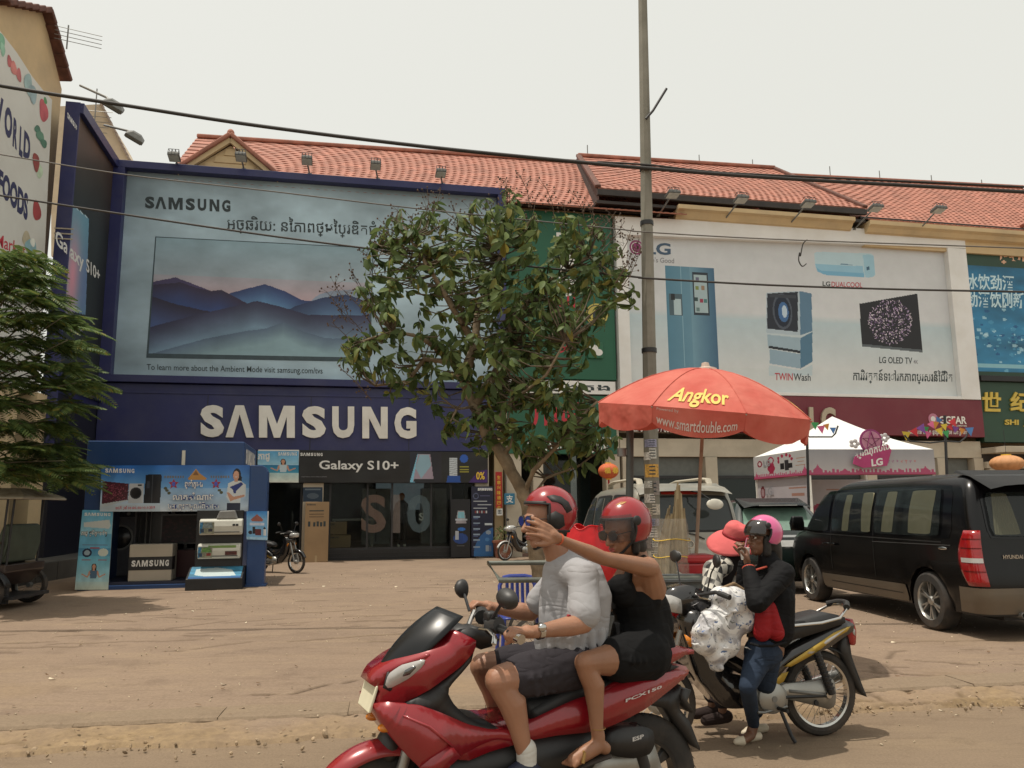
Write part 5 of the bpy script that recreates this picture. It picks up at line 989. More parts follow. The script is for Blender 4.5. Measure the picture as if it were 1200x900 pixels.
shapes=[leaf_shape(.165,.068,.3),leaf_shape(.145,.064,.6),leaf_shape(.19,.076,.5),leaf_shape(.11,.048,.15)]
spots=[];tw=MB();tips=[]
for bx,by,br in blobs:
    n=int((br/9)**2*1.5)+1
    for i in range(n):
        a=rs.uniform(0,6.283);r=br*math.sqrt(rs.random());d=rs.uniform(-1,1)*.012*br*1.9
        p=TP(bx+r*math.cos(a),by+r*math.sin(a)*.95,d);tips.append((p,br))
for p,br in tips:
    q=min(skel,key=lambda s:(s-p).length+abs(s.z-p.z)*.3-(.25 if s.z<p.z else 0));mid=q.lerp(p,.55)+Vector((rs.uniform(-.07,.07),rs.uniform(-.07,.07),rs.uniform(-.12,.05)))
    if(q-p).length>.03:tw.tube([q,mid,p],[.013,.008,.004],4,caps=False)
    d=(p-mid).normalized();d=(d+Vector((0,0,rs.uniform(0,.5)))).normalized();k0=rs.uniform(0,6.28);nl=rs.randint(5,8)
    Qb=d.to_track_quat('Z','Y').to_matrix().to_4x4()
    for j in range(nl):
        az=k0+j*2.399;tilt=rs.uniform(-.9,.35)
        M=Matrix.Translation(base+p-d*rs.uniform(0,.08))@Qb@Matrix.Rotation(az,4,'Z')@Matrix.Rotation(-tilt+.1,4,'Y')@Matrix.Rotation(rs.uniform(-.6,.6),4,'X')
        ax=M.to_3x3()@Vector((1,0,0))
        if ax.z>-.1 and rs.random()<.75:M=Matrix.Translation(M.translation)@Matrix.Rotation(rs.uniform(.4,1.2),4,Vector((0,0,1)).cross(ax).normalized()if abs(ax.z)<.99 else Vector((1,0,0)))@Matrix.Translation(-M.translation)@M
        s_=rs.uniform(.65,1.15);spots.append((M@Matrix.Scale(s_,4),rs.choice((0,0,1,2,2,3))))
lm=leaf_mat('broad_leaf',(.05,.085,.026),(.175,.235,.08),.38)
foliage(t,spots,shapes,lm,'leaf');tw.build('twigs',mat('twig_bark',(.11,.085,.055),.9,var=.3),t,kind='stuff',ang=180,fix=False)
sp=MB()
for(x,y)in[(480,250),(505,245),(530,238),(550,240),(572,235),(455,262),(465,240),(600,225),(590,215),(625,235),(660,232),(690,240),(705,262),(425,300),(440,285),(400,345),(392,330),(410,320),(420,345),(388,380),(395,365),(735,260),(745,290),(750,300),(500,225),(520,222),(610,210),(640,222),(672,228),(448,275),(740,270),(752,285),(725,250),(720,262),(398,430),(385,345)]:
    tip=TP(x+rs.uniform(-4,4),y+rs.uniform(-6,3),rs.uniform(-.5,.5));q=tip+Vector((rs.uniform(-.15,.15)+(.3 if x<430 else 0)-(.3 if x>700 else 0),rs.uniform(-.1,.1),-.45));sp.tube([q,q.lerp(tip,.5)+Vector((.03,0,.0)),tip],[.006,.005,.003],4,caps=False)
    for k in range(16):
        u=rs.uniform(.1,1);b_=q.lerp(tip,u);e=b_+Vector((rs.uniform(-.13,.13),rs.uniform(-.13,.13),rs.uniform(-.02,.13)));sp.tube([b_,e],[.003,.002],3,caps=False);sp.ell(tuple(e),(.013,.013,.016),5,3)
sp.build('seed_sprays',mat('dry_seed',(.09,.055,.035),.8,var=.3),t,kind='stuff',fix=False)
rs=random.Random(31);TL=13.6;base2=Vector((-10.6,13.9,.06))
t=thing('tree','feathery green tree with layered fronds reaching in from the left edge','tree',base2)
def T2(px,py,dy=0):return atY(px,py,TL+dy)-base2
def limb2(P,r0,r1,nm='limb'):MB().tube(P,[r0+(r1-r0)*i/(len(P)-1)for i in range(len(P))],10).build(nm,bark_m if nm=='trunk' else mat('dark_limb',(.10,.085,.055),.9,var=.3),t,ang=180);return P
tr=limb2([Vector((0,0,-.1)),Vector((.05,0,.9)),Vector((.0,.05,1.8)),Vector((.15,0,2.6)),Vector((.1,.1,3.4))],.16,.10,'trunk')
levels=[(0,300,62),(0,322,60),(0,345,80),(0,370,105),(0,398,112),(0,425,108),(0,445,122),(0,470,98),(0,495,88),(0,520,95),(0,541,108),(0,553,112)]
sk2=[]
for i,(x0_,y,x1_)in enumerate(levels):
    for k,dy in enumerate((-1.0,0.2,1.3)):
        e=T2(x1_-(20*abs(k-1))-12,y+rs.uniform(-4,4),dy);s0=Vector((.1,0,min(e.z+.2,3.6)*.8));s0.z=min(s0.z,3.3);P=[s0,s0.lerp(e,.35)+Vector((0,0,.15)),s0.lerp(e,.7)+Vector((0,0,.1)),e];limb2(P,.026,.006);sk2+=[P[0].lerp(P[1],.8),P[1].lerp(P[2],.5),P[2],P[2].lerp(P[3],.5),P[3]]
def frond(l,n,w,droop):
    v=[];f=[]
    for i in range(n):
        t_=(i+.7)/n;x=t_*l;z=-droop*t_*t_*l;ww=w*math.sin(math.pi*min(1,t_*.85+.12))**.6
        for sg in(-1,1):
            o=len(v);dx=ww*.45;v+=[(x,0,z),(x+dx*.35-.02,sg*ww*.5,z-.01),(x+dx,sg*ww,z-ww*.35),(x+dx*.35+.03,sg*ww*.5,z-.015)];f.append((o,o+1,o+2,o+3))
    o=len(v);v+=[(0,-.005,0),(0,.005,0),(l,0,-droop*l)];f.append((o,o+1,o+2));return v,f
shapes=[frond(.5,13,.15,.35),frond(.42,11,.13,.5),frond(.6,15,.16,.25)]
spots=[]
def f2spot(p,azr):
    M=Matrix.Translation(base2+p)@Matrix.Rotation(azr,4,'Z')@Matrix.Rotation(rs.uniform(-.25,.3),4,'Y')@Matrix.Rotation(rs.uniform(-.4,.4),4,'X')@Matrix.Scale(rs.uniform(.6,1.05),4);spots.append((M,rs.randint(0,2)))
for i,(x0_,y,x1_)in enumerate(levels):
    for k in range(105):
        u=rs.random()**.75;x=-45+(x1_+45)*u;dy=rs.uniform(-1.6,1.6)*(1.1-u*.6);yy=y+(1-(1-u)**2)*0+rs.uniform(-6,6)+(u**3)*6
        f2spot(T2(x-14,yy,dy),rs.gauss(0,.75)if rs.random()<.8 else rs.uniform(-3.14,3.14))
foliage(t,spots,shapes,leaf_mat('feather_leaf',(.055,.10,.03),(.165,.225,.07),.38),'frond')
# ============================================================ street pole, cables, umbrella
PY=10.6
pb_=atY(767,745,PY);pb_.z=.06
t=thing('street_pole','tall faceted grey concrete pole covered in stickers lower down','pole',pb_)
top=atY(752,-60,PY)-pb_;conc=mat('pole_concrete',(.25,.24,.20),.85,var=.12,scale=2.2,dirt=(.13,.12,.09),dirt_amt=.6,bump=.002)
mb=MB();rings=[];
for i in range(21):
    u=i/20;c=Vector((0,0,-.1)).lerp(top,u);r=.112-.052*u;rings.append([(c.x+r*math.cos(a+.39),c.y+r*math.sin(a+.39),c.z)for a in[k*math.pi/4 for k in range(8)]])
mb.loft(rings).build('shaft',conc,t,smooth=False)
def pole_at(py):z=atY(760,py,PY).z-.06;u=(z+.1)/(top.z+.1);return Vector((0,0,-.1)).lerp(top,u),.112-.052*u
for py in(411,198,262):
    c,r=pole_at(py);MB().tube([c-Vector((0,0,.03)),c+Vector((0,0,.03))],r*1.12,16).build('band',dark_m,t)
c,r=pole_at(140);MB().tube([c+Vector((0,-.08,-.03)),c+Vector((.1,-.1,.08)),c+Vector((.3,-.12,.40))],.018,6).build('bracket',dark_m,t)
rs=random.Random(19);cols=[(.55,.55,.5),(.5,.42,.32),(.6,.35,.08),(.3,.3,.42),(.45,.2,.2),(.62,.6,.55),(.25,.22,.2),(.5,.46,.38)]
for k,(px,py,w,h,c)in enumerate([(767,520,13,9,3),(769,532,8,12,0),(761,535,9,9,5),(768,552,15,15,2),(762,568,10,8,0),(773,572,7,16,6),(764,584,12,10,5),(772,597,9,12,7),(762,600,9,9,1),(768,612,14,8,3),(766,624,12,10,5),(771,636,9,9,0),(763,638,8,10,6),(768,650,12,9,7),(764,662,10,8,4)]):
    c0,r=pole_at(py);s_=PY/F_PX;x=(px-768.5)*s_*.9;hh=h*s_;ww=w*s_;pts=[]
    for i in range(5):
        xx=max(-r*.97,min(r*.97,x-ww/2+ww*i/4));a=math.asin(xx/r);rr=r*1.015+.0015*(k%3+1);pts.append((rr*math.sin(a),-rr*math.cos(a)))
    MB().grid(lambda u,v:(c0.x+pts[round(u*4)][0],c0.y+pts[round(u*4)][1],c0.z-hh/2+hh*v),5,2).build('sticker',mat('sticker_%d'%c,cols[c],.7,var=.35,scale=40),t,fix=False,smooth=False)
    for j in range(3):MB().grid(lambda u,v:(c0.x+pts[round(u*4)][0]*.9,c0.y+pts[round(u*4)][1]-.002,c0.z-hh*.3+hh*.28*j+hh*.1*v),5,2).build('sticker_text',ink_k if c!=4 else ink_w,t,fix=False,smooth=False)
def cable(name,label,pts,r,Y=PY-.12,m=None):
    P=[atY(x,y,Y)for x,y in pts];Q=[]
    for i in range(len(P)-1):
        p0=P[max(i-1,0)];p1=P[i];p2=P[i+1];p3=P[min(i+2,len(P)-1)]
        for k in range(6):
            t_=k/6;Q.append(.5*((2*p1)+(p2-p0)*t_+(2*p0-5*p1+4*p2-p3)*t_*t_+(3*p1-p0-3*p2+p3)*t_**3))
    Q.append(P[-1]);o0=Q[0].copy();o=MB().tube([q-o0 for q in Q],r,6).build(name,m or mat('cable_rubber',(.03,.028,.026),.7,var=.2),ang=180);o.location=o0;tag(o,label,'cable','overhead cables');return o
grey_c=mat('grey_cable',(.13,.12,.11),.7,var=.2)
cable('overhead_cable','thickest black cable crossing the sky from upper left to the pole and on',[(-250,55),(-20,97),(150,124),(300,147),(500,172),(700,192),(757,197),(900,208),(1200,225),(1450,240)],.026)
cable('overhead_cable','black cable wound just above the thickest one, mostly right of the pole',[(700,190),(757,193),(830,201),(900,205),(1200,219),(1450,232)],.014)
cable('overhead_cable','thin pale cable crossing the top of the blue side wing and the landscape billboard',[(-250,140),(0,181),(150,205),(300,222),(450,240),(560,252),(720,268),(757,272),(900,280),(1120,288),(1450,300)],.009,m=grey_c)
cable('overhead_cable','lowest cable crossing the television picture, then dark across the fridge picture',[(-250,190),(0,229),(150,252),(300,274),(430,291),(560,306),(740,324),(757,326),(900,334),(1050,339),(1200,342),(1450,347)],.014,m=mat('dark_cable',(.045,.04,.036),.7))
cable('overhead_cable','hooked loose cable end dangling over the white billboard left of the air conditioner',[(946,281),(941,286),(938,300),(937,296),(936,305),(940,312),(945,309)],.008)
p0=atY(737,800,7.9);p0.z=.06;t=thing('metal_post','slim dark metal post standing in front of the stickered pole, under the umbrella','post',p0)
pt=atY(738.5,476,7.9)-p0;MB().tube([(0,0,0),tuple(pt)],.037,14).build('tube',mat('grey_green_paint',(.07,.08,.075),.5,var=.15),t,ang=60)
for py in(530,607):z=atY(737,py,7.9).z-.06;MB().tube([(0,0,z-.04),(0,0,z+.04)],.046,14).build('clamp',steel,t);MB().box(.04,.07,-.02,.02,z-.03,z+.03).build('clamp_bolt',steel,t,smooth=False)
uc=atY(823,481,8.0);ub=Vector((uc.x-.17,8.05,.06))
t=thing('market_umbrella','big faded red market umbrella with yellow lettering tilted over the food cart','umbrella',uc)
red_c=bpy.data.materials.new('faded_red_canvas');red_c.use_nodes=True;MATS['faded_red_canvas']=red_c
_b=red_c.node_tree.nodes['Principled BSDF'];_n=red_c.node_tree.nodes;_l=red_c.node_tree.links;_b.inputs['Roughness'].default_value=.75
tc=_n.new('ShaderNodeTexCoord');nn=_n.new('ShaderNodeTexNoise');nn.inputs['Scale'].default_value=2.5;nn.inputs['Detail'].default_value=8;_l.new(tc.outputs['Object'],nn.inputs['Vector']);cr=_n.new('ShaderNodeValToRGB');cr.color_ramp.elements[0].color=(.55,.095,.068,1);cr.color_ramp.elements[1].color=(.66,.19,.14,1);cr.color_ramp.elements[0].position=.3;cr.color_ramp.elements[1].position=.7;_l.new(nn.outputs[0],cr.inputs[0]);_l.new(cr.outputs[0],_b.inputs['Base Color'])
_t=_n.new('ShaderNodeBsdfTranslucent');_l.new(cr.outputs[0],_t.inputs[0]);_m=_n.new('ShaderNodeMixShader');_m.inputs[0].default_value=.22;_l.new(_b.outputs[0],_m.inputs[1]);_l.new(_t.outputs[0],_m.inputs[2]);_l.new(_m.outputs[0],_n['Material Output'].inputs[0])
nw=_n.new('ShaderNodeTexNoise');nw.inputs['Scale'].default_value=5;_l.new(tc.outputs['Object'],nw.inputs['Vector']);bpn=_n.new('ShaderNodeBump');bpn.inputs['Distance'].default_value=.03;_l.new(nw.outputs[0],bpn.inputs['Height']);_l.new(bpn.outputs[0],_b.inputs['Normal'])
UR=1.07;UH=.45;UT=Matrix.Rotation(R(5.5),3,'Y')@Matrix.Rotation(R(7),3,'X')
def rib(k,r):
    a=R(233+45*k);z=UH*(1-(r*.98)**1.9)-.03;return Vector((UR*r*math.cos(a),UR*r*math.sin(a),z))
def panel(k,u,r,off=0.0):
    a,b=rib(k,r),rib(k+1,r);p=a.lerp(b,u);sag=math.sin(math.pi*u);p*=1+.035*sag*r;p.z+=.015*sag*math.sin(math.pi*r)
    n=Vector((p.x,p.y,.9)).normalized();return tuple(UT@(p+n*off))
def val(k,u,d,off=0.0):
    p=Vector(rib(k,1).lerp(rib(k+1,1),u));p*=1+.035*math.sin(math.pi*u);h=Vector((p.x,p.y,0)).normalized();dr=(.15+.10*math.sin(math.pi*u)**.7)*d
    return tuple(UT@(p+h*(off-.03*d+.012*math.sin(u*19+k)*d)-Vector((0,0,dr))))
for k in range(8):
    MB().grid(lambda u,v:panel(k,u,.03+v*.97),11,11).build('canopy_panel',red_c,t,fix=False,ang=180)
    MB().grid(lambda u,v:val(k,u,v),15,4).build('valance',red_c,t,fix=False,ang=180)
    MB().tube([UT@(rib(k,r)-Vector((0,0,.015)))for r in(.02,.2,.4,.6,.8,1)],.008,6).build('rib',mat('rib_steel',(.35,.34,.3),.4,.6),t)
    MB().tube([panel(k,0,.03+.97*i/8,.004)for i in range(9)],.006,5).build('seam',red_c,t)
def cloth_text(s_,k,u0,u1,r0,r1,m,fn,bold=.02,skew=0):
    v,f=text_mesh(s_,bold);xs=[p[0]for p in v];ys=[p[1]for p in v];x0,x1,y0,y1=min(xs),max(xs),min(ys),max(ys);pts=[fn(k,u0+(u1-u0)*((p[0]-x0)/(x1-x0)+skew*(p[1]-y0)/(y1-y0)),r0+(r1-r0)*(p[1]-y0)/(y1-y0),.008)for p in v]
    MB().add(pts,f).build('lettering',m,t,smooth=False,fix=False)
cloth_text('Angkor',0,.12,.82,.99,.76,mat('umbrella_yellow',(.68,.50,.12),.7),panel,.022,.08)
cloth_text('Powered by',0,.06,.3,.22,.06,mat('umbrella_white',(.6,.5,.45),.7),val,.0);cloth_text('www.smartdouble.com',0,.06,.92,.82,.40,mat('umbrella_white',(.6,.5,.45),.7),val,.01)
cloth_text('Angkor',2,.12,.82,.99,.76,mat('umbrella_yellow',(.68,.50,.12),.7),panel,.022,.08)
MB().at(tuple(UT@Vector((0,0,UH-.03)))).lathe([(0,.07),(.035,.06),(.045,.02),(.11,.0),(.12,-.03)],14).build('finial',mat('finial_plastic',(.5,.4,.33),.5),t)
foot=Vector((-.20,.12,-uc.z+.06));MB().tube([UT@Vector((0,0,UH)),foot],.018,10).build('pole',mat('pole_tan',(.33,.24,.17),.6,var=.2),t)
hub=(UT@Vector((0,0,UH))).lerp(foot,.16)
MB().tube([hub+Vector((0,0,.04)),hub-Vector((0,0,.04))],.035,12).build('hub',dark_m,t)
for k in range(8):MB().tube([hub,UT@(rib(k,.55)-Vector((0,0,.02)))],.007,5).build('strut',MATS['rib_steel'],t)
# ============================================================ parked vehicles
tyre_m=mat('tyre_rubber',(.025,.023,.021),.85,var=.2,scale=12,dirt=(.14,.10,.07),dirt_amt=.35)
rim_m=mat('alloy_rim',(.45,.44,.41),.3,.8,var=.1)
lamp_r=mat('red_lamp',(.30,.008,.01),.15,coat=.6,var=.1,scale=20);lamp_w=mat('clear_lamp',(.45,.44,.42),.12,coat=.5);chrome=mat('chrome',(.55,.54,.52),.15,1,var=.05)
car_glass=glass('car_glass',(.02,.025,.025),clear=.38,rough=.03);rubber=mat('black_trim',(.015,.015,.015),.6);
class Body:
    """closed car shell as a stack of rounded outlines. rows: (z, x_rear, x_front, half width, rear corner, front corner)"""
    nS,nC,nE=90,7,7
    def __init__(s,rows,axles,arch_r,arch_z):
        s.rows=rows;s.axles=axles;s.ar=arch_r;s.az=arch_z
    def row(s,z):
        R_=s.rows
        for a,b in zip(R_[:-1],R_[1:]):
            if z<=b[0]:t=(z-a[0])/(b[0]-a[0]);return[a[i]*(1-t)+b[i]*t for i in range(6)]
        return list(R_[-1])
    def yat(s,x,z):
        _,xr,xf,w,cr,cf=s.row(z);t=(x-(xr+xf)/2)/((xf-xr)/2);return w*(1-.035*abs(t)**3.5)
    def xrear(s,y,z):
        _,xr,xf,w,cr,cf=s.row(z);return xr+.07*(abs(y)/w)**2.5
    def xfront(s,y,z):
        _,xr,xf,w,cr,cf=s.row(z);return xf-.14*(abs(y)/w)**2.5
    def outline(s,r):
        z,xr,xf,w,cr,cf=r;cr=min(cr,w*.8);cf=min(cf,w*.8);L_=[]
        y=lambda x:s._y(x,r)
        for i in range(s.nS):x=xr+cr+(xf-cf-xr-cr)*i/(s.nS-1);L_.append((x,y(x)))
        def corner(xc,cx,sgx,wy,x_end):
            out=[]
            for i in range(1,s.nC+1):
                a=math.pi/2*i/(s.nC+1);out.append((xc+sgx*cx*math.sin(a),wy-cx+cx*math.cos(a)))
            return out
        yf=y(xf-cf);yr=y(xr+cr);fc=corner(xf-cf,cf,1,yf,xf);L_+=fc
        for i in range(s.nE):t=i/(s.nE-1);yy=(yf-cf)*(1-2*t);L_.append((xf+.0*(1-(yy/w)**2),yy))
        L_+=[(a,-b)for a,b in fc[::-1]]
        for i in range(s.nS):x=xf-cf+(xr+cr-xf+cf)*i/(s.nS-1);L_.append((x,-y(x)))
        rc=corner(xr+cr,cr,-1,yr,xr);L_+=[(a,-b)for a,b in rc]
        for i in range(s.nE):t=i/(s.nE-1);L_.append((xr,-(yr-cr)*(1-2*t)))
        L_+=rc[::-1];return L_
    def _y(s,x,r):
        z,xr,xf,w=r[:4];t=(x-(xr+xf)/2)/((xf-xr)/2);return w*(1-.035*abs(t)**3.5)
    def arch(s,x):
        h=-1
        for a in s.axles:
            if abs(x-a)<s.ar:h=max(h,s.az+math.sqrt(s.ar**2-(x-a)**2))
        return h
    def shell(s,m,parent,extra_rows=None,name='body_shell'):
        rings=[];zs=[]
        for a,b in zip(s.rows[:-1],s.rows[1:]):
            n=max(1,int((b[0]-a[0])/.09));zs+=[a[0]+(b[0]-a[0])*k/n for k in range(n)]
        zs.append(s.rows[-1][0])
        r0=s.row(zs[0]);o=s.outline(r0);rings.append([(x*.995+.01,y*.8,max(zs[0],s.arch(x)))for x,y in o])
        for z in zs:
            o=s.outline(s.row(z));side=s.nS+s.nC;rings.append([(x,y,max(z,s.arch(x))if abs(y)>.4 else z)for x,y in o])
        top=s.row(zs[-1]);o=s.outline(top);cx=(top[1]+top[2])/2
        for k in(.8,.5,.2):rings.append([(cx+(x-cx)*k,y*k,top[0]+.022*(1-k*k))for x,y in o])
        mb=MB();mb.loft(rings);
        return mb.build(name,m,parent,ang=38,fix=True)
    def side(s,quad,off=.006,nu=12,nv=8,rnd=.05,sgn=1,wave=0):
        """patch on the side from 4 (x,z) corners"""
        a,b,c,d=[Vector(q)for q in quad]
        def f(u,v):
            U,V=2*u-1,2*v-1;u2=(U*(1-rnd*abs(V)**6)+1)/2;v2=(V*(1-rnd*abs(U)**6)+1)/2
            q=(a*(1-u2)+b*u2)*(1-v2)+(d*(1-u2)+c*u2)*v2;return(q.x,sgn*(s.yat(q.x,q.y)+off+(wave*math.sin(u*wave*1800)if wave else 0)),q.y)
        return MB().grid(f,nu,nv)
    def rear(s,quad,off=.006,nu=12,nv=8,rnd=.05,wave=0):
        a,b,c,d=[Vector(q)for q in quad]
        def f(u,v):
            U,V=2*u-1,2*v-1;u2=(U*(1-rnd*abs(V)**6)+1)/2;v2=(V*(1-rnd*abs(U)**6)+1)/2
            q=(a*(1-u2)+b*u2)*(1-v2)+(d*(1-u2)+c*u2)*v2;r=s.row(q.y);return(r[1]-off+(wave*math.sin(u*60)if wave else 0),q.x,q.y)
        return MB().grid(f,nu,nv)
    def band(s,i0,i1,z0,z1,off,nz=4):
        """strip following the outline between point indices"""
        rr=[]
        for k in range(nz+1):
            z=z0+(z1-z0)*k/nz;r=s.row(z);o=s.outline(r);c=((r[1]+r[2])/2,0);L_=[]
            for i in range(i0,i1+1):
                x,y=o[i%len(o)];x2,y2=o[(i+1)%len(o)];x1,y1=o[(i-1)%len(o)];t=Vector((x2-x1,y2-y1)).normalized();n=Vector((-t.y,t.x))
                if n.dot(Vector((x-c[0],y*3)))<0:n=-n
                L_.append((x+n.x*off,y+n.y*off,max(z,s.arch(x))if abs(y)>.4 else z))
            rr.append(L_)
        n=len(rr[0]);return MB().add([p for L_ in rr for p in L_],[(k*n+i,k*n+i+1,(k+1)*n+i+1,(k+1)*n+i)for k in range(nz)for i in range(n-1)])
    def wells(s,parent):
        mb=MB()
        for a in s.axles:
            for sg in(1,-1):mb.at((a,sg*(s.rows[2][3]-.3),s.az)).lathe([(s.ar*.97,-.22),(s.ar*.97,.24)],24,axis='y',a0=0,a1=180)
        mb.at();w=s.rows[2][3]-.42;mb.box(s.rows[0][1]+.15,s.rows[0][2]-.2,-w,w,.2,s.az+s.ar+.1);return mb.build('underbody',rubber,parent,smooth=False)
def wheel(parent,x,y,r,w,sgn,rim=None,spokes=6,steer=0,name='wheel'):
    o=thing(name,'','');del o['label'];del o['category'];o.parent=parent;o.location=(x,y,r);o.rotation_euler=(0,0,steer)
    MB().lathe([(r*.66,-w/2),(r*.9,-w/2),(r*.97,-w*.42),(r,-w*.3),(r,w*.3),(r*.97,w*.42),(r*.9,w/2),(r*.66,w/2)],40,axis='y').build('tyre',tyre_m,o)
    mb=MB().lathe([(r*.70,sgn*w*.5),(r*.675,sgn*w*.49),(r*.64,sgn*w*.38),(r*.62,-sgn*w*.3),(0,-sgn*w*.3)],40,axis='y');mb.build('rim',rim or rim_m,o)
    for k in range(spokes):
        a=k/spokes*6.2832
        for da in(-.13,.13):
            mb=MB().at((0,0,0),(0,-a,0));mb.add([(r*.10,sgn*w*.40,da*r*.5-r*.03),(r*.65,sgn*w*.40,da*r*2-r*.03),(r*.65,sgn*w*.40,da*r*2+r*.035),(r*.10,sgn*w*.40,da*r*.5+r*.03),(r*.1,sgn*w*.2,da*r*.5-r*.03),(r*.65,sgn*w*.25,da*r*2-r*.03),(r*.65,sgn*w*.25,da*r*2+r*.035),(r*.1,sgn*w*.2,da*r*.5+r*.03)],[(0,1,2,3),(7,6,5,4),(0,4,5,1),(1,5,6,2),(2,6,7,3),(3,7,4,0)])
            mb.build('spoke',rim or rim_m,o,smooth=False)
    MB().lathe([(0,sgn*w*.46),(r*.12,sgn*w*.44),(r*.17,sgn*w*.36),(r*.17,0)],20,axis='y').build('hub_cap',rim or rim_m,o)
    MB().lathe([(r*.6,sgn*w*.02),(0,sgn*w*.02)],20,axis='y').build('brake_disc',rubber,o)
    return o
# ---- black van at the right
blk=mat('black_car_paint',(.003,.003,.0035),.25,coat=.15,var=.1,dirt=(.025,.02,.016),dirt_amt=.1,scale=2,spec=.3)
clad=mat('bronze_cladding',(.13,.11,.085),.4,.3,var=.06,scale=2,dirt=(.2,.15,.1),dirt_amt=.3)
rl=gnd(1099,738,.06);vf=gnd(956,704,.06);fwd=Vector((vf.x-rl.x,vf.y-rl.y,0));print('black van wheelbase',fwd.length);rzv=math.atan2(fwd.y,fwd.x);fw=fwd.normalized();lf=Vector((-fw.y,fw.x,0))
vo=Vector((rl.x,rl.y,.06))-lf*.86-fw*.975
t=thing('van','black passenger van with cream curtains at the right edge','van',vo,rzv)
B=Body([(.27,.06,5.0,.90,.16,.4),(.45,0,5.1,.94,.16,.42),(.65,0,5.125,.955,.14,.42),(.85,.03,5.10,.96,.12,.42),(1.0,.05,5.0,.955,.12,.42),(1.08,.06,4.86,.95,.12,.42),(1.13,.065,4.6,.945,.12,.40),(1.18,.07,4.42,.94,.12,.35),(1.45,.14,4.05,.90,.12,.28),(1.70,.22,3.66,.83,.12,.25),(1.80,.28,3.45,.78,.13,.22),(1.86,.36,3.3,.70,.15,.2),(1.895,.55,3.05,.55,.2,.2)],(.975,4.175),.41,.35)
B.shell(blk,t);B.wells(t)
for x,sg in((.975,1),(.975,-1),(4.175,1),(4.175,-1)):wheel(t,x,sg*.83,.35,.23,sg,spokes=6)
N0=B.nS
_x0,_x1=1.42,3.74
B.side([(_x0,.29),(_x1,.29),(_x1,.49),(_x0,.51)],.014,30,5,.02).build('sill_cladding',clad,t);B.side([(_x0,.29),(_x1,.29),(_x1,.49),(_x0,.51)],.014,30,5,.02,-1).build('sill_cladding',clad,t)
B.side([(_x0+.1,.385),(_x1-.3,.385),(_x1-.3,.395),(_x0+.1,.395)],.02,20,2,0).build('cladding_groove',rubber,t)
nn=len(B.outline(B.rows[0]));i_rear=2*B.nS+2*B.nC+B.nE;
B.band(i_rear-8,nn+4,.29,.58,.016,5).build('rear_bumper',clad,t);B.band(i_rear-8,nn+4,.27,.30,.012,1).build('bumper_lip',rubber,t)
def on_y(m_,q,off,name,**k):return B.side(q,off,**k).build(name,m_,t)
win=[((3.42,1.135),(4.22,1.135),(3.72,1.70),(3.42,1.70),'front_window'),((2.18,1.135),(3.32,1.135),(3.32,1.72),(2.18,1.72),'side_window'),((.62,1.14),(2.10,1.135),(2.10,1.73),(.66,1.73),'side_window')]
cur=mat('cream_curtain',(.62,.56,.36),.9,var=.05)
band_=B.side([(.42,1.11),(4.30,1.11),(3.66,1.755),(.48,1.755)],.004,40,8,.03);band_.build('window_band',mat('gloss_black',(.004,.004,.005),.12,spec=.4),t)
for q in win:
    on_y(car_glass,q[:4],.026,q[4]);B.side(q[:4],.026,sgn=-1).build(q[4],mat('dark_car_glass',(.01,.012,.012),.05),t)
for a,b,c_,d,z0,z1 in((3.02,2.83,2.98,2.80,1.15,1.68),(2.45,2.22,2.23,2.20,1.15,1.70),(1.93,1.66,1.86,1.62,1.16,1.70),(1.30,.82,1.28,.78,1.16,1.70)):
    B.side([(b,z0),(a,z0),(c_ if a!=2.45 else 2.5,z1),(d,z1)],.010,40,6,.04,wave=.004).build('curtain',cur,t)
for x,z0,z1 in((3.37,.55,1.74),(2.14,.55,1.74)):B.side([(x-.004,z0),(x+.004,z0),(x+.004,z1),(x-.004,z1)],.0065,2,10,0).build('door_gap',rubber,t)
B.side([(2.16,1.02),(.45,1.035),(.45,1.045),(2.16,1.03)],.008,20,2,0).build('sliding_rail',mat('rail_grey',(.05,.05,.05),.4),t)
B.side([(.62,1.065),(4.2,1.085),(4.2,1.1),(.62,1.08)],.006,20,2,0).build('belt_trim',rubber,t)
for x in(3.28,3.47):B.side([(x-.09,.93),(x+.09,.93),(x+.09,.965),(x-.09,.965)],.035,8,4,.1).build('door_handle',blk,t,solid=.02)
MB().at((.60,B.yat(.6,1.0)+.01,1.0)).ell((0,0,0),(.09,.012,.02)).build('fuel_badge',chrome,t)
mb=MB().at((4.22,1.08,1.12));mb.loft([[(-.04,-.10,0),(.03,-.10,0),(.03,.12,0),(-.04,.12,.02)],[(-.07,-.09,.13),(.06,-.09,.13),(.05,.13,.13),(-.07,.13,.13)],[(-.05,-.08,.24),(.03,-.08,.24),(.02,.10,.24),(-.05,.10,.24)]]);mi=mb.build('wing_mirror',blk,t,bevel=.02)
MB().tube([(4.2,.92,1.15),(4.2,1.0,1.16)],.03,8).build('mirror_arm',rubber,t)
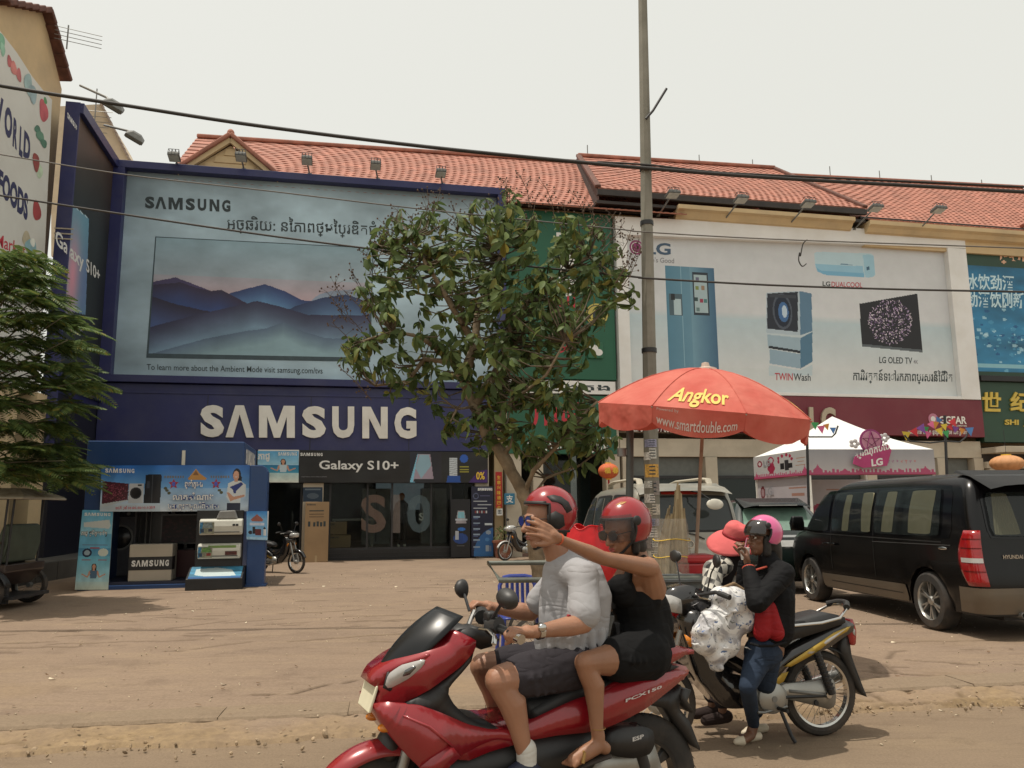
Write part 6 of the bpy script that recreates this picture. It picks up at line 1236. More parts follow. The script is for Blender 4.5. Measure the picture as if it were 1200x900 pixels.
def tl(sgn):
    rr=[]
    for k in range(13):
        z=.62+(1.12-.62)*k/12 if True else 0;z=.60+.62*k/12;r=B.row(z);o=B.outline(r);wdt=math.sin(math.pi*(k/12)**.9*.92+.18);i0=-2-int(6*0);pts=[]
        for j in range(9):
            u=j/8;xx=r[1]+r[4]+(.02+.16*wdt)*(1-u)*1.0;
            if u<.45:x=r[1]+r[4]+.15*wdt*(1-u/.45);y=B._y(x,r);n=(0,1)
            else:
                a=math.pi/2*((u-.45)/.55)*.85;x=r[1]+r[4]-r[4]*math.sin(a);y=B._y(r[1]+r[4],r)-r[4]+r[4]*math.cos(a);n=(-math.sin(a),math.cos(a))
            pts.append((x+n[0]*.014,sgn*(y+n[1]*.014),z))
        rr.append(pts)
    n=9;return MB().add([p for L_ in rr for p in L_],[(k*n+i,k*n+i+1,(k+1)*n+i+1,(k+1)*n+i)for k in range(12)for i in range(n-1)]),rr
for sg in(1,-1):
    m_,rr=tl(sg);o=m_.build('tail_lamp',lamp_r,t,solid=.01)
    w_=MB();L5_=rr[5];L6_=rr[6];w_.add([(p[0]-.006,p[1]+sg*.008,p[2])for p in L5_[1:]]+[(p[0]-.006,p[1]+sg*.008,p[2])for p in L6_[1:]],[(i,i+1,i+9,i+8)for i in range(7)]);w_.build('reverse_lens',lamp_w,o)
    for kk in(3,8,10):
        A_=rr[kk];w_=MB();w_.add([(p[0]-.005,p[1]+sg*.007,p[2])for p in A_[1:]]+[(p[0]-.005,p[1]+sg*.007,p[2]+.012)for p in A_[1:]],[(i,i+1,i+9,i+8)for i in range(7)]);w_.build('lens_rib',mat('dark_red',(.12,.005,.006),.2),o)
B.rear([(.70,1.15),(-.70,1.15),(-.66,1.66),(.66,1.66)],.03).build('rear_window',car_glass,t);B.rear([(.74,1.12),(-.74,1.12),(-.7,1.70),(.7,1.70)],.006).build('rear_window_band',MATS['gloss_black'],t)
for a,b in((.66,.33),(-.05,-.5)):B.rear([(a,1.17),(b,1.17),(b+.04,1.64),(a-.10,1.64)],.012,40,6,.04,wave=.004).build('curtain',cur,t)
sp_=MB().loft([[(.30,y,1.845)for y in np.linspace(.72,-.72,9)]+[(.62,y,1.90)for y in np.linspace(-.7,.7,9)],[(-.02,y,1.74-.06*(y/.72)**4)for y in np.linspace(.70,-.70,9)]+[(.60,y,1.93)for y in np.linspace(-.68,.68,9)]]);sp_.build('roof_spoiler',mat('satin_black',(.006,.006,.006),.5,spec=.3),t,ang=60)
text('HYUNDAI',[(-.60,.90),(-.36,.90),(-.36,.945),(-.60,.945)],chrome,t,0,bold=.03).matrix_local=Matrix(((0,1,0,.03),(-1,0,0,0),(0,0,1,0),(0,0,0,1)))if False else Matrix.Identity(4)
lt=[o for o in t.children if o.name.startswith('lettering')][-1];lt.matrix_local=Matrix(((0,1,0,.028),(-1,0,0,0),(0,0,1,0),(0,0,0,1)))
MB().at((.05,-.30,.33)).lathe([(.018,-.02),(.03,-.02),(.03,.02),(.018,.02)],14,axis='x').build('tow_eye',rubber,t)
MB().at((.1,.45,.28)).lathe([(.03,-.12),(.035,-.12),(.035,.12)],14,axis='x').build('exhaust',steel,t)
B.rear([(-.26,.68),(.26,.68),(.26,.80),(-.26,.80)],.018,4,3,.02).build('number_plate',mat('plate_white',(.6,.6,.58),.5),t)
# ---- silver van behind the pole, seen from the rear
slv=mat('silver_car_paint',(.30,.285,.24),.32,.25,coat=.4,var=.06,scale=2,dirt=(.25,.19,.12),dirt_amt=.3)
c0=atY(740,600,12.0);a_=R(96.5);fw=Vector((math.cos(a_),math.sin(a_),0));lf=Vector((-fw.y,fw.x,0));o_=Vector((c0.x,c0.y,.06))-lf*.86
t=thing('van','old silver van with roof rails, parked rear first behind the sticker covered pole','van',o_,a_)
B=Body([(.30,.06,4.6,.85,.12,.3),(.5,-.04,4.68,.88,.12,.3),(.7,-.02,4.7,.895,.1,.3),(.95,.04,4.62,.89,.1,.3),(1.08,.06,4.4,.88,.1,.3),(1.14,.07,4.0,.875,.1,.28),(1.5,.15,3.55,.82,.1,.2),(1.74,.22,3.15,.76,.1,.2),(1.82,.28,2.95,.70,.12,.2),(1.86,.42,2.75,.58,.15,.2)],(.95,3.75),.37,.33)
B.shell(slv,t);B.wells(t)
for x,sg in((.95,1),(.95,-1),(3.75,1),(3.75,-1)):wheel(t,x,sg*.77,.33,.2,sg,spokes=5)
dg=mat('dark_car_glass',(.01,.012,.012),.05)
for sg in(1,-1):
    for q in([(2.75,1.16),(3.62,1.16),(3.1,1.66),(2.75,1.68)],[(1.55,1.16),(2.62,1.16),(2.62,1.69),(1.55,1.70)],[(.45,1.18),(1.42,1.16),(1.42,1.70),(.50,1.68)]):
        B.side([(q[0][0]-.04,q[0][1]-.04),(q[1][0]+.04,q[1][1]-.04),(q[2][0]+.04,q[2][1]+.04),(q[3][0]-.04,q[3][1]+.04)],.004,sgn=sg).build('window_seal',rubber,t);B.side(q,.009,sgn=sg).build('side_window',glass('grey_glass',(.05,.06,.06),.15),t)
    B.side([(2.02,1.16),(2.06,1.16),(2.06,1.69),(2.02,1.69)],.014,3,8,0,sg).build('window_divider',slv,t)
    B.side([(.5,.62),(4.4,.62),(4.4,.70),(.5,.70)],.012,30,3,.05,sg).build('side_moulding',mat('grey_moulding',(.12,.115,.1),.6),t)
B.rear([(.76,1.15),(-.76,1.15),(-.69,1.70),(.69,1.70)],.004).build('window_seal',rubber,t);B.rear([(.73,1.18),(-.73,1.18),(-.66,1.68),(.66,1.68)],.010).build('rear_window',glass('grey_glass'),t)
B.rear([(-.25,1.715),(.35,1.715),(.35,1.765),(-.25,1.765)],.03,8,3,.05).build('brake_lamp',mat('red_strip',(.45,.03,.02),.4),t)
MB().loft([[(.30,y,1.82)for y in np.linspace(.70,-.70,9)]+[(.6,y,1.87)for y in np.linspace(-.68,.68,9)],[(.04,y,1.765-.05*(y/.7)**4)for y in np.linspace(.72,-.72,9)]+[(.55,y,1.89)for y in np.linspace(-.66,.66,9)]]).build('roof_visor',slv,t,ang=60)
for sg in(1,-1):
    MB().tube([(.55,sg*.56,1.86),(.62,sg*.56,1.95),(.9,sg*.56,1.97),(2.2,sg*.56,1.97),(2.5,sg*.56,1.94),(2.56,sg*.56,1.86)],.04,10,flat=(1.3,.6)).build('roof_rail',mat('beige_rail',(.42,.38,.3),.6),t)
    B.rear([(sg*.84,.70),(sg*.70,.70),(sg*.72,1.08),(sg*.84,1.08)],.012,6,8,.1).build('tail_lamp',lamp_r,t)
MB().tube([(.02,.42,.75),(.05,.42,1.1),(.14,.42,1.6),(.2,.41,1.80),(.45,.40,1.90)],.014,8).build('ladder_rail',mat('white_pipe',(.6,.58,.5),.5),t);
for z in(.8,1.05,1.3,1.55):MB().tube([(.0+.12*(z-.75),.42,z),(.0+.12*(z-.75),.56,z)],.01,6).build('ladder_rung',MATS['white_pipe'],t)
MB().tube([(.0+.12*.75-.03,.56,.75),(.08,.56,1.6)],.012,8).build('ladder_rail',MATS['white_pipe'],t)
MB().tube([(.1,-.10,1.76),(-.08,-.16,1.74),(-.16,-.3,1.62)],.012,6).build('mirror_arm',rubber,t);mm=MB().at((-.17,-.36,1.56),(0,R(8),0));mm.ell((0,0,0),(.02,.13,.08),16,10);mm.build('parking_mirror',mat('white_pipe',(.6,.58,.5)),t)
MB().tube([(.06,.0,1.14),(.04,-.1,1.12),(.03,-.25,1.05)],.012,6).build('rear_wiper',rubber,t)
mb=MB().at((.01,-.02,.98));mb.lathe([(.045,-.01),(.06,-.01),(.06,.01),(.045,.01)],20,axis='x');mb.build('emblem',chrome,t)
B.rear([(.82,.60),(-.82,.60),(-.84,.68),(.84,.68)],.02,12,3,.05).build('chrome_strip',chrome,t);B.band(2*B.nS+2*B.nC+B.nE-6,len(B.outline(B.rows[0]))+3,.31,.56,.03,4).build('rear_bumper',mat('grey_moulding',(.12,.115,.1)),t)
# ---- dark green car beyond
gr_=mat('dark_green_paint',(.012,.022,.02),.2,coat=.7,var=.1,dirt=(.06,.05,.04),dirt_amt=.2)
c0=atY(920,600,14.4);a_=R(92);o_=Vector((c0.x,c0.y,.06))
t=thing('car','dark green hatchback with pale reflecting rear window parked between the two vans','car',o_,a_)
B=Body([(.28,.08,4.4,.86,.2,.4),(.5,0,4.5,.90,.2,.4),(.75,.02,4.5,.92,.18,.4),(.95,.08,4.35,.91,.18,.4),(1.02,.11,3.6,.90,.18,.4),(1.08,.14,3.2,.885,.18,.35),(1.40,.48,2.9,.76,.15,.25),(1.58,.66,2.6,.66,.15,.2),(1.64,.80,2.4,.58,.15,.2)],(.85,3.5),.38,.34)
B.shell(gr_,t);B.wells(t)
for x,sg in((.85,1),(.85,-1),(3.5,1),(3.5,-1)):wheel(t,x,sg*.79,.34,.21,sg,spokes=5)
B.rear([(.70,1.10),(-.70,1.10),(-.58,1.50),(.58,1.50)],.01).build('rear_window',mat('pale_green_glass',(.16,.25,.2),.12,coat=.5),t)
for sg in(1,-1):
    for q in([(2.0,1.1),(3.1,1.1),(2.7,1.5),(2.0,1.54)],[(.95,1.1),(1.9,1.1),(1.9,1.54),(1.0,1.5)]):B.side(q,.008,sgn=sg).build('side_window',MATS['dark_car_glass'],t)
    B.rear([(sg*.86,.88),(sg*.62,.88),(sg*.66,1.02),(sg*.86,1.06)],.014,6,5,.1).build('tail_lamp',lamp_r,t)
MB().loft([[(.75,y,1.60)for y in np.linspace(.62,-.62,9)]+[(1.0,y,1.655)for y in np.linspace(-.6,.6,9)],[(.33,y,1.55-.05*(y/.62)**4)for y in np.linspace(.62,-.62,9)]+[(.9,y,1.68)for y in np.linspace(-.6,.6,9)]]).build('roof_spoiler',blk,t,ang=60)
MB().box(.315,.33,-.35,.35,1.535,1.552).build('brake_lamp',lamp_w,t,smooth=False)
npz=B.rear([(.22,.82),(-.30,.82),(-.30,.93),(.22,.93)],.02,4,3,.02);npz.build('number_plate',MATS['plate_white'],t)
l2=text('34',[(-.12,.84),(.0,.84),(.0,.91),(-.12,.91)],ink_b,t,0,bold=.02);
if l2:l2.matrix_local=Matrix(((0,1,0,B.row(.87)[1]-.024),(-1,0,0,-.40+.0),(0,0,1,0),(0,0,0,1)))
B.rear([(.35,.98),(-.35,.98),(-.35,1.02),(.35,1.02)],.02,6,3,.05).build('tailgate_trim',chrome,t)
B.band(2*B.nS+2*B.nC+B.nE-6,len(B.outline(B.rows[0]))+3,.3,.6,.02,4).build('rear_bumper',gr_,t)
# ============================================================ the red scooter
red_p=mat('red_scooter_paint',(.26,.009,.016),.24,.1,coat=.55,var=.05,scale=3,dirt=(.25,.10,.08),dirt_amt=.18);blk_pl=mat('black_plastic',(.016,.016,.017),.48,var=.15,dirt=(.07,.06,.05),dirt_amt=.3)
seat_m=mat('seat_vinyl',(.018,.018,.019),.55,var=.1,bump=.001);alu=mat('cast_aluminium',(.36,.355,.33),.42,.7,var=.12,scale=6,dirt=(.18,.14,.1),dirt_amt=.4);spring_m=mat('bright_steel',(.5,.5,.48),.25,.9)
def resample(poly,n):
    P=[Vector(p)for p in poly];L_=[(P[(i+1)%len(P)]-P[i]).length for i in range(len(P))];T=sum(L_);out=[]
    for k in range(n):
        d=T*k/n;i=0
        while d>L_[i]:d-=L_[i];i+=1
        p0,p1,p2,p3=P[i-1],P[i],P[(i+1)%len(P)],P[(i+2)%len(P)];t=d/L_[i]
        out.append(p1.lerp(p2,t)*.75+.25*(.5*((2*p1)+(p2-p0)*t+(2*p0-5*p1+4*p2-p3)*t*t+(3*p1-p0-3*p2+p3)*t**3)))
    return out
def plate(poly,w,m,parent,name,wf=None,rnd=.022,sides=(1,-1),thick=None,n=None,y0=0.0):
    """symmetric body panel from a side outline (local x,z): both faces swell from the rim; thick = shell on each side only"""
    if thick is not None and len(sides)==2:
        return[plate(poly,w,m,parent,name,wf,rnd,(q,),thick,n,y0)for q in sides]
    wf=wf or(lambda x,z:1.0);poly=[Vector(p)for p in(resample(poly,n)if n else poly)]
    A=sum(poly[i].x*poly[(i+1)%len(poly)].y-poly[(i+1)%len(poly)].x*poly[i].y for i in range(len(poly)))
    if A<0:poly=poly[::-1]
    bm=bmesh.new()
    def face(sg,wd):
        vs=[bm.verts.new((p.x,0,p.y))for p in poly];f=bm.faces.new(vs);bm.normal_update();g=[f]
        lv={v:0 for v in vs}
        for k,th in enumerate((rnd*.35,rnd*.9)):
            r=bmesh.ops.inset_region(bm,faces=g,thickness=th,use_even_offset=True);
            for v in g[0].verts:lv[v]=k+1
        tri=bmesh.ops.triangulate(bm,faces=g)
        for v in lv:v.co.y=y0+sg*(wd*wf(v.co.x,v.co.z)-(rnd,rnd*.3,0)[lv[v]])
        return vs
    if thick is None:
        a=face(1,w);b=face(-1,w);n_=len(a)
        for i in range(n_):
            try:bm.faces.new((a[i],a[(i+1)%n_],b[(i+1)%n_],b[i]))
            except ValueError:pass
    else:
        for sg in sides:
            a=face(sg,w);b=[bm.verts.new((v.co.x,v.co.y-sg*thick,v.co.z))for v in a];n_=len(a)
            for i in range(n_):bm.faces.new((a[i],a[(i+1)%n_],b[(i+1)%n_],b[i]))
    bmesh.ops.recalc_face_normals(bm,faces=bm.faces);me=bpy.data.meshes.new(name);bm.to_mesh(me);bm.free();me.shade_smooth();me.materials.append(m)
    o=bpy.data.objects.new(name,me);COL.objects.link(o);o.parent=parent;return o
def bike_wheel(parent,x,y,r,tw,rim_r,kind,sg=1,steer=0,m=None):
    o=bpy.data.objects.new('wheel',None);COL.objects.link(o);o.parent=parent;o.location=(x,y,r);o.rotation_euler=(0,0,steer)
    prof=[(rim_r,-tw*.38),(rim_r+(r-rim_r)*.35,-tw*.5),(rim_r+(r-rim_r)*.75,-tw*.42),(r-.003,-tw*.2),(r,0),(r-.003,tw*.2),(rim_r+(r-rim_r)*.75,tw*.42),(rim_r+(r-rim_r)*.35,tw*.5),(rim_r,tw*.38)]
    MB().lathe(prof,48,axis='y').build('tyre',tyre_m,o)
    mb=MB()
    for k in range(44):
        a=k/44*6.2832
        for s_ in(-1,1):mb.at((0,0,0),(0,a,0));mb.add([(r-.0005,0,-.004),(r-.006,s_*tw*.34,.012),(r-.006,s_*tw*.34,.019),(r-.0005,0,.003)],[(0,1,2,3)])
    mb.at();mb.build('tread',rubber,o,smooth=False,fix=False)
    MB().lathe([(rim_r+.002,-tw*.36),(rim_r-.012,-tw*.3),(rim_r-.014,tw*.3),(rim_r+.002,tw*.36),(rim_r+.006,tw*.2),(rim_r+.006,-tw*.2),(rim_r+.002,-tw*.36)],48,axis='y').build('rim',m or chrome,o)
    MB().lathe([(.0,-.05),(.03,-.05),(.055,-.03),(.055,.03),(.03,.05),(0,.05)],24,axis='y').build('hub',alu,o)
    if kind=='spoke':
        mb=MB()
        for k in range(32):
            a=k/32*6.2832;b=a+(.35 if k%2 else-.35);s_=.03 if(k//2)%2 else-.03;mb.tube([(.05*math.cos(b),s_,.05*math.sin(b)),(rim_r*math.cos(a),s_*.2,rim_r*math.sin(a))],.0017,4,caps=False)
        mb.build('spokes',chrome,o,kind='stuff',fix=False)
    else:
        for k in range(5):
            a=k/5*6.2832
            MB().at((0,0,0),(0,a,0)).loft([[(.04,-.02,-.02),(.04,.02,-.02),(.04,.02,.02),(.04,-.02,.02)],[(rim_r*.6,-.014,-.012),(rim_r*.6,.014,-.012),(rim_r*.6,.014,.012),(rim_r*.6,-.014,.012)],[(rim_r-.01,-.014,-.028),(rim_r-.01,.014,-.028),(rim_r-.01,.014,.028),(rim_r-.01,-.014,.028)]]).build('spoke',m or alu,o,bevel=.004)
    MB().lathe([(.07,-.028),(.115,-.028),(.115,-.024),(.07,-.024),(.07,-.028)],36,axis='y').build('brake_disc',steel,o)if kind!='spoke' else None
    return o
SF=Frame((.585,4.02,0),R(204));t=thing('scooter','shiny red scooter carrying two riders past the camera','scooter',(.585,4.02,0),R(204));scooter=t
def sp_(pts,y=.0):return[SF.hit(px,py,y)for px,py in pts]
def spw(pts,w,wf,add=0.0):
    out=[]
    for px,py in pts:
        y=w
        for _ in range(5):x,z=SF.hit(px,py,y);y=w*wf(x,z)+add
        out.append((x,z))
    return out
def z1(*p):return[(380+a/3.75,660+b/3.75)for a,b in p]
def z3(*p):return[(560+a/4.286,720+b/4.286)for a,b in p]
darkrim=mat('dark_alloy',(.05,.05,.05),.4,.5)
bike_wheel(t,0,0,.30,.105,.19,'cast',m=darkrim);bike_wheel(t,1.245,0,.295,.095,.19,'cast',steer=R(4),m=darkrim)
for s in(1,-1):MB().tube([(1.245,s*.075,.30),(1.19,s*.075,.50),(1.12,s*.07,.72)],[.024,.024,.02],12).build('fork_leg',alu,t)
def fender(x,r,a0,a1,w,m,nm,zc=.295,taper=True):
    def f(u,v):
        a=R(a0+(a1-a0)*u);c=2*v-1;ww=w*(math.sin(math.pi*min(max(u*.9+.08,0),1))**.35 if taper else 1);rr=r-.03*c*c-.02*abs(c)**4;return(x+rr*math.cos(a),ww*c,zc+rr*math.sin(a))
    return MB().grid(f,24,11).build(nm,m,t,solid=.005,ang=180)
fender(1.245,.335,26,140,.08,red_p,'front_mudguard')
nose_w=lambda x,z:max(.14,min(1,.14+(1.44-x)/.40))
xs_=spw(z1((200,530),(232,482),(320,437),(480,388),(560,360),(590,300),(668,340),(662,385),(600,455),(500,530),(380,600),(235,645),(228,600),(250,560)),.185,nose_w)
plate(xs_,.185,red_p,t,'front_cowl',nose_w,rnd=.04,n=40)
plate(spw(z1((205,528),(240,478),(330,440),(470,395),(440,425),(350,452),(285,490),(262,540)),.187,nose_w),.187,red_p,t,'beak_edge',nose_w,rnd=.012,thick=.03,n=30)
hl=spw(z1((268,535),(282,488),(340,448),(444,422),(434,452),(370,508),(285,552)),.193,nose_w);plate(hl,.193,lamp_w,t,'headlight',nose_w,rnd=.02,thick=.03,n=26)
plate(spw(z1((345,498),(355,470),(395,450),(405,458),(375,490)),.1945,nose_w),.1945,mat('lamp_bezel',(.16,.16,.16),.2,.8),t,'headlight_reflector',nose_w,rnd=.006,thick=.01,n=16)
plate(spw(z1((258,548),(276,480),(288,475),(272,535),(300,554),(288,564)),.1915,nose_w),.1915,blk_pl,t,'headlight_surround',nose_w,rnd=.006,thick=.02)
lg_=sp_(z1((365,622),(450,572),(540,515),(610,450),(662,385),(668,345),(650,430),(610,480),(552,545),(548,580),(575,625),(640,685),(700,715),(760,722),(790,740),(700,755),(600,735),(450,690)),.17);plate(lg_,.165,blk_pl,t,'leg_shield',rnd=.02,n=60)
lf_=sp_(z1((245,642),(300,630),(420,628),(520,662),(640,715),(740,738),(830,735),(880,760),(860,790),(760,775),(690,800),(600,850),(540,905),(470,940),(400,880),(330,800),(262,700)),.20);plate(lf_,.195,red_p,t,'lower_fairing',lambda x,z:max(.4,min(1,(1.5-x)/.25)),rnd=.03,n=50)
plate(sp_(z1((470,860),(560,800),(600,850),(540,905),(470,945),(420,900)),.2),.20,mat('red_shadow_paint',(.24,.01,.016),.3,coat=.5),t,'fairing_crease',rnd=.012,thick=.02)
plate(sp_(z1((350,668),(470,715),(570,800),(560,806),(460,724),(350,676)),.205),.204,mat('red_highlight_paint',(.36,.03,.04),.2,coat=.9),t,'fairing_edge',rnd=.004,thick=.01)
MB().at((1.22,0,.60)).ell((0,0,0),(.05,.07,.07)).build('dark_gap_fill',blk_pl,t)  # black ellipsoid standing in for the dark gap under the number plate
pl=sp_([(424,832),(434,803),(449,800),(443,829)],.07);mb=MB();cx_=sum(p[0]for p in pl)/4;PB_=SF.hit(432,833,.05);PT_=SF.hit(441,801,.05);mb.add([(PB_[0]+.012,-.095,PB_[1]),(PB_[0]+.012,.095,PB_[1]),(PT_[0]+.012,.095,PT_[1]),(PT_[0]+.012,-.095,PT_[1]),(PB_[0],-.095,PB_[1]),(PB_[0],.095,PB_[1]),(PT_[0],.095,PT_[1]),(PT_[0],-.095,PT_[1])],[(0,1,2,3),(7,6,5,4),(0,4,5,1),(1,5,6,2),(2,6,7,3),(3,7,4,0)]);mb.build('number_plate',mat('cream_plate',(.72,.68,.50),.5),t,bevel=.004)
for s in(1,-1):MB().at((PB_[0]-.06,s*.10,PB_[1]-.06)).ell((0,0,0),(.035,.03,.018)).build('indicator',mat('orange_lamp',(.6,.2,.02),.2),t)
def ws(u,v):
    b=Vector(SF.hit(443,790,.04));m1=Vector(SF.hit(466,742,0));tp=Vector(SF.hit(513,711,.0));p=b*(1-v)**2+m1*2*v*(1-v)+tp*v*v;c=2*u-1;w=.15*(.45+1.25*v-1.0*v**3);return(p[0]-.10*c*c*(.5+.3*v),w*c,p[1]-.07*c*c*(1-v)-.035*c*c*v)
MB().grid(ws,17,15).build('windscreen',mat('smoked_screen',(.008,.009,.010),.3,spec=.35),t,solid=.004,ang=180)
plate(sp_(z1((430,385),(470,335),(485,345),(480,385)),.1),.09,blk_pl,t,'screen_mount',rnd=.01)
plate(sp_(z1((560,320),(600,290),(640,280),(690,300),(760,330),(740,350),(680,345)),.1),.13,blk_pl,t,'instrument_hood',rnd=.02);
hb=Vector((SF.hit(575,738,0)[0],0,SF.hit(575,738,0)[1]))
gl=SF.hit3(606,747,.34);gr2=SF.hit3(562,712,-.34);gi=SF.hit3(583,735,.2);gri=SF.hit3(566,722,-.16)
MB().tube([gr2,gri,hb,gi,gl],.012,10).build('handlebar',dark_m,t)
for a,b in((gi,gl),(gri,gr2)):MB().tube([a,b],.019,12).build('grip',rubber,t);
MB().tube([gl+(gl-gi).normalized()*.0,gl+(gl-gi).normalized()*.03],.021,12).build('bar_end',chrome,t)
MB().tube([gi+Vector((.02,-.04,.0)),gi+Vector((.0,.02,.01))],.034,12).build('switch_box',blk_pl,t);MB().tube([gri+Vector((.02,.04,.0)),gri+Vector((.0,-.02,.01))],.034,12).build('switch_box',blk_pl,t)
MB().tube([SF.hit3(563,737,.17),SF.hit3(573,738,.22),SF.hit3(580,746,.28),SF.hit3(579,755,.31)],[.010,.009,.008,.009],8,flat=(1.3,.6)).build('brake_lever',chrome,t);MB().tube([SF.hit3(556,716,-.15),SF.hit3(552,725,-.13),SF.hit3(549,733,-.1)],.012,8).build('brake_lever',chrome,t)
MB().at(tuple(SF.hit3(575,722,.16))).cbox((0,0,0),(.05,.06,.04)).build('reservoir',blk_pl,t,bevel=.01)
plate(sp_(z1((640,300),(690,285),(760,330),(750,370),(700,385),(660,345)),.1),.07,blk_pl,t,'handlebar_cover',rnd=.02)
def mirror(st,c,rx,rz,yaw,tilt):
    MB().tube([st,st.lerp(c,.6)+Vector((0,0,.01)),c],.007,8).build('mirror_stem',dark_m,t)
    mb=MB().at(tuple(c),(tilt,0,yaw));mb.loft([[(.035*k2*0+dx,rx*s_*math.cos(a)*(1+.12*math.sin(a)),rz*s_*math.sin(a))for a in[i/20*6.2832 for i in range(20)]]for dx,s_,k2 in((-.018,.95,1),(-.01,1,1),(.012,.92,1),(.03,.6,1),(.038,.2,1))]);mb.build('mirror_shell',blk_pl,t,ang=60)
    mb=MB().at(tuple(c),(tilt,0,yaw));mb.loft([[(dx,rx*s_*math.cos(a)*(1+.12*math.sin(a)),rz*s_*math.sin(a))for a in[i/20*6.2832 for i in range(20)]]for dx,s_ in((-.0185,.88),(-.020,.86))]);mb.build('mirror_glass',chrome,t)
mirror(SF.hit3(575,728,.18),SF.hit3(594,702,.33),.062,.042,R(10),R(-14));mirror(SF.hit3(550,716,-.15),SF.hit3(541,690,-.22),.030,.045,R(25),R(10))
st_=sp_(z3((230,430),(330,425),(500,395),(640,330),(800,285),(905,215),(925,185),(950,190),(940,225),(860,290),(740,345),(620,405),(520,432),(400,482),(270,542),(240,500)),.12);plate(st_,.145,seat_m,t,'seat',rnd=.05,n=50)
plate(sp_(z3((240,470),(400,380),(500,340),(620,320),(560,400),(400,470),(270,530)),.1),.15,seat_m,t,'seat_front',rnd=.04,n=30)
rbw=lambda x,z:max(.38,min(1,.38+(x+.40)*1.3))
rb=spw(z3((-200,560),(-60,580),(120,590),(270,545),(400,482),(520,430),(620,402),(720,350),(900,300),(1040,285),(1063,292),(1012,342),(880,448),(740,530),(640,572),(560,592),(400,608),(270,632),(60,690),(-60,740),(-160,700)),.185,rbw)
plate(rb,.185,red_p,t,'rear_body',rbw,rnd=.04,n=60)
tr_=sp_(z3((600,395),(680,340),(760,310),(860,255),(925,215),(915,178),(1000,169),(1060,178),(1070,194),(1040,216),(960,252),(860,302),(760,347),(680,387),(620,408)),.15);plate(tr_,.165,red_p,t,'tail_rail',lambda x,z:max(.5,min(1,.6+(x+.35)*1.2)),rnd=.022,thick=.05,n=40)
MB().grid(lambda u,v:((SF.hit(790,762,0)[0]-.06+.12*u),.08*(2*v-1),SF.hit(790,762,0)[1]-.0),4,4).build('tail_bridge',red_p,t,solid=.02)
plate(sp_(z3((930,285),(1000,255),(1050,262),(1068,285),(1040,330),(1015,330),(1040,290),(980,278)),.1),.09,mat('tail_lens',(.42,.14,.13),.2,coat=.5),t,'tail_lamp',rnd=.01)
plate(sp_(z3((720,345),(900,262),(1000,258),(940,290),(860,312),(760,352)),.1),.12,blk_pl,t,'under_rail',rnd=.02)
def side_text(s_,q,m,y):
    o=text(s_,q,m,t,y,bold=.03);return o
side_text('PCX150',[SF.hit(776,801.5,.1865),SF.hit(733,818.5,.1865),SF.hit(732.5,822.5,.1865),SF.hit(775,805,.1865)][0:1]*0+[Vector(SF.hit(732.6,823,.187)),Vector(SF.hit(775,806,.187)),Vector(SF.hit(775,802.5,.187)),Vector(SF.hit(732.6,819,.187))],mat('silver_decal',(.55,.55,.55),.4,.2),.192)
plate(sp_(z3((-250,760),(-60,690),(60,660),(270,618),(400,600),(560,585),(640,565),(600,700),(560,790),(300,860),(-100,900),(-300,860)),.15),.16,blk_pl,t,'floorboard_side',rnd=.03,n=40)
plate(sp_(z3((640,590),(700,562),(800,555),(855,570),(865,640),(840,690),(760,712),(660,700),(620,650)),.13),.05,blk_pl,t,'belt_cover',rnd=.03,y0=.12,n=30)
plate(sp_(z3((560,700),(700,650),(860,640),(900,760),(960,800),(900,860),(700,850),(560,840)),.1),.04,alu,t,'engine_case',rnd=.02,y0=.10,n=30)
e_=SF.hit(748,866,.172);text('ESP',[(e_[0]+.03,e_[1]-.008),(e_[0]-.03,e_[1]+.0),(e_[0]-.03,e_[1]+.018),(e_[0]+.03,e_[1]+.01)],mat('silver_decal',(1,1,1)),t,.1725,bold=.03)
MB().tube([SF.hit3(740,850,.13),SF.hit3(755,900,.13)],.03,12).build('shock_absorber',blk_pl,t)
mb=MB();
for k in range(60):pass
P_=[];a_=SF.hit3(741,835,-.13);b_=Vector((.0,-.13,.32))
for k in range(81):
    u=k/80;c=a_.lerp(b_,u);P_.append(c+Vector((.028*math.cos(k*.785),.028*math.sin(k*.785),0)))
MB().tube(P_,.005,5).build('shock_spring',mat('bright_steel',(1,1,1)),t)
plate(sp_(z3((840,450),(900,410),(1000,385),(1010,350),(1040,400),(1000,460),(1060,540),(1110,670),(1118,683),(1090,670),(1020,580),(950,475)),.05),.06,blk_pl,t,'rear_hugger',rnd=.012,n=36)
plate(sp_(z3((1015,370),(1060,375),(1040,430),(1080,490),(1060,490),(1010,420)),.05),.07,blk_pl,t,'plate_holder',rnd=.01)
MB().tube([(.5,-.2,.28),(.2,-.22,.3),(.0,-.21,.34),(-.25,-.2,.42)],[.03,.055,.06,.055],16).build('exhaust',steel,t)
MB().tube([(.55,.16,.22),(.48,.28,.22)],.012,8).build('foot_peg',rubber,t)
MB().tube([(.42,.10,.24),(.30,.22,.10),(.2,.25,.13)],.012,8).build('side_stand',dark_m,t)
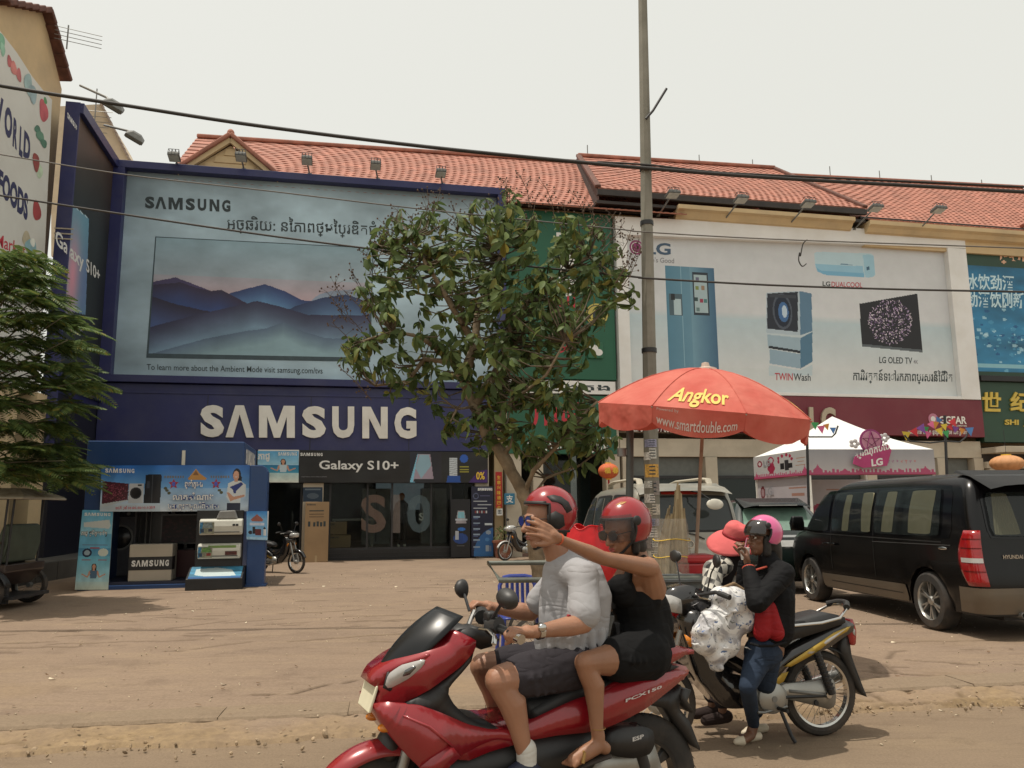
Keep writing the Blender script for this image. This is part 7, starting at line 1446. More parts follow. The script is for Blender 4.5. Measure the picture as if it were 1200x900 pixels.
# ============================================================ underbone motorcycles
def underbone(fr,label,group,deco=(.45,.30,.05),detail=True,steer=0,name='motorbike'):
    """small step-through motorcycle: rear axle over the origin, facing +x; wheelbase 1.22"""
    global t
    t=thing(name,label,'motorcycle',fr.o,fr.a,group);bl_=mat('black_bike_paint',(.010,.010,.011),.2,coat=.7,var=.1,dirt=(.07,.05,.04),dirt_amt=.25)
    bike_wheel(t,0,0,.285,.07,.225,'spoke');bike_wheel(t,1.22,0,.28,.062,.225,'spoke',steer=steer)
    sh_=lambda x:x*.62 if x<0 else x
    P=lambda pts,w,m,nm,**k:plate([(sh_(a),b)for a,b in pts],w,m,t,nm,**k)
    P([(-.42,.74),(-.30,.78),(0,.70),(.25,.60),(.42,.50),(.50,.42),(.42,.40),(.30,.50),(.12,.56),(-.05,.60),(-.25,.66),(-.40,.70)],.12,bl_,'side_panel',rnd=.03,n=40,wf=lambda x,z:max(.55,min(1,.7+(x+.3)*.8)))
    P([(-.26,.80),(-.10,.83),(.05,.815),(.25,.77),(.42,.75),(.50,.68),(.44,.64),(.28,.66),(.05,.71),(-.15,.745),(-.26,.76)],.125,seat_m,'seat',rnd=.045,n=40,wf=lambda x,z:1 if x<.2 else max(.6,1-(x-.2)*1.2))
    g_=mat('gold_decal',deco,.35,.3,var=.1)
    P([(-.36,.735),(-.12,.70),(.14,.60),(.34,.50),(.30,.49),(.10,.57),(-.12,.66),(-.30,.70)],.127,g_,'decal',rnd=.003,thick=.004,n=24,wf=lambda x,z:max(.57,min(1.01,.71+(x+.3)*.8)))
    P([(-.30,.725),(-.05,.665),(.16,.575),(.12,.572),(-.08,.65)],.1285,mat('silver_decal',(1,1,1)),'decal',rnd=.002,thick=.004,wf=lambda x,z:max(.57,min(1.01,.71+(x+.3)*.8)))
    P([(.30,.46),(.44,.44),(.52,.38),(.46,.35),(.34,.40)],.115,g_,'decal',rnd=.004,thick=.006)
    P([(.50,.30),(.60,.24),(.78,.26),(.92,.42),(1.00,.62),(1.04,.84),(.98,.90),(.92,.84),(.86,.62),(.74,.48),(.62,.44),(.52,.42)],.13,bl_,'leg_shield',rnd=.03,n=44,wf=lambda x,z:.55+.75*min(1,max(0,(x-.55)/.35)))
    P([(.40,.40),(.60,.44),(.80,.56),(.90,.72),(.86,.76),(.74,.62),(.56,.52),(.42,.50)],.06,bl_,'frame_cover',rnd=.02,n=30)
    P([(.86,.92),(.92,.88),(1.06,.86),(1.15,.90),(1.16,.97),(1.10,1.03),(.98,1.05),(.88,1.0)],.10,bl_,'handlebar_cowl',rnd=.04,n=30,wf=lambda x,z:max(.6,1-(x-.95)*1.2))
    P([(1.06,.87),(1.175,.895),(1.19,.965),(1.14,.995),(1.06,.96)],.102,lamp_w,'headlight',rnd=.025,n=18)
    P([(1.0,.70),(1.06,.74),(1.03,.66)],.15,mat('orange_lamp',(.6,.2,.02)),'indicator',rnd=.01,thick=.03)
    P([(.93,.80),(1.0,.83),(1.02,.80),(.95,.765)],.165,g_,'decal',rnd=.003,thick=.003)
    def fd(u,v):a=R(20+130*u);c=2*v-1;rr=.315-.022*c*c;return(1.22+rr*math.cos(a),.05*c,.28+rr*math.sin(a))
    MB().grid(fd,18,7).build('front_mudguard',bl_,t,solid=.004,ang=180)
    def fd(u,v):a=R(55+110*u);c=2*v-1;rr=.325-.02*c*c;return(rr*math.cos(a),.05*c,.285+rr*math.sin(a))
    MB().grid(fd,18,7).build('rear_mudguard',rubber,t,solid=.004,ang=180)
    P([(-.30,.66),(-.26,.56),(-.34,.46),(-.48,.28),(-.56,.24),(-.50,.34),(-.40,.52),(-.38,.66)],.05,blk_pl,'mud_flap',rnd=.012,n=30)
    P([(-.36,.74),(-.43,.78),(-.47,.70),(-.45,.60),(-.39,.60),(-.37,.66)],.06,lamp_r,'tail_lamp',rnd=.02,n=20);P([(-.43,.72),(-.455,.70),(-.45,.66),(-.42,.68)],.063,lamp_w,'tail_lens',rnd=.004)
    for s in(1,-1):
        MB().tube([(1.22,s*.075,.28),(1.14,s*.075,.52),(1.06,s*.07,.76)],[.022,.022,.018],10).build('fork_leg',alu,t)
        MB().tube([(-.02,s*.12,.30),(.08,s*.12,.58)],.026,10).build('shock_absorber',blk_pl if s>0 else blk_pl,t);Q=[]
        for k in range(61):u=k/60;c=Vector((-.01,s*.12,.33)).lerp(Vector((.075,s*.12,.56)),u);Q.append(c+Vector((.03*math.cos(k*.9),.03*math.sin(k*.9),0)))
        MB().tube(Q,.0045,5).build('shock_spring',dark_m,t)
        MB().tube([(0,s*.09,.285),(.45,s*.09,.30)],.02,8,flat=(1.4,.7)).build('swing_arm',blk_pl,t)
        MB().tube([(.96,s*.10,.98),(.90,s*.28,1.02),(.86,s*.36,1.0)],.013,8).build('handlebar',dark_m,t);MB().tube([(.885,s*.29,1.015),(.855,s*.38,.995)],.018,10).build('grip',rubber,t)
        MB().tube([(.98,s*.16,1.0),(1.0,s*.26,.985),(.96,s*.33,.98)],.006,6).build('lever',chrome,t)
        MB().tube([(.92,s*.2,1.02),(.91,s*.25,1.14),(.90,s*.30,1.20)],.006,6).build('mirror_stem',dark_m,t)
        m2=MB().at((.90,s*.31,1.22),(0,0,R(-12*s)));m2.ell((0,0,0),(.02,.058,.045),16,10);m2.build('mirror',blk_pl,t);m2=MB().at((.883,s*.31,1.22),(0,0,R(-12*s)));m2.ell((0,0,0),(.008,.05,.038),14,8);m2.build('mirror_glass',chrome,t)
        MB().tube([(.42,s*.12,.24),(.40,s*.24,.24)],.013,8).build('foot_peg',rubber,t)
    MB().tube([(.30,.13,.76),(.05,.155,.775),(-.10,.15,.80),(-.20,.10,.86),(-.23,0,.875),(-.20,-.10,.86),(-.10,-.15,.80),(.05,-.155,.775),(.30,-.13,.76)],.011,10).build('grab_rail',chrome,t);MB().tube([(-.19,.11,.865),(-.235,.05,.885),(-.245,0,.887),(-.235,-.05,.885),(-.19,-.11,.865)],.022,10).build('grab_grip',rubber,t)
    P([(.32,.24),(.50,.20),(.64,.24),(.66,.34),(.58,.40),(.40,.40),(.32,.34)],.11,alu,'engine',rnd=.03,n=30);MB().at((.44,0,.30)).lathe([(0,.155),(.07,.15),(.10,.13),(.105,.10)],28,axis='y').build('clutch_cover',alu,t);MB().at((.44,0,.30)).lathe([(0,.158),(.02,.158),(.02,.15)],12,axis='y').build('cover_bolt',steel,t)
    for k in range(6):MB().at((.68+k*.022,0,.33)).lathe([(0,-.004),(.055,-.004),(.055,.004),(0,.004)],18,axis='x').build('cooling_fin',alu,t)
    P([(-.10,.30),(-.09,.38),(-.02,.405),(.10,.385),(.34,.38),(.40,.34),(.34,.29),(.10,.225),(.0,.195),(-.08,.22)],.022,alu,'chain_case',rnd=.018,n=36,y0=.085)
    P([(-.03,.30),(.05,.31),(.30,.345),(.30,.325),(.05,.285)],.004,mat('case_groove',(.2,.2,.19),.5,.5),'chain_case_rib',rnd=.001,y0=.108)
    MB().at((0,.10,.29)).lathe([(0,.02),(.02,.02),(.028,.005),(.05,.005),(.055,-.01)],20,axis='y').build('axle_nut',chrome,t);MB().at((.10,.112,.245)).lathe([(0,.006),(.016,.006),(.018,-.004)],14,axis='y').build('inspection_plug',rubber,t)
    MB().tube([(.56,-.10,.25),(.45,-.14,.20),(.25,-.15,.24),(.0,-.15,.30),(-.32,-.15,.37)],[.02,.024,.035,.045,.04],16).build('exhaust',chrome,t);MB().tube([(-.14,-.14,.33),(-.34,-.14,.375)],.047,16).build('exhaust_guard',alu,t)
    MB().tube([(.36,.08,.22),(.31,.12,.05),(.29,.13,.01)],.013,8).build('side_stand',dark_m,t);MB().tube([(.33,.12,.24),(.52,.15,.22),(.58,.17,.23)],.009,6).build('gear_pedal',steel,t)
    return t
HB=Frame(gnd(963,862,.0),R(194));HB.o.z=.0;big_bike=underbone(HB,'black and gold step through motorbike beside the woman in the pink helmet',None);big_bike['label']='black and gold step through motorbike beside the woman in the pink helmet'
hx=text('HONDA',[(.80,.60),(.72,.60),(.72,.62),(.80,.62)],ink_w,big_bike,.175,bold=.02)
b2_=gnd(347,672,.06);fr2=Vector((math.cos(R(-28)),math.sin(R(-28)),0));sb=dup(big_bike,(b2_-fr2*1.22).to_3d(),R(-28),'small black motorbike parked between the blue booth post and the tall carton');sb.location.z=.06
ch_=[c for c in sb.children if c.name.startswith('lettering')];[bpy.data.objects.remove(c)for c in ch_]
b3_=FA.w(sx(630,650,-1.6),-1.6,.06);sb2=dup(big_bike,b3_,R(215),'parked black and white motorbike standing by the flower pot, seen past the trunk');ch_=[c for c in sb2.children if c.name.startswith('lettering')];[bpy.data.objects.remove(c)for c in ch_]
for o in(sb,sb2):o['group']='motorbikes parked by the shops'
wp=mat('white_bike_paint',(.5,.5,.48),.3,coat=.4)
for c in sb2.children:
    if c.name.startswith('side_panel')or c.name.startswith('front_mudguard')or c.name.startswith('handlebar_cowl'):c.data=c.data.copy();c.data.materials[0]=wp
# ============================================================ people
def skin(name,col):return mat(name,col,.5,var=.10,scale=9,sss=.12,bump=.0008,bscale=120)
skin_a=skin('sunlit_skin',(.33,.165,.10));skin_b=skin('tanned_skin',(.28,.135,.075));skin_c=skin('brown_skin',(.17,.08,.046))
hair_m=mat('black_hair',(.012,.010,.009),.45,var=.4,scale=60,bump=.003)
def cloth(name,col,rough=.85,bump=.006,bscale=7,var=.08,fold=.016,**k):
    new=name not in MATS;m=mat(name,col,rough,var=var,scale=5,bump=bump,bscale=bscale,spec=.2,**k)
    if new:
        N=m.node_tree.nodes;L=m.node_tree.links;b0=[n for n in N if n.type=='BUMP'][0];tc=[n for n in N if n.type=='TEX_COORD'][0]
        mp=N.new('ShaderNodeMapping');mp.inputs['Rotation'].default_value=(.5,.9,.3);mp.inputs['Scale'].default_value=(1,1,2.6);L.new(tc.outputs['Object'],mp.inputs[0])
        n=N.new('ShaderNodeTexNoise');n.inputs['Scale'].default_value=4.5;n.inputs['Detail'].default_value=1;n.inputs['Distortion'].default_value=1.0;L.new(mp.outputs[0],n.inputs['Vector'])
        s1=N.new('ShaderNodeMath');s1.operation='SUBTRACT';s1.inputs[1].default_value=.5;L.new(n.outputs[0],s1.inputs[0]);s2=N.new('ShaderNodeMath');s2.operation='ABSOLUTE';L.new(s1.outputs[0],s2.inputs[0])
        s3=N.new('ShaderNodeMath');s3.operation='POWER';s3.inputs[1].default_value=.9;L.new(s2.outputs[0],s3.inputs[0])
        bp=N.new('ShaderNodeBump');bp.inputs['Distance'].default_value=fold;L.new(s3.outputs[0],bp.inputs['Height']);L.new(bp.outputs[0],b0.inputs['Normal'])
    return m
def PF(fr):
    return lambda px,py,y=0.0:fr.hit3(px,py,y)
def chain(mb,pts,rad,n=14):mb.caps([Vector(p)for p in pts],rad,n)
def head(mb,c,yaw,pitch,s=1.0,roll=0):
    """head facing local +x before yaw; c = centre of the skull"""
    M0=Matrix.Translation(c)@Matrix.Rotation(yaw,4,'Z')@Matrix.Rotation(-pitch,4,'Y')@Matrix.Rotation(roll,4,'X')@Matrix.Scale(s,4);mb.M=M0
    mb.ell((-.012,0,.025),(.098,.076,.095),24,16);mb.ell((.018,0,-.045),(.070,.062,.075),20,14);mb.ell((.055,0,-.095),(.028,.034,.025),14,10)
    mb.ell((.0,0,-.085),(.06,.056,.035),16,10);mb.ell((.080,0,.018),(.018,.05,.014),14,8)
    mb.caps([(.088,0,.008),(.102,0,-.018),(.110,0,-.034)],[.009,.011,.014],10);mb.ell((.095,.012,-.038),(.012,.009,.008),8,6);mb.ell((.095,-.012,-.038),(.012,.009,.008),8,6)
    mb.ell((.088,0,-.062),(.012,.024,.007),12,8);mb.ell((.086,0,-.074),(.012,.021,.008),12,8)
    for sg in(1,-1):mb.ell((.055,sg*.045,-.022),(.028,.018,.022),12,8);mb.ell((-.005,sg*.080,-.02),(.018,.010,.032),12,8)
    mb.M=Matrix.Identity(4);return M0
def face_bits(M0,parent,lip=(.30,.10,.08)):
    for nm,m,lst in(('eye',mat('eye_white',(.7,.68,.62),.3),[((.080,sg*.030,.0),(.010,.013,.008))for sg in(1,-1)]),('iris',mat('dark_iris',(.02,.012,.01),.2),[((.089,sg*.030,.0),(.004,.006,.006))for sg in(1,-1)]),('lips',mat('lip_%d'%int(lip[0]*100),lip,.45),[((.094,0,-.063),(.009,.021,.005)),((.092,0,-.073),(.009,.018,.006))]),('eyebrow',hair_m,[((.090,sg*.032,.022),(.007,.018,.004))for sg in(1,-1)])):
        for c,r in lst:mb=MB();mb.M=M0;mb.ell(c,r,12,8);mb.build(nm,m,parent)
def hand(mb,wrist,dirn,palm_n,pose='grip',s=1.0,thumb=1):
    """palm and five fingers; dirn = towards the fingers, palm_n = out of the palm"""
    d=Vector(dirn).normalized();n=Vector(palm_n);n=(n-d*n.dot(d)).normalized();a=d.cross(n)*thumb
    W_=Vector(wrist);k=s
    mb.caps([W_,W_+d*.03*k],[.026*k,.028*k],12)
    for j,off in enumerate((.030,.010,-.010,-.028)):mb.caps([W_+d*.015*k+a*off*.6*k,W_+d*.055*k+a*off*k,W_+d*.090*k+a*off*1.05*k],[.016*k,.0155*k,.0125*k],10)
    lens=(.072,.080,.074,.058)
    for j,off in enumerate((.030,.010,-.010,-.028)):
        b=W_+d*.092*k+a*off*1.08*k;L_=lens[j]*k;P_=[b];ang={'grip':(50,75,55),'relax':(12,22,18),'flat':(4,6,6),'fan':(3,8,8),'curl':(30,45,40)}[pose];cur_a=0;p=b
        sp={'fan':.22,'flat':.07}.get(pose,.04)*(off/.03)
        for f_,g in zip((.42,.32,.26),ang):
            cur_a+=R(g+j*2);v=(d*math.cos(cur_a)+n*math.sin(cur_a)+a*sp).normalized();p=p+v*L_*f_;P_.append(p)
        mb.caps(P_,[.0098*k,.0092*k,.0085*k,.0072*k],10)
    tb=W_+d*.028*k+a*.026*k;tv={'grip':(.55,.45,.7),'relax':(.8,.55,.3),'flat':(.8,.6,.1),'fan':(.75,.65,.15),'curl':(.7,.4,.6)}[pose];v=(d*tv[0]+a*tv[1]+n*tv[2]).normalized()
    p1=tb+v*.036*k;v2=(v+d*.5+n*(.5 if pose in('grip','curl')else 0)).normalized();p2=p1+v2*.030*k;p3=p2+(v2+d*.2).normalized()*.022*k;mb.caps([tb,p1,p2,p3],[.017*k,.0135*k,.0115*k,.009*k],10)
def shoe(mb,heel,toe,up=(0,0,1),w=.045,h=.06):
    h0,t0=Vector(heel),Vector(toe);d=(t0-h0);L_=d.length;d.normalize();mb.caps([h0+d*.03,h0+d*L_*.4,h0+d*(L_-.04)],[w*.85,w*.9,w],14)
def helmet(parent,c,yaw,pitch,rx,ry,rz,paint,open_az=72,open_top=14,label=None,roll=0):
    M0=Matrix.Translation(c)@Matrix.Rotation(yaw,4,'Z')@Matrix.Rotation(-pitch,4,'Y')@Matrix.Rotation(roll,4,'X')
    def sp(az,el,k=1.0):
        z=rz*math.sin(R(el));r=math.cos(R(el));e=1+.05*max(0,-el)/60
        return M0@Vector((rx*r*math.cos(R(az))*k*(1 if abs(az)<90 else 1.06),ry*r*math.sin(R(az))*k*e,z*k))
    V=[];F_=[];naz,nel=72,30;els=[-44+(90+44)*j/nel for j in range(nel+1)]
    for j,el in enumerate(els):
        for i in range(naz):az=-180+360*i/naz;V.append(tuple(sp(az,el)))
    for j in range(nel):
        for i in range(naz):
            az=-180+360*(i+.5)/naz;el=(els[j]+els[j+1])/2
            top=open_top+4*math.cos(R(az));
            if abs(az)<open_az-max(0,(-el-10))*.25 and el<top:continue
            F_.append((j*naz+i,j*naz+(i+1)%naz,(j+1)*naz+(i+1)%naz,(j+1)*naz+i))
    mb=MB();mb.add(V,F_);sh=mb.build('helmet_shell',paint,parent,solid=.006,ang=180,weld=1e-5,label=label)
    V=[];
    mb=MB();rim=[sp(az,open_top+2.5+4*math.cos(R(az)),1.015)for az in range(-int(open_az),int(open_az)+1,6)]
    sidel=[sp(open_az-max(0,(-el-10))*.25,el,1.015)for el in range(open_top,-45,-6)];sider=[sp(-(open_az-max(0,(-el-10))*.25),el,1.015)for el in range(open_top,-45,-6)]
    mb.tube(sider[::-1]+rim+sidel,.006,8);back=[sp(az,-44,1.01)for az in list(range(int(open_az-8),181,8))+list(range(-180,-int(open_az-8),8))];mb.tube(back,.007,8);mb.build('helmet_trim',rubber,sh)
    V=[tuple(sp(az,el,.93))for el in(-40,-20,0,20,40,65,88)for az in range(-180,180,15)];mb=MB();mb.add(V,[(j*24+i,j*24+(i+1)%24,(j+1)*24+(i+1)%24,(j+1)*24+i)for j in range(6)for i in range(24)if not(abs(-180+15*i+7)<open_az-5 and j<3)]);mb.build('helmet_lining',mat('helmet_lining',(.015,.015,.016),.95),sh,fix=False)
    return sh,sp,M0
def glasses(M0,parent,col,s=1.0,rim=True):
    lm_=mat('lens_%02d'%int(col[2]*99),col,.05,coat=1)
    for sg in(1,-1):
        mb=MB();mb.M=M0;mb.loft([[(x,sg*.034+.027*math.cos(a),.002+.021*math.sin(a))for a in[i/16*6.2832 for i in range(16)]]for x in(.1005,.1045)]);mb.build('lens',lm_,parent,smooth=False)
        mb=MB();mb.M=M0;pts=[(.102,sg*.034+.028*math.cos(a),.002+.022*math.sin(a))for a in[i/16*6.2832 for i in range(17)]];mb.tube(pts,.0022,6);mb.build('glasses_rim',dark_m,parent)
        mb=MB();mb.M=M0;mb.tube([(.100,sg*.062,.008),(.05,sg*.080,.008),(-.01,sg*.084,.0)],.0022,6);mb.build('glasses_arm',dark_m,parent)
    mb=MB();mb.M=M0;mb.tube([(.104,.008,.008),(.106,0,.01),(.104,-.008,.008)],.0025,6);mb.build('glasses_bridge',dark_m,parent)
# ---------------- the man riding the scooter
J=PF(SF);t=thing('person','man in a pale grey t-shirt, dark shorts and red helmet steering the red scooter','person',SF.o,SF.a);man=t
hips=J(672,768,0);chest=J(668,695,0);neck=J(657,652,0);hc=J(640,609,0)
shL=J(684,676,.185);elL=J(684,731,.26);wrL=J(624,741,.30);shR=J(655,676,-.18);elR=J(622,718,-.28);wrR=J(577,712,-.32)
knL=J(585,797,.20);anL=J(617,886,.20);hpL=J(668,780,.10);knR=J(566,781,-.20);anR=J(590,865,-.20);hpR=J(662,775,-.10)
mb=MB();chain(mb,[hips,hips.lerp(chest,.5),chest],[.11,.105,.105]);chain(mb,[chest,chest.lerp(neck,.6)],[.105,.08]);chain(mb,[shL,neck-Vector((0,0,.05)),shR],[.06,.07,.06]);chain(mb,[neck-Vector((0,0,.04)),hc+Vector((-.02,0,-.06))],[.062,.056])
def arm(mb,sh,el,wr,r,hd=None):
    chain(mb,[sh,sh.lerp(el,.35),sh.lerp(el,.8),el],[r*1.25,r*1.15,r*.92,r*.88]);chain(mb,[el,el.lerp(wr,.28),el.lerp(wr,.7),wr],[r*.88,r*.93,r*.68,r*.56])
arm(mb,shL,elL,wrL,.047);arm(mb,shR,elR,wrR,.047)
def leg(mb,hp,kn,an,rt,rc,bend=(.0,0,0)):
    chain(mb,[hp,hp.lerp(kn,.5),hp.lerp(kn,.88),kn],[rt*1.15,rt,rc*1.12,rc*1.03]);d=(an-kn);back=Vector((-.022,0,0))
    chain(mb,[kn,kn+d*.12,kn+d*.32+back,kn+d*.62+back*.5,kn+d*.88,an],[rc*1.0,rc*.9,rc*1.0,rc*.74,rc*.60,rc*.62])
leg(mb,hpL,knL,anL,.088,.060);leg(mb,hpR,knR,anR,.088,.060)
hand(mb,wrL,(gl-wrL)+Vector((.03,-.02,.03)),(.3,0,-1),'grip',1.02,-1);hand(mb,wrR,(gr2-wrR)+Vector((.04,.02,.03)),(.3,0,-1),'grip',1.02,1)
M_=head(mb,hc,R(0),R(-4),1.08);mb.build('body',skin_a,t,remesh=.0055,rsm=3)
face_bits(M_,t);glasses(M_,t,(.02,.04,.22))
red_h=mat('red_helmet_paint',(.27,.008,.014),.24,coat=.5,var=.06,scale=6,dirt=(.3,.1,.1),dirt_amt=.15)
sh_,spf,MH=helmet(t,hc+Vector((-.018,0,.035)),R(0),R(2),.123,.112,.122,red_h,66,12)
for pts,k in(([(58,34),(75,38),(95,34),(112,22),(120,5),(105,-2),(96,12),(84,20),(70,22)],1.035),([(60,-8),(78,2),(96,-6),(104,-28),(92,-38),(72,-34),(62,-24)],1.035)):
    mb=MB();mb.add([tuple(spf(a,e,k))for a,e in pts]+[tuple(spf(sum(a for a,e in pts)/len(pts),sum(e for a,e in pts)/len(pts),k+.012))],[(i,(i+1)%len(pts),len(pts))for i in range(len(pts))]);mb.build('helmet_vent',rubber,sh_,ang=180,solid=.006)
for az in(-150,150,180):mb=MB();mb.tube([tuple(spf(az,e,1.03))for e in(5,25,45)],.006,6);mb.build('helmet_stripe',mat('dark_red_stripe',(.12,.01,.015),.3),sh_)
mb=MB();mb.add([tuple(spf(a,e,k))for a in range(-62,63,8)for e,k in((15,1.02),(22,1.035))]+[],[(2*i,2*i+1,2*i+3,2*i+2)for i in range(15)]);mb.build('helmet_peak',rubber,sh_,solid=.008,ang=180)
mb=MB();mb.tube([spf(62,-35,1.0),hc+Vector((.035,.062,-.11)),hc+Vector((.06,0,-.135)),hc+Vector((.035,-.062,-.11)),spf(-62,-35,1.0)],.008,8,flat=(1.4,.5));mb.build('chin_strap',rubber,sh_)
tee=cloth('grey_tshirt',(.34,.335,.345),.9,.006,9,fold=.012);mb=MB()
chain(mb,[J(668,765,0),J(670,735,0),J(671,700,0),J(667,675,0)],[.152,.148,.148,.132],20)
chain(mb,[J(658,752,0),J(656,720,0),J(657,690,0)],[.105,.10,.10]);chain(mb,[J(692,740,.06),J(694,700,.06),J(684,672,.04)],[.085,.095,.09]);chain(mb,[J(688,740,-.07),J(688,700,-.07),J(680,672,-.06)],[.10,.10,.09])
chain(mb,[shL,neck-Vector((0,0,.055)),shR],[.074,.08,.07]);chain(mb,[neck-Vector((.0,0,.06)),neck-Vector((.0,0,.028))],[.078,.072])
chain(mb,[shL,shL.lerp(elL,.35),shL.lerp(elL,.78)],[.071,.070,.078]);chain(mb,[shR,shR.lerp(elR,.35),shR.lerp(elR,.68)],[.066,.066,.07])
for k in range(6):a=k/6*3.14;
mb.build('tshirt',tee,t,remesh=.0085,rsm=9)
hem=MB();
for k in range(7):u=k/6;p=J(632+u*72,757-abs(u-.4)*10,.155-.05*abs(u-.5));chain(hem,[p+Vector((0,0,.04)),p,p+Vector((.012*math.sin(k*2.1),.01,-.055+.02*math.sin(k*1.3)))],[.028,.026,.018],8)
hem.build('tshirt_hem',tee,t,remesh=.008,rsm=5)
MB().tube([shL.lerp(elL,.80)+Vector((.088,.02,-.0)),shL.lerp(elL,.80)+Vector((.088,.035,-.0))],.008,6).build('sleeve_tag',mat('red_tag',(.3,.02,.03),.7),t)
shorts=cloth('dark_grey_shorts',(.034,.030,.035),.9,.008,8);mb=MB()
chain(mb,[hips+Vector((0,0,.02)),hips+Vector((.03,0,-.01))],[.16,.15]);chain(mb,[hpL,hpL.lerp(knL,.4),hpL.lerp(knL,.72)],[.112,.100,.092]);chain(mb,[hpR,hpR.lerp(knR,.4),hpR.lerp(knR,.72)],[.112,.100,.090])
for k in range(5):chain(mb,[hpL.lerp(knL,.2+.11*k)+Vector((0,.04,.088)),hpL.lerp(knL,.25+.11*k)+Vector((0,.097,0)),hpL.lerp(knL,.18+.11*k)+Vector((-.02,.06,-.08))],[.009,.013,.009],8)
mb.build('shorts',shorts,t,remesh=.008,rsm=5)
for an,sg in((anL,1),(anR,-1)):
    mb=MB();chain(mb,[an+Vector((0,0,.028)),an+Vector((0,0,-.045)),an+Vector((.04,0,-.07))],[.044,.045,.045]);mb.build('sock',cloth('white_sock',(.55,.54,.50),.9,.002,40,fold=.01),t,remesh=.006)
    mb=MB();chain(mb,[an+Vector((-.035,0,-.085)),an+Vector((.06,0,-.09)),an+Vector((.16,sg*.01,-.10))],[.047,.045,.046]);chain(mb,[an+Vector((-.0,0,-.05)),an+Vector((.06,0,-.075))],[.05,.045]);mb.build('shoe',mat('dark_trainer',(.02,.025,.05),.6),t,remesh=.006);MB().at(tuple(an+Vector((.06,0,-.135)))).ell((0,0,0),(.15,.052,.018)).build('shoe_sole',mat('pale_sole',(.5,.5,.48),.7),t)
a_=wrL.lerp(elL,.13);dv=(elL-wrL).normalized();MB().tube([a_-dv*.012,a_+dv*.012],.034,20).build('watch_strap',chrome,t);
wf_=MB().at(tuple(a_+Vector((0,.028,.018))));wf_.ell((0,0,0),(.02,.016,.018));wf_.build('watch_case',chrome,t)
# ---------------- the woman behind him
t=thing('person','woman in a black tank top and red helmet riding pillion with one arm outstretched','person',SF.o,SF.a);wom=t
hips=J(752,757,0);waist=J(750,715,0);chest=J(745,685,0);neck=J(752,652,0);hc=J(729,622,0)
shL=J(762,666,.15);elL=J(706,654,.30);wrL=J(653,631,.38);shR=J(735,668,-.15);elR=J(716,708,-.20);wrR=J(694,722,-.17)
hpL=J(755,768,.10);knL=J(686,777,.24);anL=J(701,862,.25);hpR=J(745,768,-.10);knR=J(680,775,-.24);anR=J(700,858,-.25)
mb=MB();chain(mb,[hips,waist,chest],[.135,.108,.118]);chain(mb,[shL,neck-Vector((0,0,.035)),shR],[.045,.05,.045]);chain(mb,[chest,neck-Vector((0,0,.06))],[.115,.07]);chain(mb,[neck-Vector((.0,0,.05)),neck+Vector((.02,0,.01)),hc+Vector((-.02,0,-.07))],[.052,.045,.046])
chain(mb,[shL+Vector((0,-.02,0)),J(763,690,.07)],[.055,.075]);chain(mb,[shL+Vector((.02,-.02,-.01)),J(742,676,.06)],[.045,.06]);arm(mb,shL,elL,wrL,.036);arm(mb,shR,elR,wrR,.036);leg(mb,hpL,knL,anL,.077,.048);leg(mb,hpR,knR,anR,.077,.048)
hand(mb,wrL,J(628,617,.40)-wrL,(0,-.9,-.35),'fan',.95,1);hand(mb,wrR,(.8,.1,-.1),(0,1,0),'relax',.9,1)
for an in(anL,anR):chain(mb,[an,an+Vector((.0,0,-.035)),an+Vector((-.03,0,-.055))],[.03,.032,.028]);chain(mb,[an+Vector((.0,0,-.04)),an+Vector((.06,0,-.06)),an+Vector((.12,0,-.085))],[.033,.034,.03]);[chain(mb,[an+Vector((.12,-.028+k*.014,-.088)),an+Vector((.155-.006*k,-.032+k*.015,-.10))],[.012,.009],8)for k in range(5)]
M_=head(mb,hc,R(14),R(-14),1.0);mb.build('body',skin_b,t,remesh=.005,rsm=3)
for sg in(1,):
    mb=MB();chain(mb,[J(722,690,.07),J(724,694,.075)],[.06,.06]);
face_bits(M_,t,(.35,.08,.07));glasses(M_,t,(.05,.045,.04))
top_m=cloth('black_tank_top',(.006,.006,.0065),.85,.004,12);mb=MB()
chain(mb,[J(752,752,0),J(750,720,0),J(746,704,0)],[.15,.125,.128],20);chain(mb,[J(728,689,.065),J(730,696,.065)],[.066,.064]);chain(mb,[J(724,692,-.06),J(726,698,-.06)],[.066,.064])
for sg in(.10,-.10):a=J(735,680,sg);b=J(757,655,sg*1.0);chain(mb,[a,a.lerp(b,.5)+Vector((.03,0,.035)),b+Vector((.01,0,.01))],[.024,.016,.013]);chain(mb,[b+Vector((.01,0,.01)),J(769,678,sg),J(766,705,sg*.9)],[.013,.018,.04])
chain(mb,[J(760,712,0),J(764,735,0)],[.105,.11])
mb.build('tank_top',top_m,t,remesh=.007,rsm=4)
sh_m=cloth('black_shorts',(.007,.007,.0075),.9,.006,9);mb=MB();chain(mb,[hips+Vector((0,0,.04)),hips],[.155,.165]);chain(mb,[hpL,hpL.lerp(knL,.46)],[.125,.105]);chain(mb,[hpR,hpR.lerp(knR,.46)],[.125,.105]);chain(mb,[J(752,765,-.05),J(752,765,.05)],[.15,.15])
for k in range(4):chain(mb,[hpL.lerp(knL,.1+.1*k)+Vector((0,.05,.09)),hpL.lerp(knL,.14+.1*k)+Vector((0,.115,0))],[.009,.012],8)
mb.build('shorts',sh_m,t,remesh=.008,rsm=5)
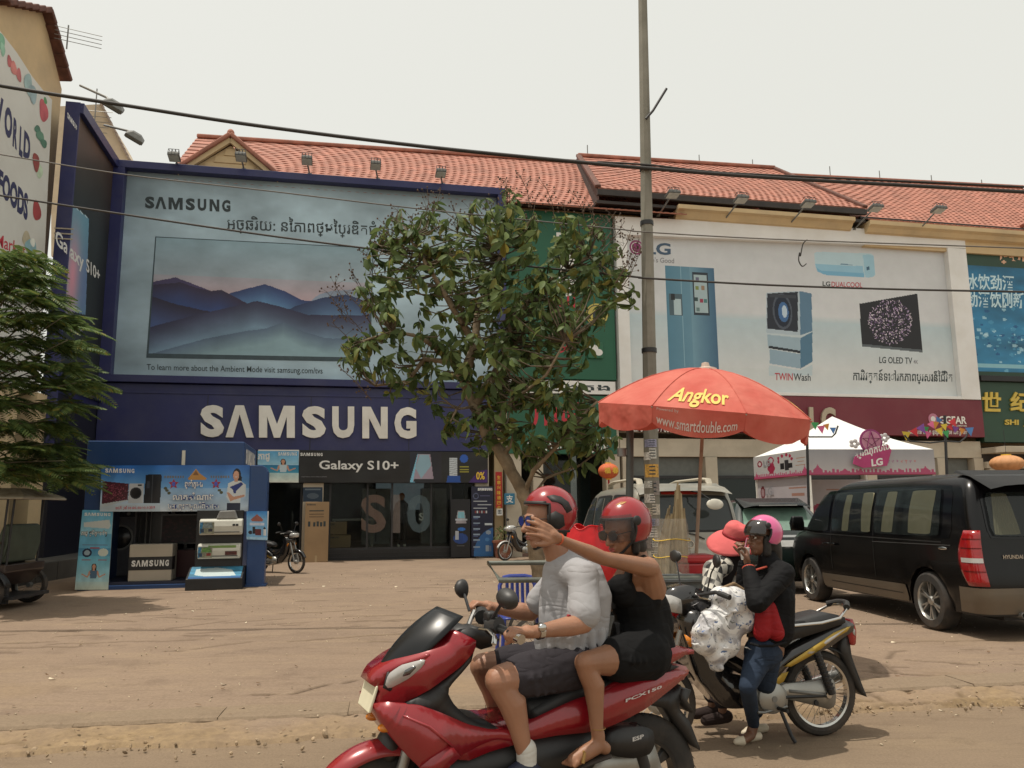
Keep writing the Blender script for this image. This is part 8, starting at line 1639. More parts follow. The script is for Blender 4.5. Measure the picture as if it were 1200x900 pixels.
for an in(anL,anR):
    MB().tube([an+Vector((-.045,0,-.085)),an+Vector((.04,0,-.098)),an+Vector((.165,0,-.128))],.012,10,flat=(3,.8)).build('sandal_sole',mat('sandal_sole',(.03,.02,.015),.7),t)
    MB().tube([an+Vector((.10,.04,-.09)),an+Vector((.085,.03,-.055)),an+Vector((.08,0,-.042)),an+Vector((.085,-.03,-.055)),an+Vector((.10,-.04,-.09))],.008,8).build('sandal_strap',mat('gold_strap',(.35,.2,.06),.4,.4),t);MB().tube([an+Vector((.085,0,-.045)),an+Vector((.13,.012,-.075))],.006,6).build('sandal_strap',MATS['gold_strap'],t)
MB().tube([an_ for an_ in[anL+Vector((.032*math.cos(a),.032*math.sin(a),.03))for a in[k/12*6.2832 for k in range(13)]]],.002,5).build('anklet',mat('gold_strap',(1,1,1)),t)
dv=(elL-wrL).normalized();a_=wrL.lerp(elL,.04);MB().tube([a_-dv*.004,a_+dv*.004],.0255,18).build('wristband',mat('orange_band',(.5,.1,.04),.6),t)
mb=MB();chain(mb,[hc+Vector((-.06,0,-.02)),hc+Vector((-.085,0,-.09)),hc+Vector((-.08,0,-.13))],[.06,.05,.035]);chain(mb,[hc+Vector((-.03,.06,-.01)),hc+Vector((-.04,.055,-.10))],[.03,.02]);mb.build('hair',hair_m,t,remesh=.008)
sh_,spf,MH=helmet(t,hc+Vector((-.022,0,.038)),R(14),R(-8),.128,.115,.125,red_h,70,10)
vs_m=bpy.data.materials.new('tinted_visor');vs_m.use_nodes=True;MATS['tinted_visor']=vs_m;N=vs_m.node_tree.nodes;L=vs_m.node_tree.links;b_=N['Principled BSDF'];b_.inputs['Base Color'].default_value=(.16,.15,.15,1);b_.inputs['Roughness'].default_value=.08
tr_=N.new('ShaderNodeBsdfTransparent');tr_.inputs[0].default_value=(.78,.76,.75,1);mx=N.new('ShaderNodeMixShader');no=N.new('ShaderNodeTexNoise');no.inputs['Scale'].default_value=8;mr=N.new('ShaderNodeMapRange');mr.inputs[3].default_value=.72;mr.inputs[4].default_value=.92;L.new(no.outputs[0],mr.inputs[0]);L.new(mr.outputs[0],mx.inputs[0]);L.new(b_.outputs[0],mx.inputs[1]);L.new(tr_.outputs[0],mx.inputs[2]);L.new(mx.outputs[0],N['Material Output'].inputs[0])
def visor(spf,sh_,e0,e1,az=64,k0=1.03,k1=1.30):
    mb=MB();mb.grid(lambda u,v:tuple(spf(-az+2*az*u,e1+(e0-e1)*v,k0+(k1-k0)*v*math.cos(R((-az+2*az*u)*.9)))),21,8);mb.build('visor',vs_m,sh_,ang=180,fix=False)
    for sg in(1,-1):
        c=spf(sg*74,8,1.02);mb=MB().at(tuple(c));mb.ell((0,0,0),(.024,.010,.024),16,8);mb.build('visor_hinge',rubber,sh_)
visor(spf,sh_,-28,24)
for pts in([(120,36),(145,44),(170,42),(172,34),(148,35),(124,28)],):mb=MB();mb.add([tuple(spf(a,e,1.04))for a,e in pts],[tuple(range(len(pts)))]);mb.build('helmet_decal',mat('white_decal',(.6,.58,.56),.3),sh_,fix=False,smooth=False)
mb=MB();mb.add([tuple(spf(a,e,1.045))for a,e in[(20,50),(40,58),(62,56),(44,50)]],[(0,1,2,3)]);mb.build('helmet_decal',mat('gold_decal2',(.5,.3,.1),.3),sh_,fix=False,smooth=False)
mb=MB();mb.tube([spf(66,-35,1.0),hc+Vector((.03,.05,-.10)),hc+Vector((.05,0,-.12)),hc+Vector((.03,-.05,-.10)),spf(-66,-35,1.0)],.006,8);mb.build('chin_strap',rubber,sh_)
# ---------------- the two women by the black motorbike
HF=Frame(HB.o,R(190));JH=PF(HF)
t=thing('person','woman in a pink helmet and black and red jacket standing by the black motorbike','person',HF.o,HF.a)
hips=JH(897,762,.22);hc=JH(893,631,.18);neck=JH(902,655,.2);chest=JH(905,690,.2)
anL=JH(878,853,.42);knL=JH(878,800,.36);hpL=JH(893,765,.26);anR=JH(880,862,.34)
mb=MB();chain(mb,[hips,chest,neck-Vector((0,0,.05))],[.12,.11,.07]);chain(mb,[neck-Vector((0,0,.04)),hc+Vector((-.02,0,-.06))],[.045,.045])
shL=JH(918,672,.32);elL=JH(887,706,.42);wrL=JH(876,661,.26);shR=JH(895,672,.08);elR=JH(872,700,.08);wrR=JH(872,655,.12)
arm(mb,shL,elL,wrL,.034);arm(mb,shR,elR,wrR,.034);hand(mb,wrL,Vector((.05,-.15,1)),(.9,-.1,0),'curl',.9,1);hand(mb,wrR,Vector((.05,.1,1)),(.9,.1,0),'curl',.9,-1)
ft=gnd(884,868,0);fl=HF.loc(ft);toe=HF.loc(gnd(864,873,0));fr_=HF.loc(gnd(892,858,0));
chain(mb,[fl+Vector((0,0,.10)),fl+Vector((.02,0,.05))],[.034,.036]);chain(mb,[fl+Vector((.02,0,.04)),toe+Vector((-.05,0,.03))],[.034,.03])
M_=head(mb,hc,R(10),R(6),.98);mb.build('body',skin_c,t,remesh=.0065,rsm=3);face_bits(M_,t,(.22,.07,.05))
jk=cloth('black_jacket',(.006,.006,.007),.8,.010,9);mb=MB()
chain(mb,[JH(903,738,.22),JH(905,715,.22),JH(908,685,.2)],[.145,.14,.135],20);chain(mb,[shL,neck-Vector((0,0,.05)),shR],[.075,.08,.07]);chain(mb,[neck-Vector((0,0,.06)),neck-Vector((-.01,0,.0))],[.085,.07])
chain(mb,[shL,shL.lerp(elL,.5),elL],[.078,.072,.07]);chain(mb,[elL,elL.lerp(wrL,.5),elL.lerp(wrL,.85)],[.068,.058,.045]);chain(mb,[shR,shR.lerp(elR,.5),elR],[.072,.068,.062]);chain(mb,[elR,elR.lerp(wrR,.5),elR.lerp(wrR,.85)],[.062,.055,.043]);chain(mb,[JH(912,740,.25),JH(912,700,.26)],[.105,.11])
for k in range(5):p=shL.lerp(elL,.25+.18*k);chain(mb,[p+Vector((.06,.02,-.02)),p+Vector((.01,.072,0)),p+Vector((-.05,.03,.04))],[.008,.012,.008],8)
mb.build('jacket',jk,t,remesh=.0075,rsm=3)
rp=cloth('red_jacket_panel',(.28,.012,.016),.6,.006,12);mb=MB();q=[JH(880,706,.30),JH(893,700,.375),JH(908,722,.40),JH(921,745,.375),JH(916,757,.36),JH(898,757,.385),JH(881,759,.36)];
chain(mb,[JH(892,690,.33),JH(894,720,.335),JH(893,741,.33)],[.032,.052,.060]);chain(mb,[JH(902,712,.33),JH(909,741,.325)],[.045,.060]);mb.build('jacket_panel',rp,t,remesh=.0075,rsm=4)
mb=MB();mb.tube([JH(879,754,.36),JH(890,757,.405),JH(905,757,.40),JH(921,753,.35)],.009,8);mb.build('jacket_hem',jk,t);dvv=(wrL-elL).normalized();cf=elL.lerp(wrL,.88);MB().tube([cf-dvv*.008,cf+dvv*.008],.042,16).build('cuff',mat('orange_trim',(.45,.06,.03),.6),t)
MB().tube([JH(899,664,.27),JH(886,668,.24),JH(882,664,.2)],.008,8).build('collar_trim',mat('orange_trim',(1,1,1)),t)
jn=cloth('blue_jeans',(.022,.034,.058),.85,.006,10);mb=MB();kn_=JH(876,805,.38);chain(mb,[hips,hpL],[.12,.12]);chain(mb,[hpL,JH(885,780,.30),kn_],[.105,.082,.055]);chain(mb,[kn_,kn_.lerp(fl+Vector((0,0,.11)),.45),fl+Vector((.0,0,.11))],[.055,.050,.040])
kr=JH(898,800,.18);chain(mb,[hips,kr,fr_+Vector((0,-.05,.12))],[.11,.065,.042])
for k in range(7):p=kn_.lerp(fl+Vector((0,0,.11)),.1+.13*k);chain(mb,[p+Vector((.045,.0,0)),p+Vector((.0,.05,.006)),p+Vector((-.045,.01,.012))],[.006,.008,.006],6)
mb.build('jeans',jn,t,remesh=.007,rsm=3)
shm=mat('cream_flat_shoe',(.58,.50,.38),.5)
for a,b in((fl,toe),(fr_,fr_+(toe-fl))):
    mb=MB();chain(mb,[a+Vector((-.03,0,.028)),a+Vector((.05,0,.022)),b+Vector((-.03,0,.026)),b+Vector((.005,0,.02))],[.030,.030,.036,.022]);mb.build('shoe',shm,t,remesh=.006)
MB().at(tuple(toe+Vector((-.03,.0,.062)))).ell((0,0,0),(.018,.014,.008)).build('shoe_bow',mat('dark_bow',(.1,.05,.04),.5),t)
mb=MB();chain(mb,[hc+Vector((-.05,0,.0)),hc+Vector((-.08,0,-.09)),hc+Vector((-.09,0,-.15))],[.075,.06,.045]);chain(mb,[hc+Vector((0,.07,0)),hc+Vector((.0,.06,-.10))],[.028,.03]);mb.build('hair',hair_m,t,remesh=.008)
pink=mat('pink_helmet_paint',(.62,.10,.27),.22,coat=.8,var=.04)
sh_,spf,MH=helmet(t,hc+Vector((-.02,0,.045)),R(10),R(10),.119,.110,.114,pink,78,4)
def hv(u,v):az=-60+120*u;return tuple(spf(az,34-52*v,1.03+.22*v*math.cos(R(az*.9))))
MB().grid(hv,21,8).build('visor',mat('dark_visor',(.02,.016,.015),.1,coat=.6),sh_,ang=180,solid=.003)
for sg in(1,-1):c=spf(sg*66,18,1.03);mb=MB().at(tuple(c));mb.ell((0,0,0),(.022,.012,.022),16,8);mb.build('visor_hinge',rubber,sh_)
for sg in(1,-1):mb=MB();mb.tube([spf(sg*78,-38,1),hc+Vector((.03,sg*.04,-.115))],.008,8);mb.build('chin_strap',rubber,sh_)
t=thing('person','woman in a coral sun hat and black and white check shirt beside the motorbike','person',HF.o,HF.a)
hips=JH(845,735,-.25);chest=JH(846,685,-.18);neck=JH(858,655,-.15);hc=JH(862,636,-.15)
mb=MB();chain(mb,[hips,chest,neck-Vector((0,0,.03))],[.13,.12,.07]);chain(mb,[neck,hc],[.045,.045]);shL=JH(836,668,-.02);elL=JH(832,703,.10);wrL=JH(862,700,.04);shR=JH(856,668,-.30);elR=JH(866,695,-.25);wrR=JH(874,676,-.1)
arm(mb,shL,elL,wrL,.034);arm(mb,shR,elR,wrR,.034);hand(mb,wrL,(-1,.1,-.1),(0,0,-1),'relax',.9,-1);hand(mb,wrR,(-.5,.2,.8),(-.6,.4,0),'curl',.9,1)
hL_=JH(842,745,-.22);kL_=JH(845,800,-.2);fL_=Vector((kL_.x+.0,kL_.y,.06));leg(mb,hL_,kL_,fL_+Vector((0,0,.07)),.085,.05);leg(mb,hL_+Vector((.0,-.18,0)),kL_+Vector((0,-.18,0)),fL_+Vector((0,-.18,.07)),.085,.05)
M_=head(mb,hc,R(150),R(-35),.95);mb.build('body',skin_c,t,remesh=.007,rsm=3);face_bits(M_,t,(.2,.07,.05))
mb=MB();chain(mb,[hL_+Vector((0,0,.05)),kL_,fL_+Vector((0,0,.16))],[.115,.08,.06]);chain(mb,[hL_+Vector((0,-.18,.05)),kL_+Vector((0,-.18,0)),fL_+Vector((0,-.18,.16))],[.115,.08,.06]);mb.build('trousers',cloth('dark_trousers',(.02,.02,.025)),t,remesh=.009)
for q in(0,-.18):mb=MB();chain(mb,[fL_+Vector((-.03,q,.05)),fL_+Vector((.04,q,.04)),fL_+Vector((.13,q,.03))],[.045,.042,.036]);mb.build('shoe',cloth('dark_shoe',(.03,.02,.018)),t,remesh=.007)
ck=bpy.data.materials.new('check_cloth');ck.use_nodes=True;N=ck.node_tree.nodes;L=ck.node_tree.links;b_=N['Principled BSDF'];b_.inputs['Roughness'].default_value=.9;tc=N.new('ShaderNodeTexCoord');mp=N.new('ShaderNodeMapping');mp.inputs['Rotation'].default_value=(R(8),R(14),R(35));mp.inputs['Scale'].default_value=(17,17,17);L.new(tc.outputs['Object'],mp.inputs[0])
nz_=N.new('ShaderNodeTexNoise');nz_.inputs['Scale'].default_value=4;L.new(tc.outputs['Object'],nz_.inputs['Vector']);va=N.new('ShaderNodeVectorMath');va.operation='ADD';L.new(mp.outputs[0],va.inputs[0]);L.new(nz_.outputs['Color'],va.inputs[1]);c1=N.new('ShaderNodeTexChecker');c1.inputs['Scale'].default_value=1;c1.inputs['Color1'].default_value=(.55,.52,.45,1);c1.inputs['Color2'].default_value=(.02,.02,.02,1);L.new(va.outputs[0],c1.inputs['Vector'])
nz2=N.new('ShaderNodeTexNoise');nz2.inputs['Scale'].default_value=9;L.new(tc.outputs['Object'],nz2.inputs['Vector']);rr_=N.new('ShaderNodeMapRange');rr_.inputs[1].default_value=.52;rr_.inputs[2].default_value=.56;rr_.inputs[4].default_value=.5;L.new(nz2.outputs[0],rr_.inputs[0]);m2=N.new('ShaderNodeMix');m2.data_type='RGBA';L.new(rr_.outputs[0],m2.inputs[0]);L.new(c1.outputs[0],m2.inputs[6]);m2.inputs[7].default_value=(.25,.24,.22,1);L.new(m2.outputs[2],b_.inputs['Base Color'])
mb=MB();chain(mb,[hips+Vector((0,0,.03)),JH(846,700,-.18),chest],[.145,.14,.14]);chain(mb,[shL,neck-Vector((0,0,.03)),shR],[.075,.075,.07]);chain(mb,[shL,shL.lerp(elL,.5),elL],[.075,.068,.062]);chain(mb,[elL,elL.lerp(wrL,.6)],[.06,.048]);chain(mb,[shR,elR],[.07,.058]);chain(mb,[elR,elR.lerp(wrR,.6)],[.055,.045]);mb.build('shirt',ck,t,remesh=.0085,rsm=4)
mb=MB();chain(mb,[JH(842,708,.08),JH(856,712,.14),JH(870,708,.12)],[.035,.045,.035]);chain(mb,[JH(846,702,.05),JH(872,700,.08)],[.03,.035]);mb.build('sleeve_cover',cloth('taupe_cloth',(.18,.13,.09),.9,.012,12),t,remesh=.007)
mb=MB();chain(mb,[hc+Vector((0,.0,.0)),hc+Vector((.05,.03,-.10)),JH(845,690,-.05)],[.09,.07,.05]);mb.build('scarf',cloth('dark_scarf',(.02,.016,.016),.9,.01,10),t,remesh=.008)
hat=thing('sun_hat','wide brimmed coral sun hat with a fabric flower, on the woman in checks','hat',HF.w(*(hc+Vector((.0,0,.045)))),HF.a)
coral=cloth('coral_felt',(.60,.13,.13),.9,.002,30,fold=.006);Mh=Matrix.Rotation(R(-8),4,'Y')@Matrix.Rotation(R(-24),4,'X')
def brim(u,v):a=2*math.pi*u;r=.090+.095*v;dr=-.02*v-.045*v*v-.02*v*math.sin(2*a+.7)-.035*v*v*(.5-.5*math.cos(a-2.6));return tuple(Mh@Vector((r*math.cos(a),r*math.sin(a),dr)))
MB().grid(brim,48,9,True).build('brim',coral,hat,solid=.004,ang=180)
mb=MB();rings=[[tuple(Mh@Vector((r*math.cos(a),r*math.sin(a)*.94,z+.006*math.sin(3*a)*(z>.05))))for a in[k/32*6.2832 for k in range(32)]]for r,z in((.094,-.004),(.092,.03),(.087,.07),(.076,.090),(.05,.100),(.02,.102))];mb.loft(rings);mb.build('crown',coral,hat,ang=180)
mb=MB();rings=[[tuple(Mh@Vector((r*math.cos(a),r*math.sin(a)*.94,z)))for a in[k/32*6.2832 for k in range(32)]]for r,z in((.096,.002),(.095,.024))];mb.loft(rings,cap=False);mb.build('band',cloth('dark_coral',(.35,.05,.06)),hat,solid=.003)
fc_=Mh@Vector((-.085,.085,.03));
for k in range(12):a=k/6*6.28;r=.030 if k<6 else.017;mb=MB().at(tuple(fc_+Vector((r*math.cos(a),.012+.012*(k>5),r*math.sin(a)))),(R(70),a,0));mb.ell((0,0,0),(.022,.016,.006),10,6);mb.build('flower_petal',cloth('pink_petal',(.62,.22,.24),.8,.001),hat)
for k in range(4):mb=MB().at(tuple(Mh@Vector((-.03+.02*k,.12+.004*k,.002-.004*k))),(R(60),k,.5));mb.ell((0,0,0),(.022,.010,.004),8,5);mb.build('flower_leaf',cloth('olive_leaf',(.22,.18,.06),.8,.001),hat)
bag=thing('bag','large white sack with a blue floral print on the front of the black motorbike','bag',HB.o,HB.a)
pts_=[(846,686),(872,694),(887,706),(886,725),(872,748),(857,768),(843,784),(836,790),(826,775),(812,752),(809,735),(820,712),(832,694)]
JB=PF(HB);cen=JB(850,735,.13);mb=MB()
rim_=[Vector(JB(px,py,.15))for px,py in pts_];n=len(rim_)
for k,(px,py,r)in enumerate([(858,708,.12),(868,725,.10),(850,730,.14),(835,735,.12),(848,752,.11),(838,765,.08),(837,780,.035),(826,752,.09),(868,706,.085),(846,700,.075),(880,716,.05),(820,740,.06)]):p=JB(px,py,.17);mb.at(tuple(p));mb.ell((0,0,0),(r,.12,r),18,12)
mb.at();rs=random.Random(3)
for k in range(20):p=JB(815+rs.uniform(0,60),705+rs.uniform(0,60),.28);q_=p+Vector((rs.uniform(-.09,.09),rs.uniform(-.01,.01),rs.uniform(-.05,.05)));chain(mb,[p,p.lerp(q_,.5)+Vector((0,.006,0)),q_],[.006,.009,.005],6)
bm2=bpy.data.materials.new('printed_sack');bm2.use_nodes=True;N=bm2.node_tree.nodes;L=bm2.node_tree.links;b_=N['Principled BSDF'];b_.inputs['Roughness'].default_value=.55;tc=N.new('ShaderNodeTexCoord')
def nzz(sc,lo,hi,d=0):n_=N.new('ShaderNodeTexNoise');n_.inputs['Scale'].default_value=sc;n_.inputs['Detail'].default_value=6;n_.inputs['Distortion'].default_value=d;L.new(tc.outputs['Object'],n_.inputs['Vector']);r_=N.new('ShaderNodeMapRange');r_.inputs[1].default_value=lo;r_.inputs[2].default_value=hi;L.new(n_.outputs[0],r_.inputs[0]);return r_.outputs[0],n_.outputs[0]
def mxx(f,a,b):x=N.new('ShaderNodeMix');x.data_type='RGBA';L.new(f,x.inputs[0]);(L.new(a,x.inputs[6])if not isinstance(a,tuple)else setattr(x.inputs[6],'default_value',(*a,1)));x.inputs[7].default_value=(*b,1);return x.outputs[2]
c_=mxx(nzz(6,.48,.56,1)[0],(.68,.67,.66),(.34,.33,.34));c_=mxx(nzz(17,.60,.66,2)[0],c_,(.06,.11,.24));c_=mxx(nzz(24,.63,.68,2)[0],c_,(.07,.08,.06));L.new(c_,b_.inputs['Base Color']);bp=N.new('ShaderNodeBump');bp.inputs['Distance'].default_value=.008;L.new(nzz(11,.3,.7,1.5)[1],bp.inputs['Height']);L.new(bp.outputs[0],b_.inputs['Normal'])
mb.build('sack',bm2,bag,remesh=.010,rsm=10)
mb=MB();chain(mb,[JB(845,690,.2),JB(860,684,.15),JB(876,694,.16)],[.012,.014,.012]);mb.build('sack_mouth',cloth('brown_band',(.25,.17,.1)),bag,remesh=.006)
cup=thing('drink_cup','small white drink cup held to the mouth of the pink helmeted woman','cup',HF.w(*JH(873,648,.22)),HF.a);MB().lathe([(0,-.045),(.026,-.045),(.034,.035),(.030,.036),(.0,.036)],18).build('cup_body',mat('white_cup',(.65,.63,.6),.4),cup);MB().tube([(0,0,.03),(-.02,0,.10)],.004,6).build('straw',mat('pink_print',(.5,.2,.28)),cup)
# ============================================================ promotional tent
TC=atY(948,556,19.5);TC.z=.06;TF=Frame((TC.x,TC.y,0),R(8))
t=thing('gazebo_tent','white peaked promotion tent with pink printed walls beyond the black van','tent',TF.o,TF.a)
e1=TF.hit(948,526.5,0)[1];e0=TF.hit(948,557,0)[1];TW=TF.hit(1095,540,0)[0];TD=3.0;pk=TF.hit(980,488,TD/2);PX=TW/2-.1
tent_w=mat('tent_canvas',(.74,.74,.72),.7,var=.03)
def roofp(u,v):
    cs=[(0,0),(TW,0),(TW,TD),(0,TD)];k=int(min(u*4,3.999));f=u*4-k;a=Vector(cs[k]).lerp(Vector(cs[(k+1)%4]),f);c=Vector((PX,TD/2));p=a.lerp(c,v);sag=-.16*math.sin(math.pi*v)*(1-.5*abs(2*f-1));return(p.x,p.y,e1+(pk[1]-e1)*v+sag-.03*math.sin(math.pi*f)*(1-v))
MB().grid(roofp,49,9).build('canopy',tent_w,t,ang=50,fix=False)
def temple(P,cx,by,s,c):
    P.poly([(cx-s*.30,by),(cx-s*.30,by-s*1.0),(cx-s*.2,by-s*1.2),(cx-s*.1,by-s*1.8),(cx,by-s*2.6),(cx+s*.1,by-s*1.8),(cx+s*.2,by-s*1.2),(cx+s*.30,by-s*1.0),(cx+s*.30,by)],c)
P=Print(150,36,(.62,.62,.63));P.vgrad(0,0,1,1,(.58,.58,.60),(.72,.70,.70));pc_=(.66,.28,.42)
rs=random.Random(5);P.rect(0,.88,1,.97,pc_);P.rect(0,.96,1,1,(.45,.08,.14))
for i in range(34):x=i/33;P.rect(x,.78+rs.uniform(-.04,.05),x+.018,.9,pc_)
for x,s in((.07,.20),(.28,.12),(.4,.10),(.92,.17),(.72,.09),(.62,.08)):temple(P,x,.9,s*1.0 if False else s*.6,pc_)
for i in range(7):x=.62+i*.035;P.poly([(x,.42+.03*(i%2)),(x+.02,.42),(x+.01,.55)],rs.choice([(.7,.5,.5),(.7,.6,.3),(.6,.45,.55)]))
q=[(0,e0),(TW,e0),(TW,e1),(0,e1)];P.build('valance',q,t,-.01)
P=Print(110,36,(.68,.68,.68));P.rect(0,.88,1,.97,pc_);P.rect(0,.96,1,1,(.45,.08,.14))
for i in range(30):x=i/29;P.rect(x,.8+rs.uniform(-.04,.05),x+.02,.9,pc_)
for x,s in((.05,.15),(.95,.2),(.7,.08)):temple(P,x,.9,s*.6,pc_)
P.ell(.13,.34,.05,.14,(.5,.06,.2));P.ell(.13,.34,.028,.08,(.75,.7,.7));P.poly([(.28,.6),(.3,.35),(.35,.1),(.4,.35),(.43,.6),(.38,.8),(.33,.8)],(.58,.12,.26));P.ell(.355,.25,.06,.16,(.6,.15,.3));P.ell(.355,.25,.04,.10,(.68,.68,.68));P.rect(.53,.42,.60,.68,(.08,.08,.1));P.rect(.61,.3,.68,.72,(.15,.15,.17));P.rect(.66,.45,.75,.65,(.08,.08,.1));
for x,y in((.5,.2),(.57,.12),(.65,.1),(.71,.16),(.74,.28),(.5,.34)):P.ell(x,y,.022,.07,(.6,.12,.26))
P.rect(.82,.28,.97,.31,(.6,.45,.35));P.rect(.84,.42,.95,.45,(.6,.45,.35));P.rect(.80,.56,.96,.59,(.6,.45,.35))
lv=P.build('valance',[(-TD,e0),(0,e0),(0,e1),(-TD,e1)],t,0);lv.rotation_euler=(0,0,R(-90));lv.location=(-.02,0,0)
l4=text('LG',[(-TD*.79,e0+.33),(-TD*.66,e0+.33),(-TD*.66,e0+.50),(-TD*.79,e0+.50)],ink_g,t,-.03,bold=.03);l4.rotation_euler=(0,0,R(-90))
for x,y in((0,0),(TW,0),(0,TD),(TW,TD)):MB().tube([(x+.03*(1 if x==0 else-1),y+.03*(1 if y==0 else-1),.06),(x+.03*(1 if x==0 else-1),y+.03*(1 if y==0 else-1),e1-.02)],.035,8).build('pole',letter_w,t)
def wallp(w_,seed):
    P=Print(110,60,(.66,.64,.66));P.ell(.12,.16,.045,.08,(.38,.05,.12));P.ell(.12,.16,.028,.05,(.6,.5,.52));P.rect(.62,.12,.92,.14,(.6,.45,.4));P.rect(.66,.19,.88,.21,(.6,.45,.4))
    for x in(.28,.55,.82):P.ell(x,.43,.085,.13,(.58,.12,.28));P.rect(x-.05,.38,x-.035,.46,(.8,.7,.72));P.rect(x-.05,.44,x+.05,.46,(.8,.7,.72));P.rect(x+.03,.38,x+.045,.48,(.8,.7,.72))
    P.noise(.05,6,seed);return P
wp_=wallp(1,1);wq=[(0,.1),(TD,.1),(TD,e0),(0,e0)];w1=wp_.build('wall',[(0,.1),(TW,.1),(TW,e0),(0,e0)],t,TD-.06);text('LG',[(TW*.18,e0-.44),(TW*.31,e0-.44),(TW*.31,e0-.22),(TW*.18,e0-.22)],ink_g,t,TD-.07,bold=.03)
w2=wallp(1,2).build('side_wall',[(-TD,.1),(0,.1),(0,e0),(-TD,e0)],t,0);w2.rotation_euler=(0,0,R(-90));w2.location=(.04,0,0)
w3=text('LG',[(-TD*.80,e0-.44),(-TD*.66,e0-.44),(-TD*.66,e0-.22),(-TD*.80,e0-.22)],ink_g,t,-.012,bold=.03);w3.rotation_euler=(0,0,R(-90));w3.location=(.0,0,0)
mg=MATS['magenta_print'];c=TF.hit(1021,517,-.08);r=.30;MB().at((c[0],0,c[1])).prism([(r*math.cos(i/24*6.2832),r*math.sin(i/24*6.2832))for i in range(24)],-.08,-.05).build('emblem_disc',mg,t,smooth=False);MB().at((c[0],0,c[1])).prism([(r*.84*math.cos(i/24*6.2832),r*.84*math.sin(i/24*6.2832))for i in range(24)],-.085,-.081).build('emblem_face',mat('rose_print',(.5,.22,.32),.6),t,smooth=False)
st5=[(r*.8*math.sin(i*4*math.pi/5),r*.8*math.cos(i*4*math.pi/5))for i in range(6)];MB().tube([(c[0]+a,-.09,c[1]+b)for a,b in st5],.016,5).build('emblem_star',mg,t)
A_=TF.hit(1002,546,-.1);B_=TF.hit(1042,528,-.1);MB().prism([(A_[0]-.05,A_[1]+.05),(A_[0]+.2,A_[1]-.05),(B_[0]-.1,A_[1]+.0),(B_[0]+.05,B_[1]-.0),(B_[0]-.05,B_[1]+.16),(A_[0]+.0,A_[1]+.22)],-.12,-.095).build('emblem_ribbon',mat('ribbon_pink',(.42,.04,.16),.5),t,smooth=False);text('ស្រណុកបែប',[(A_[0]+.02,A_[1]+.14),(B_[0]+.0,B_[1]-.02),(B_[0]-.0,B_[1]+.24),(A_[0]+.0,A_[1]+.38)],ink_w,t,-.125,bold=.03);text('LG',[(A_[0]+.42,A_[1]-.02),(A_[0]+.72,A_[1]+.02),(A_[0]+.72,A_[1]+.2),(A_[0]+.42,A_[1]+.16)],ink_w,t,-.125,bold=.04)
for px,py in((1001,520),(1036,513)):c=TF.hit(px,py,-.06);[MB().at((c[0]+.09*math.cos(a),-.07,c[1]+.07*math.sin(a))).ell((0,0,0),(.06,.012,.05),8,6).build('emblem_flower',mat('grey_petal',(.5,.47,.48),.7),t)for a in(0,1.26,2.5,3.8,5.0)]
def bunting(px,top,bot,arms,flags,label):
    b=atY(px,600,17.0);fr_=Frame((b.x,b.y,0),0);t=thing('bunting_stand',label,'bunting',(b.x,b.y,.06));H=lambda x,y,yy=0:Vector((fr_.hit(x,y,yy)[0],yy,fr_.hit(x,y,yy)[1]-.06))
    MB().tube([(0,0,0),H(px,top)],.03,8).build('pole',dark_m,t)
    for i,A in enumerate(arms):MB().tube([H(x,y,-.25+.5*i)for x,y in A],.018,6).build('arm',dark_m,t)
    rs=random.Random(int(px));
    for k,(x,y)in enumerate(flags):
        c=H(x,y,rs.uniform(-.25,.25));w=rs.uniform(.07,.11);tl=rs.uniform(-.6,.6);d=Vector((math.cos(tl),.1,math.sin(tl)));n_=Vector((-d.z,.05,d.x));col=[(.6,.45,.05),(.55,.04,.05),(.2,.07,.3),(.05,.3,.1),(.6,.12,.25),(.6,.25,.05),(.08,.2,.45)][k%7]
        MB().add([c-d*w,c+d*w,c-n_*w*1.9*(1 if n_.z>0 else-1)],[(0,1,2)]).build('flag',mat('flag_%d'%(k%7),col,.8),t,smooth=False,fix=False)
    return t
bunting(945,487,600,([(910,505),(911,510),(918,514),(940,513),(948,511)],[(948,512),(975,512),(979,508),(982,499)]),[(905,506),(910,510),(920,511),(955,495),(962,499),(968,497),(976,501),(935,505),(948,492)],'dark stand with hooked arms and small flags at the left tent corner')
bunting(1107,487,560,([(1060,510),(1066,517),(1090,519),(1107,517)],[(1107,517),(1125,518),(1132,512),(1137,502)]),[(1062,506),(1070,503),(1078,499),(1084,500),(1090,495),(1096,494),(1101,490),(1106,497),(1112,498),(1120,500),(1108,505),(1088,506),(1128,502),(1136,501),(1100,502),(1115,492)],'dark stand with many bright flags in front of the maroon fascia')
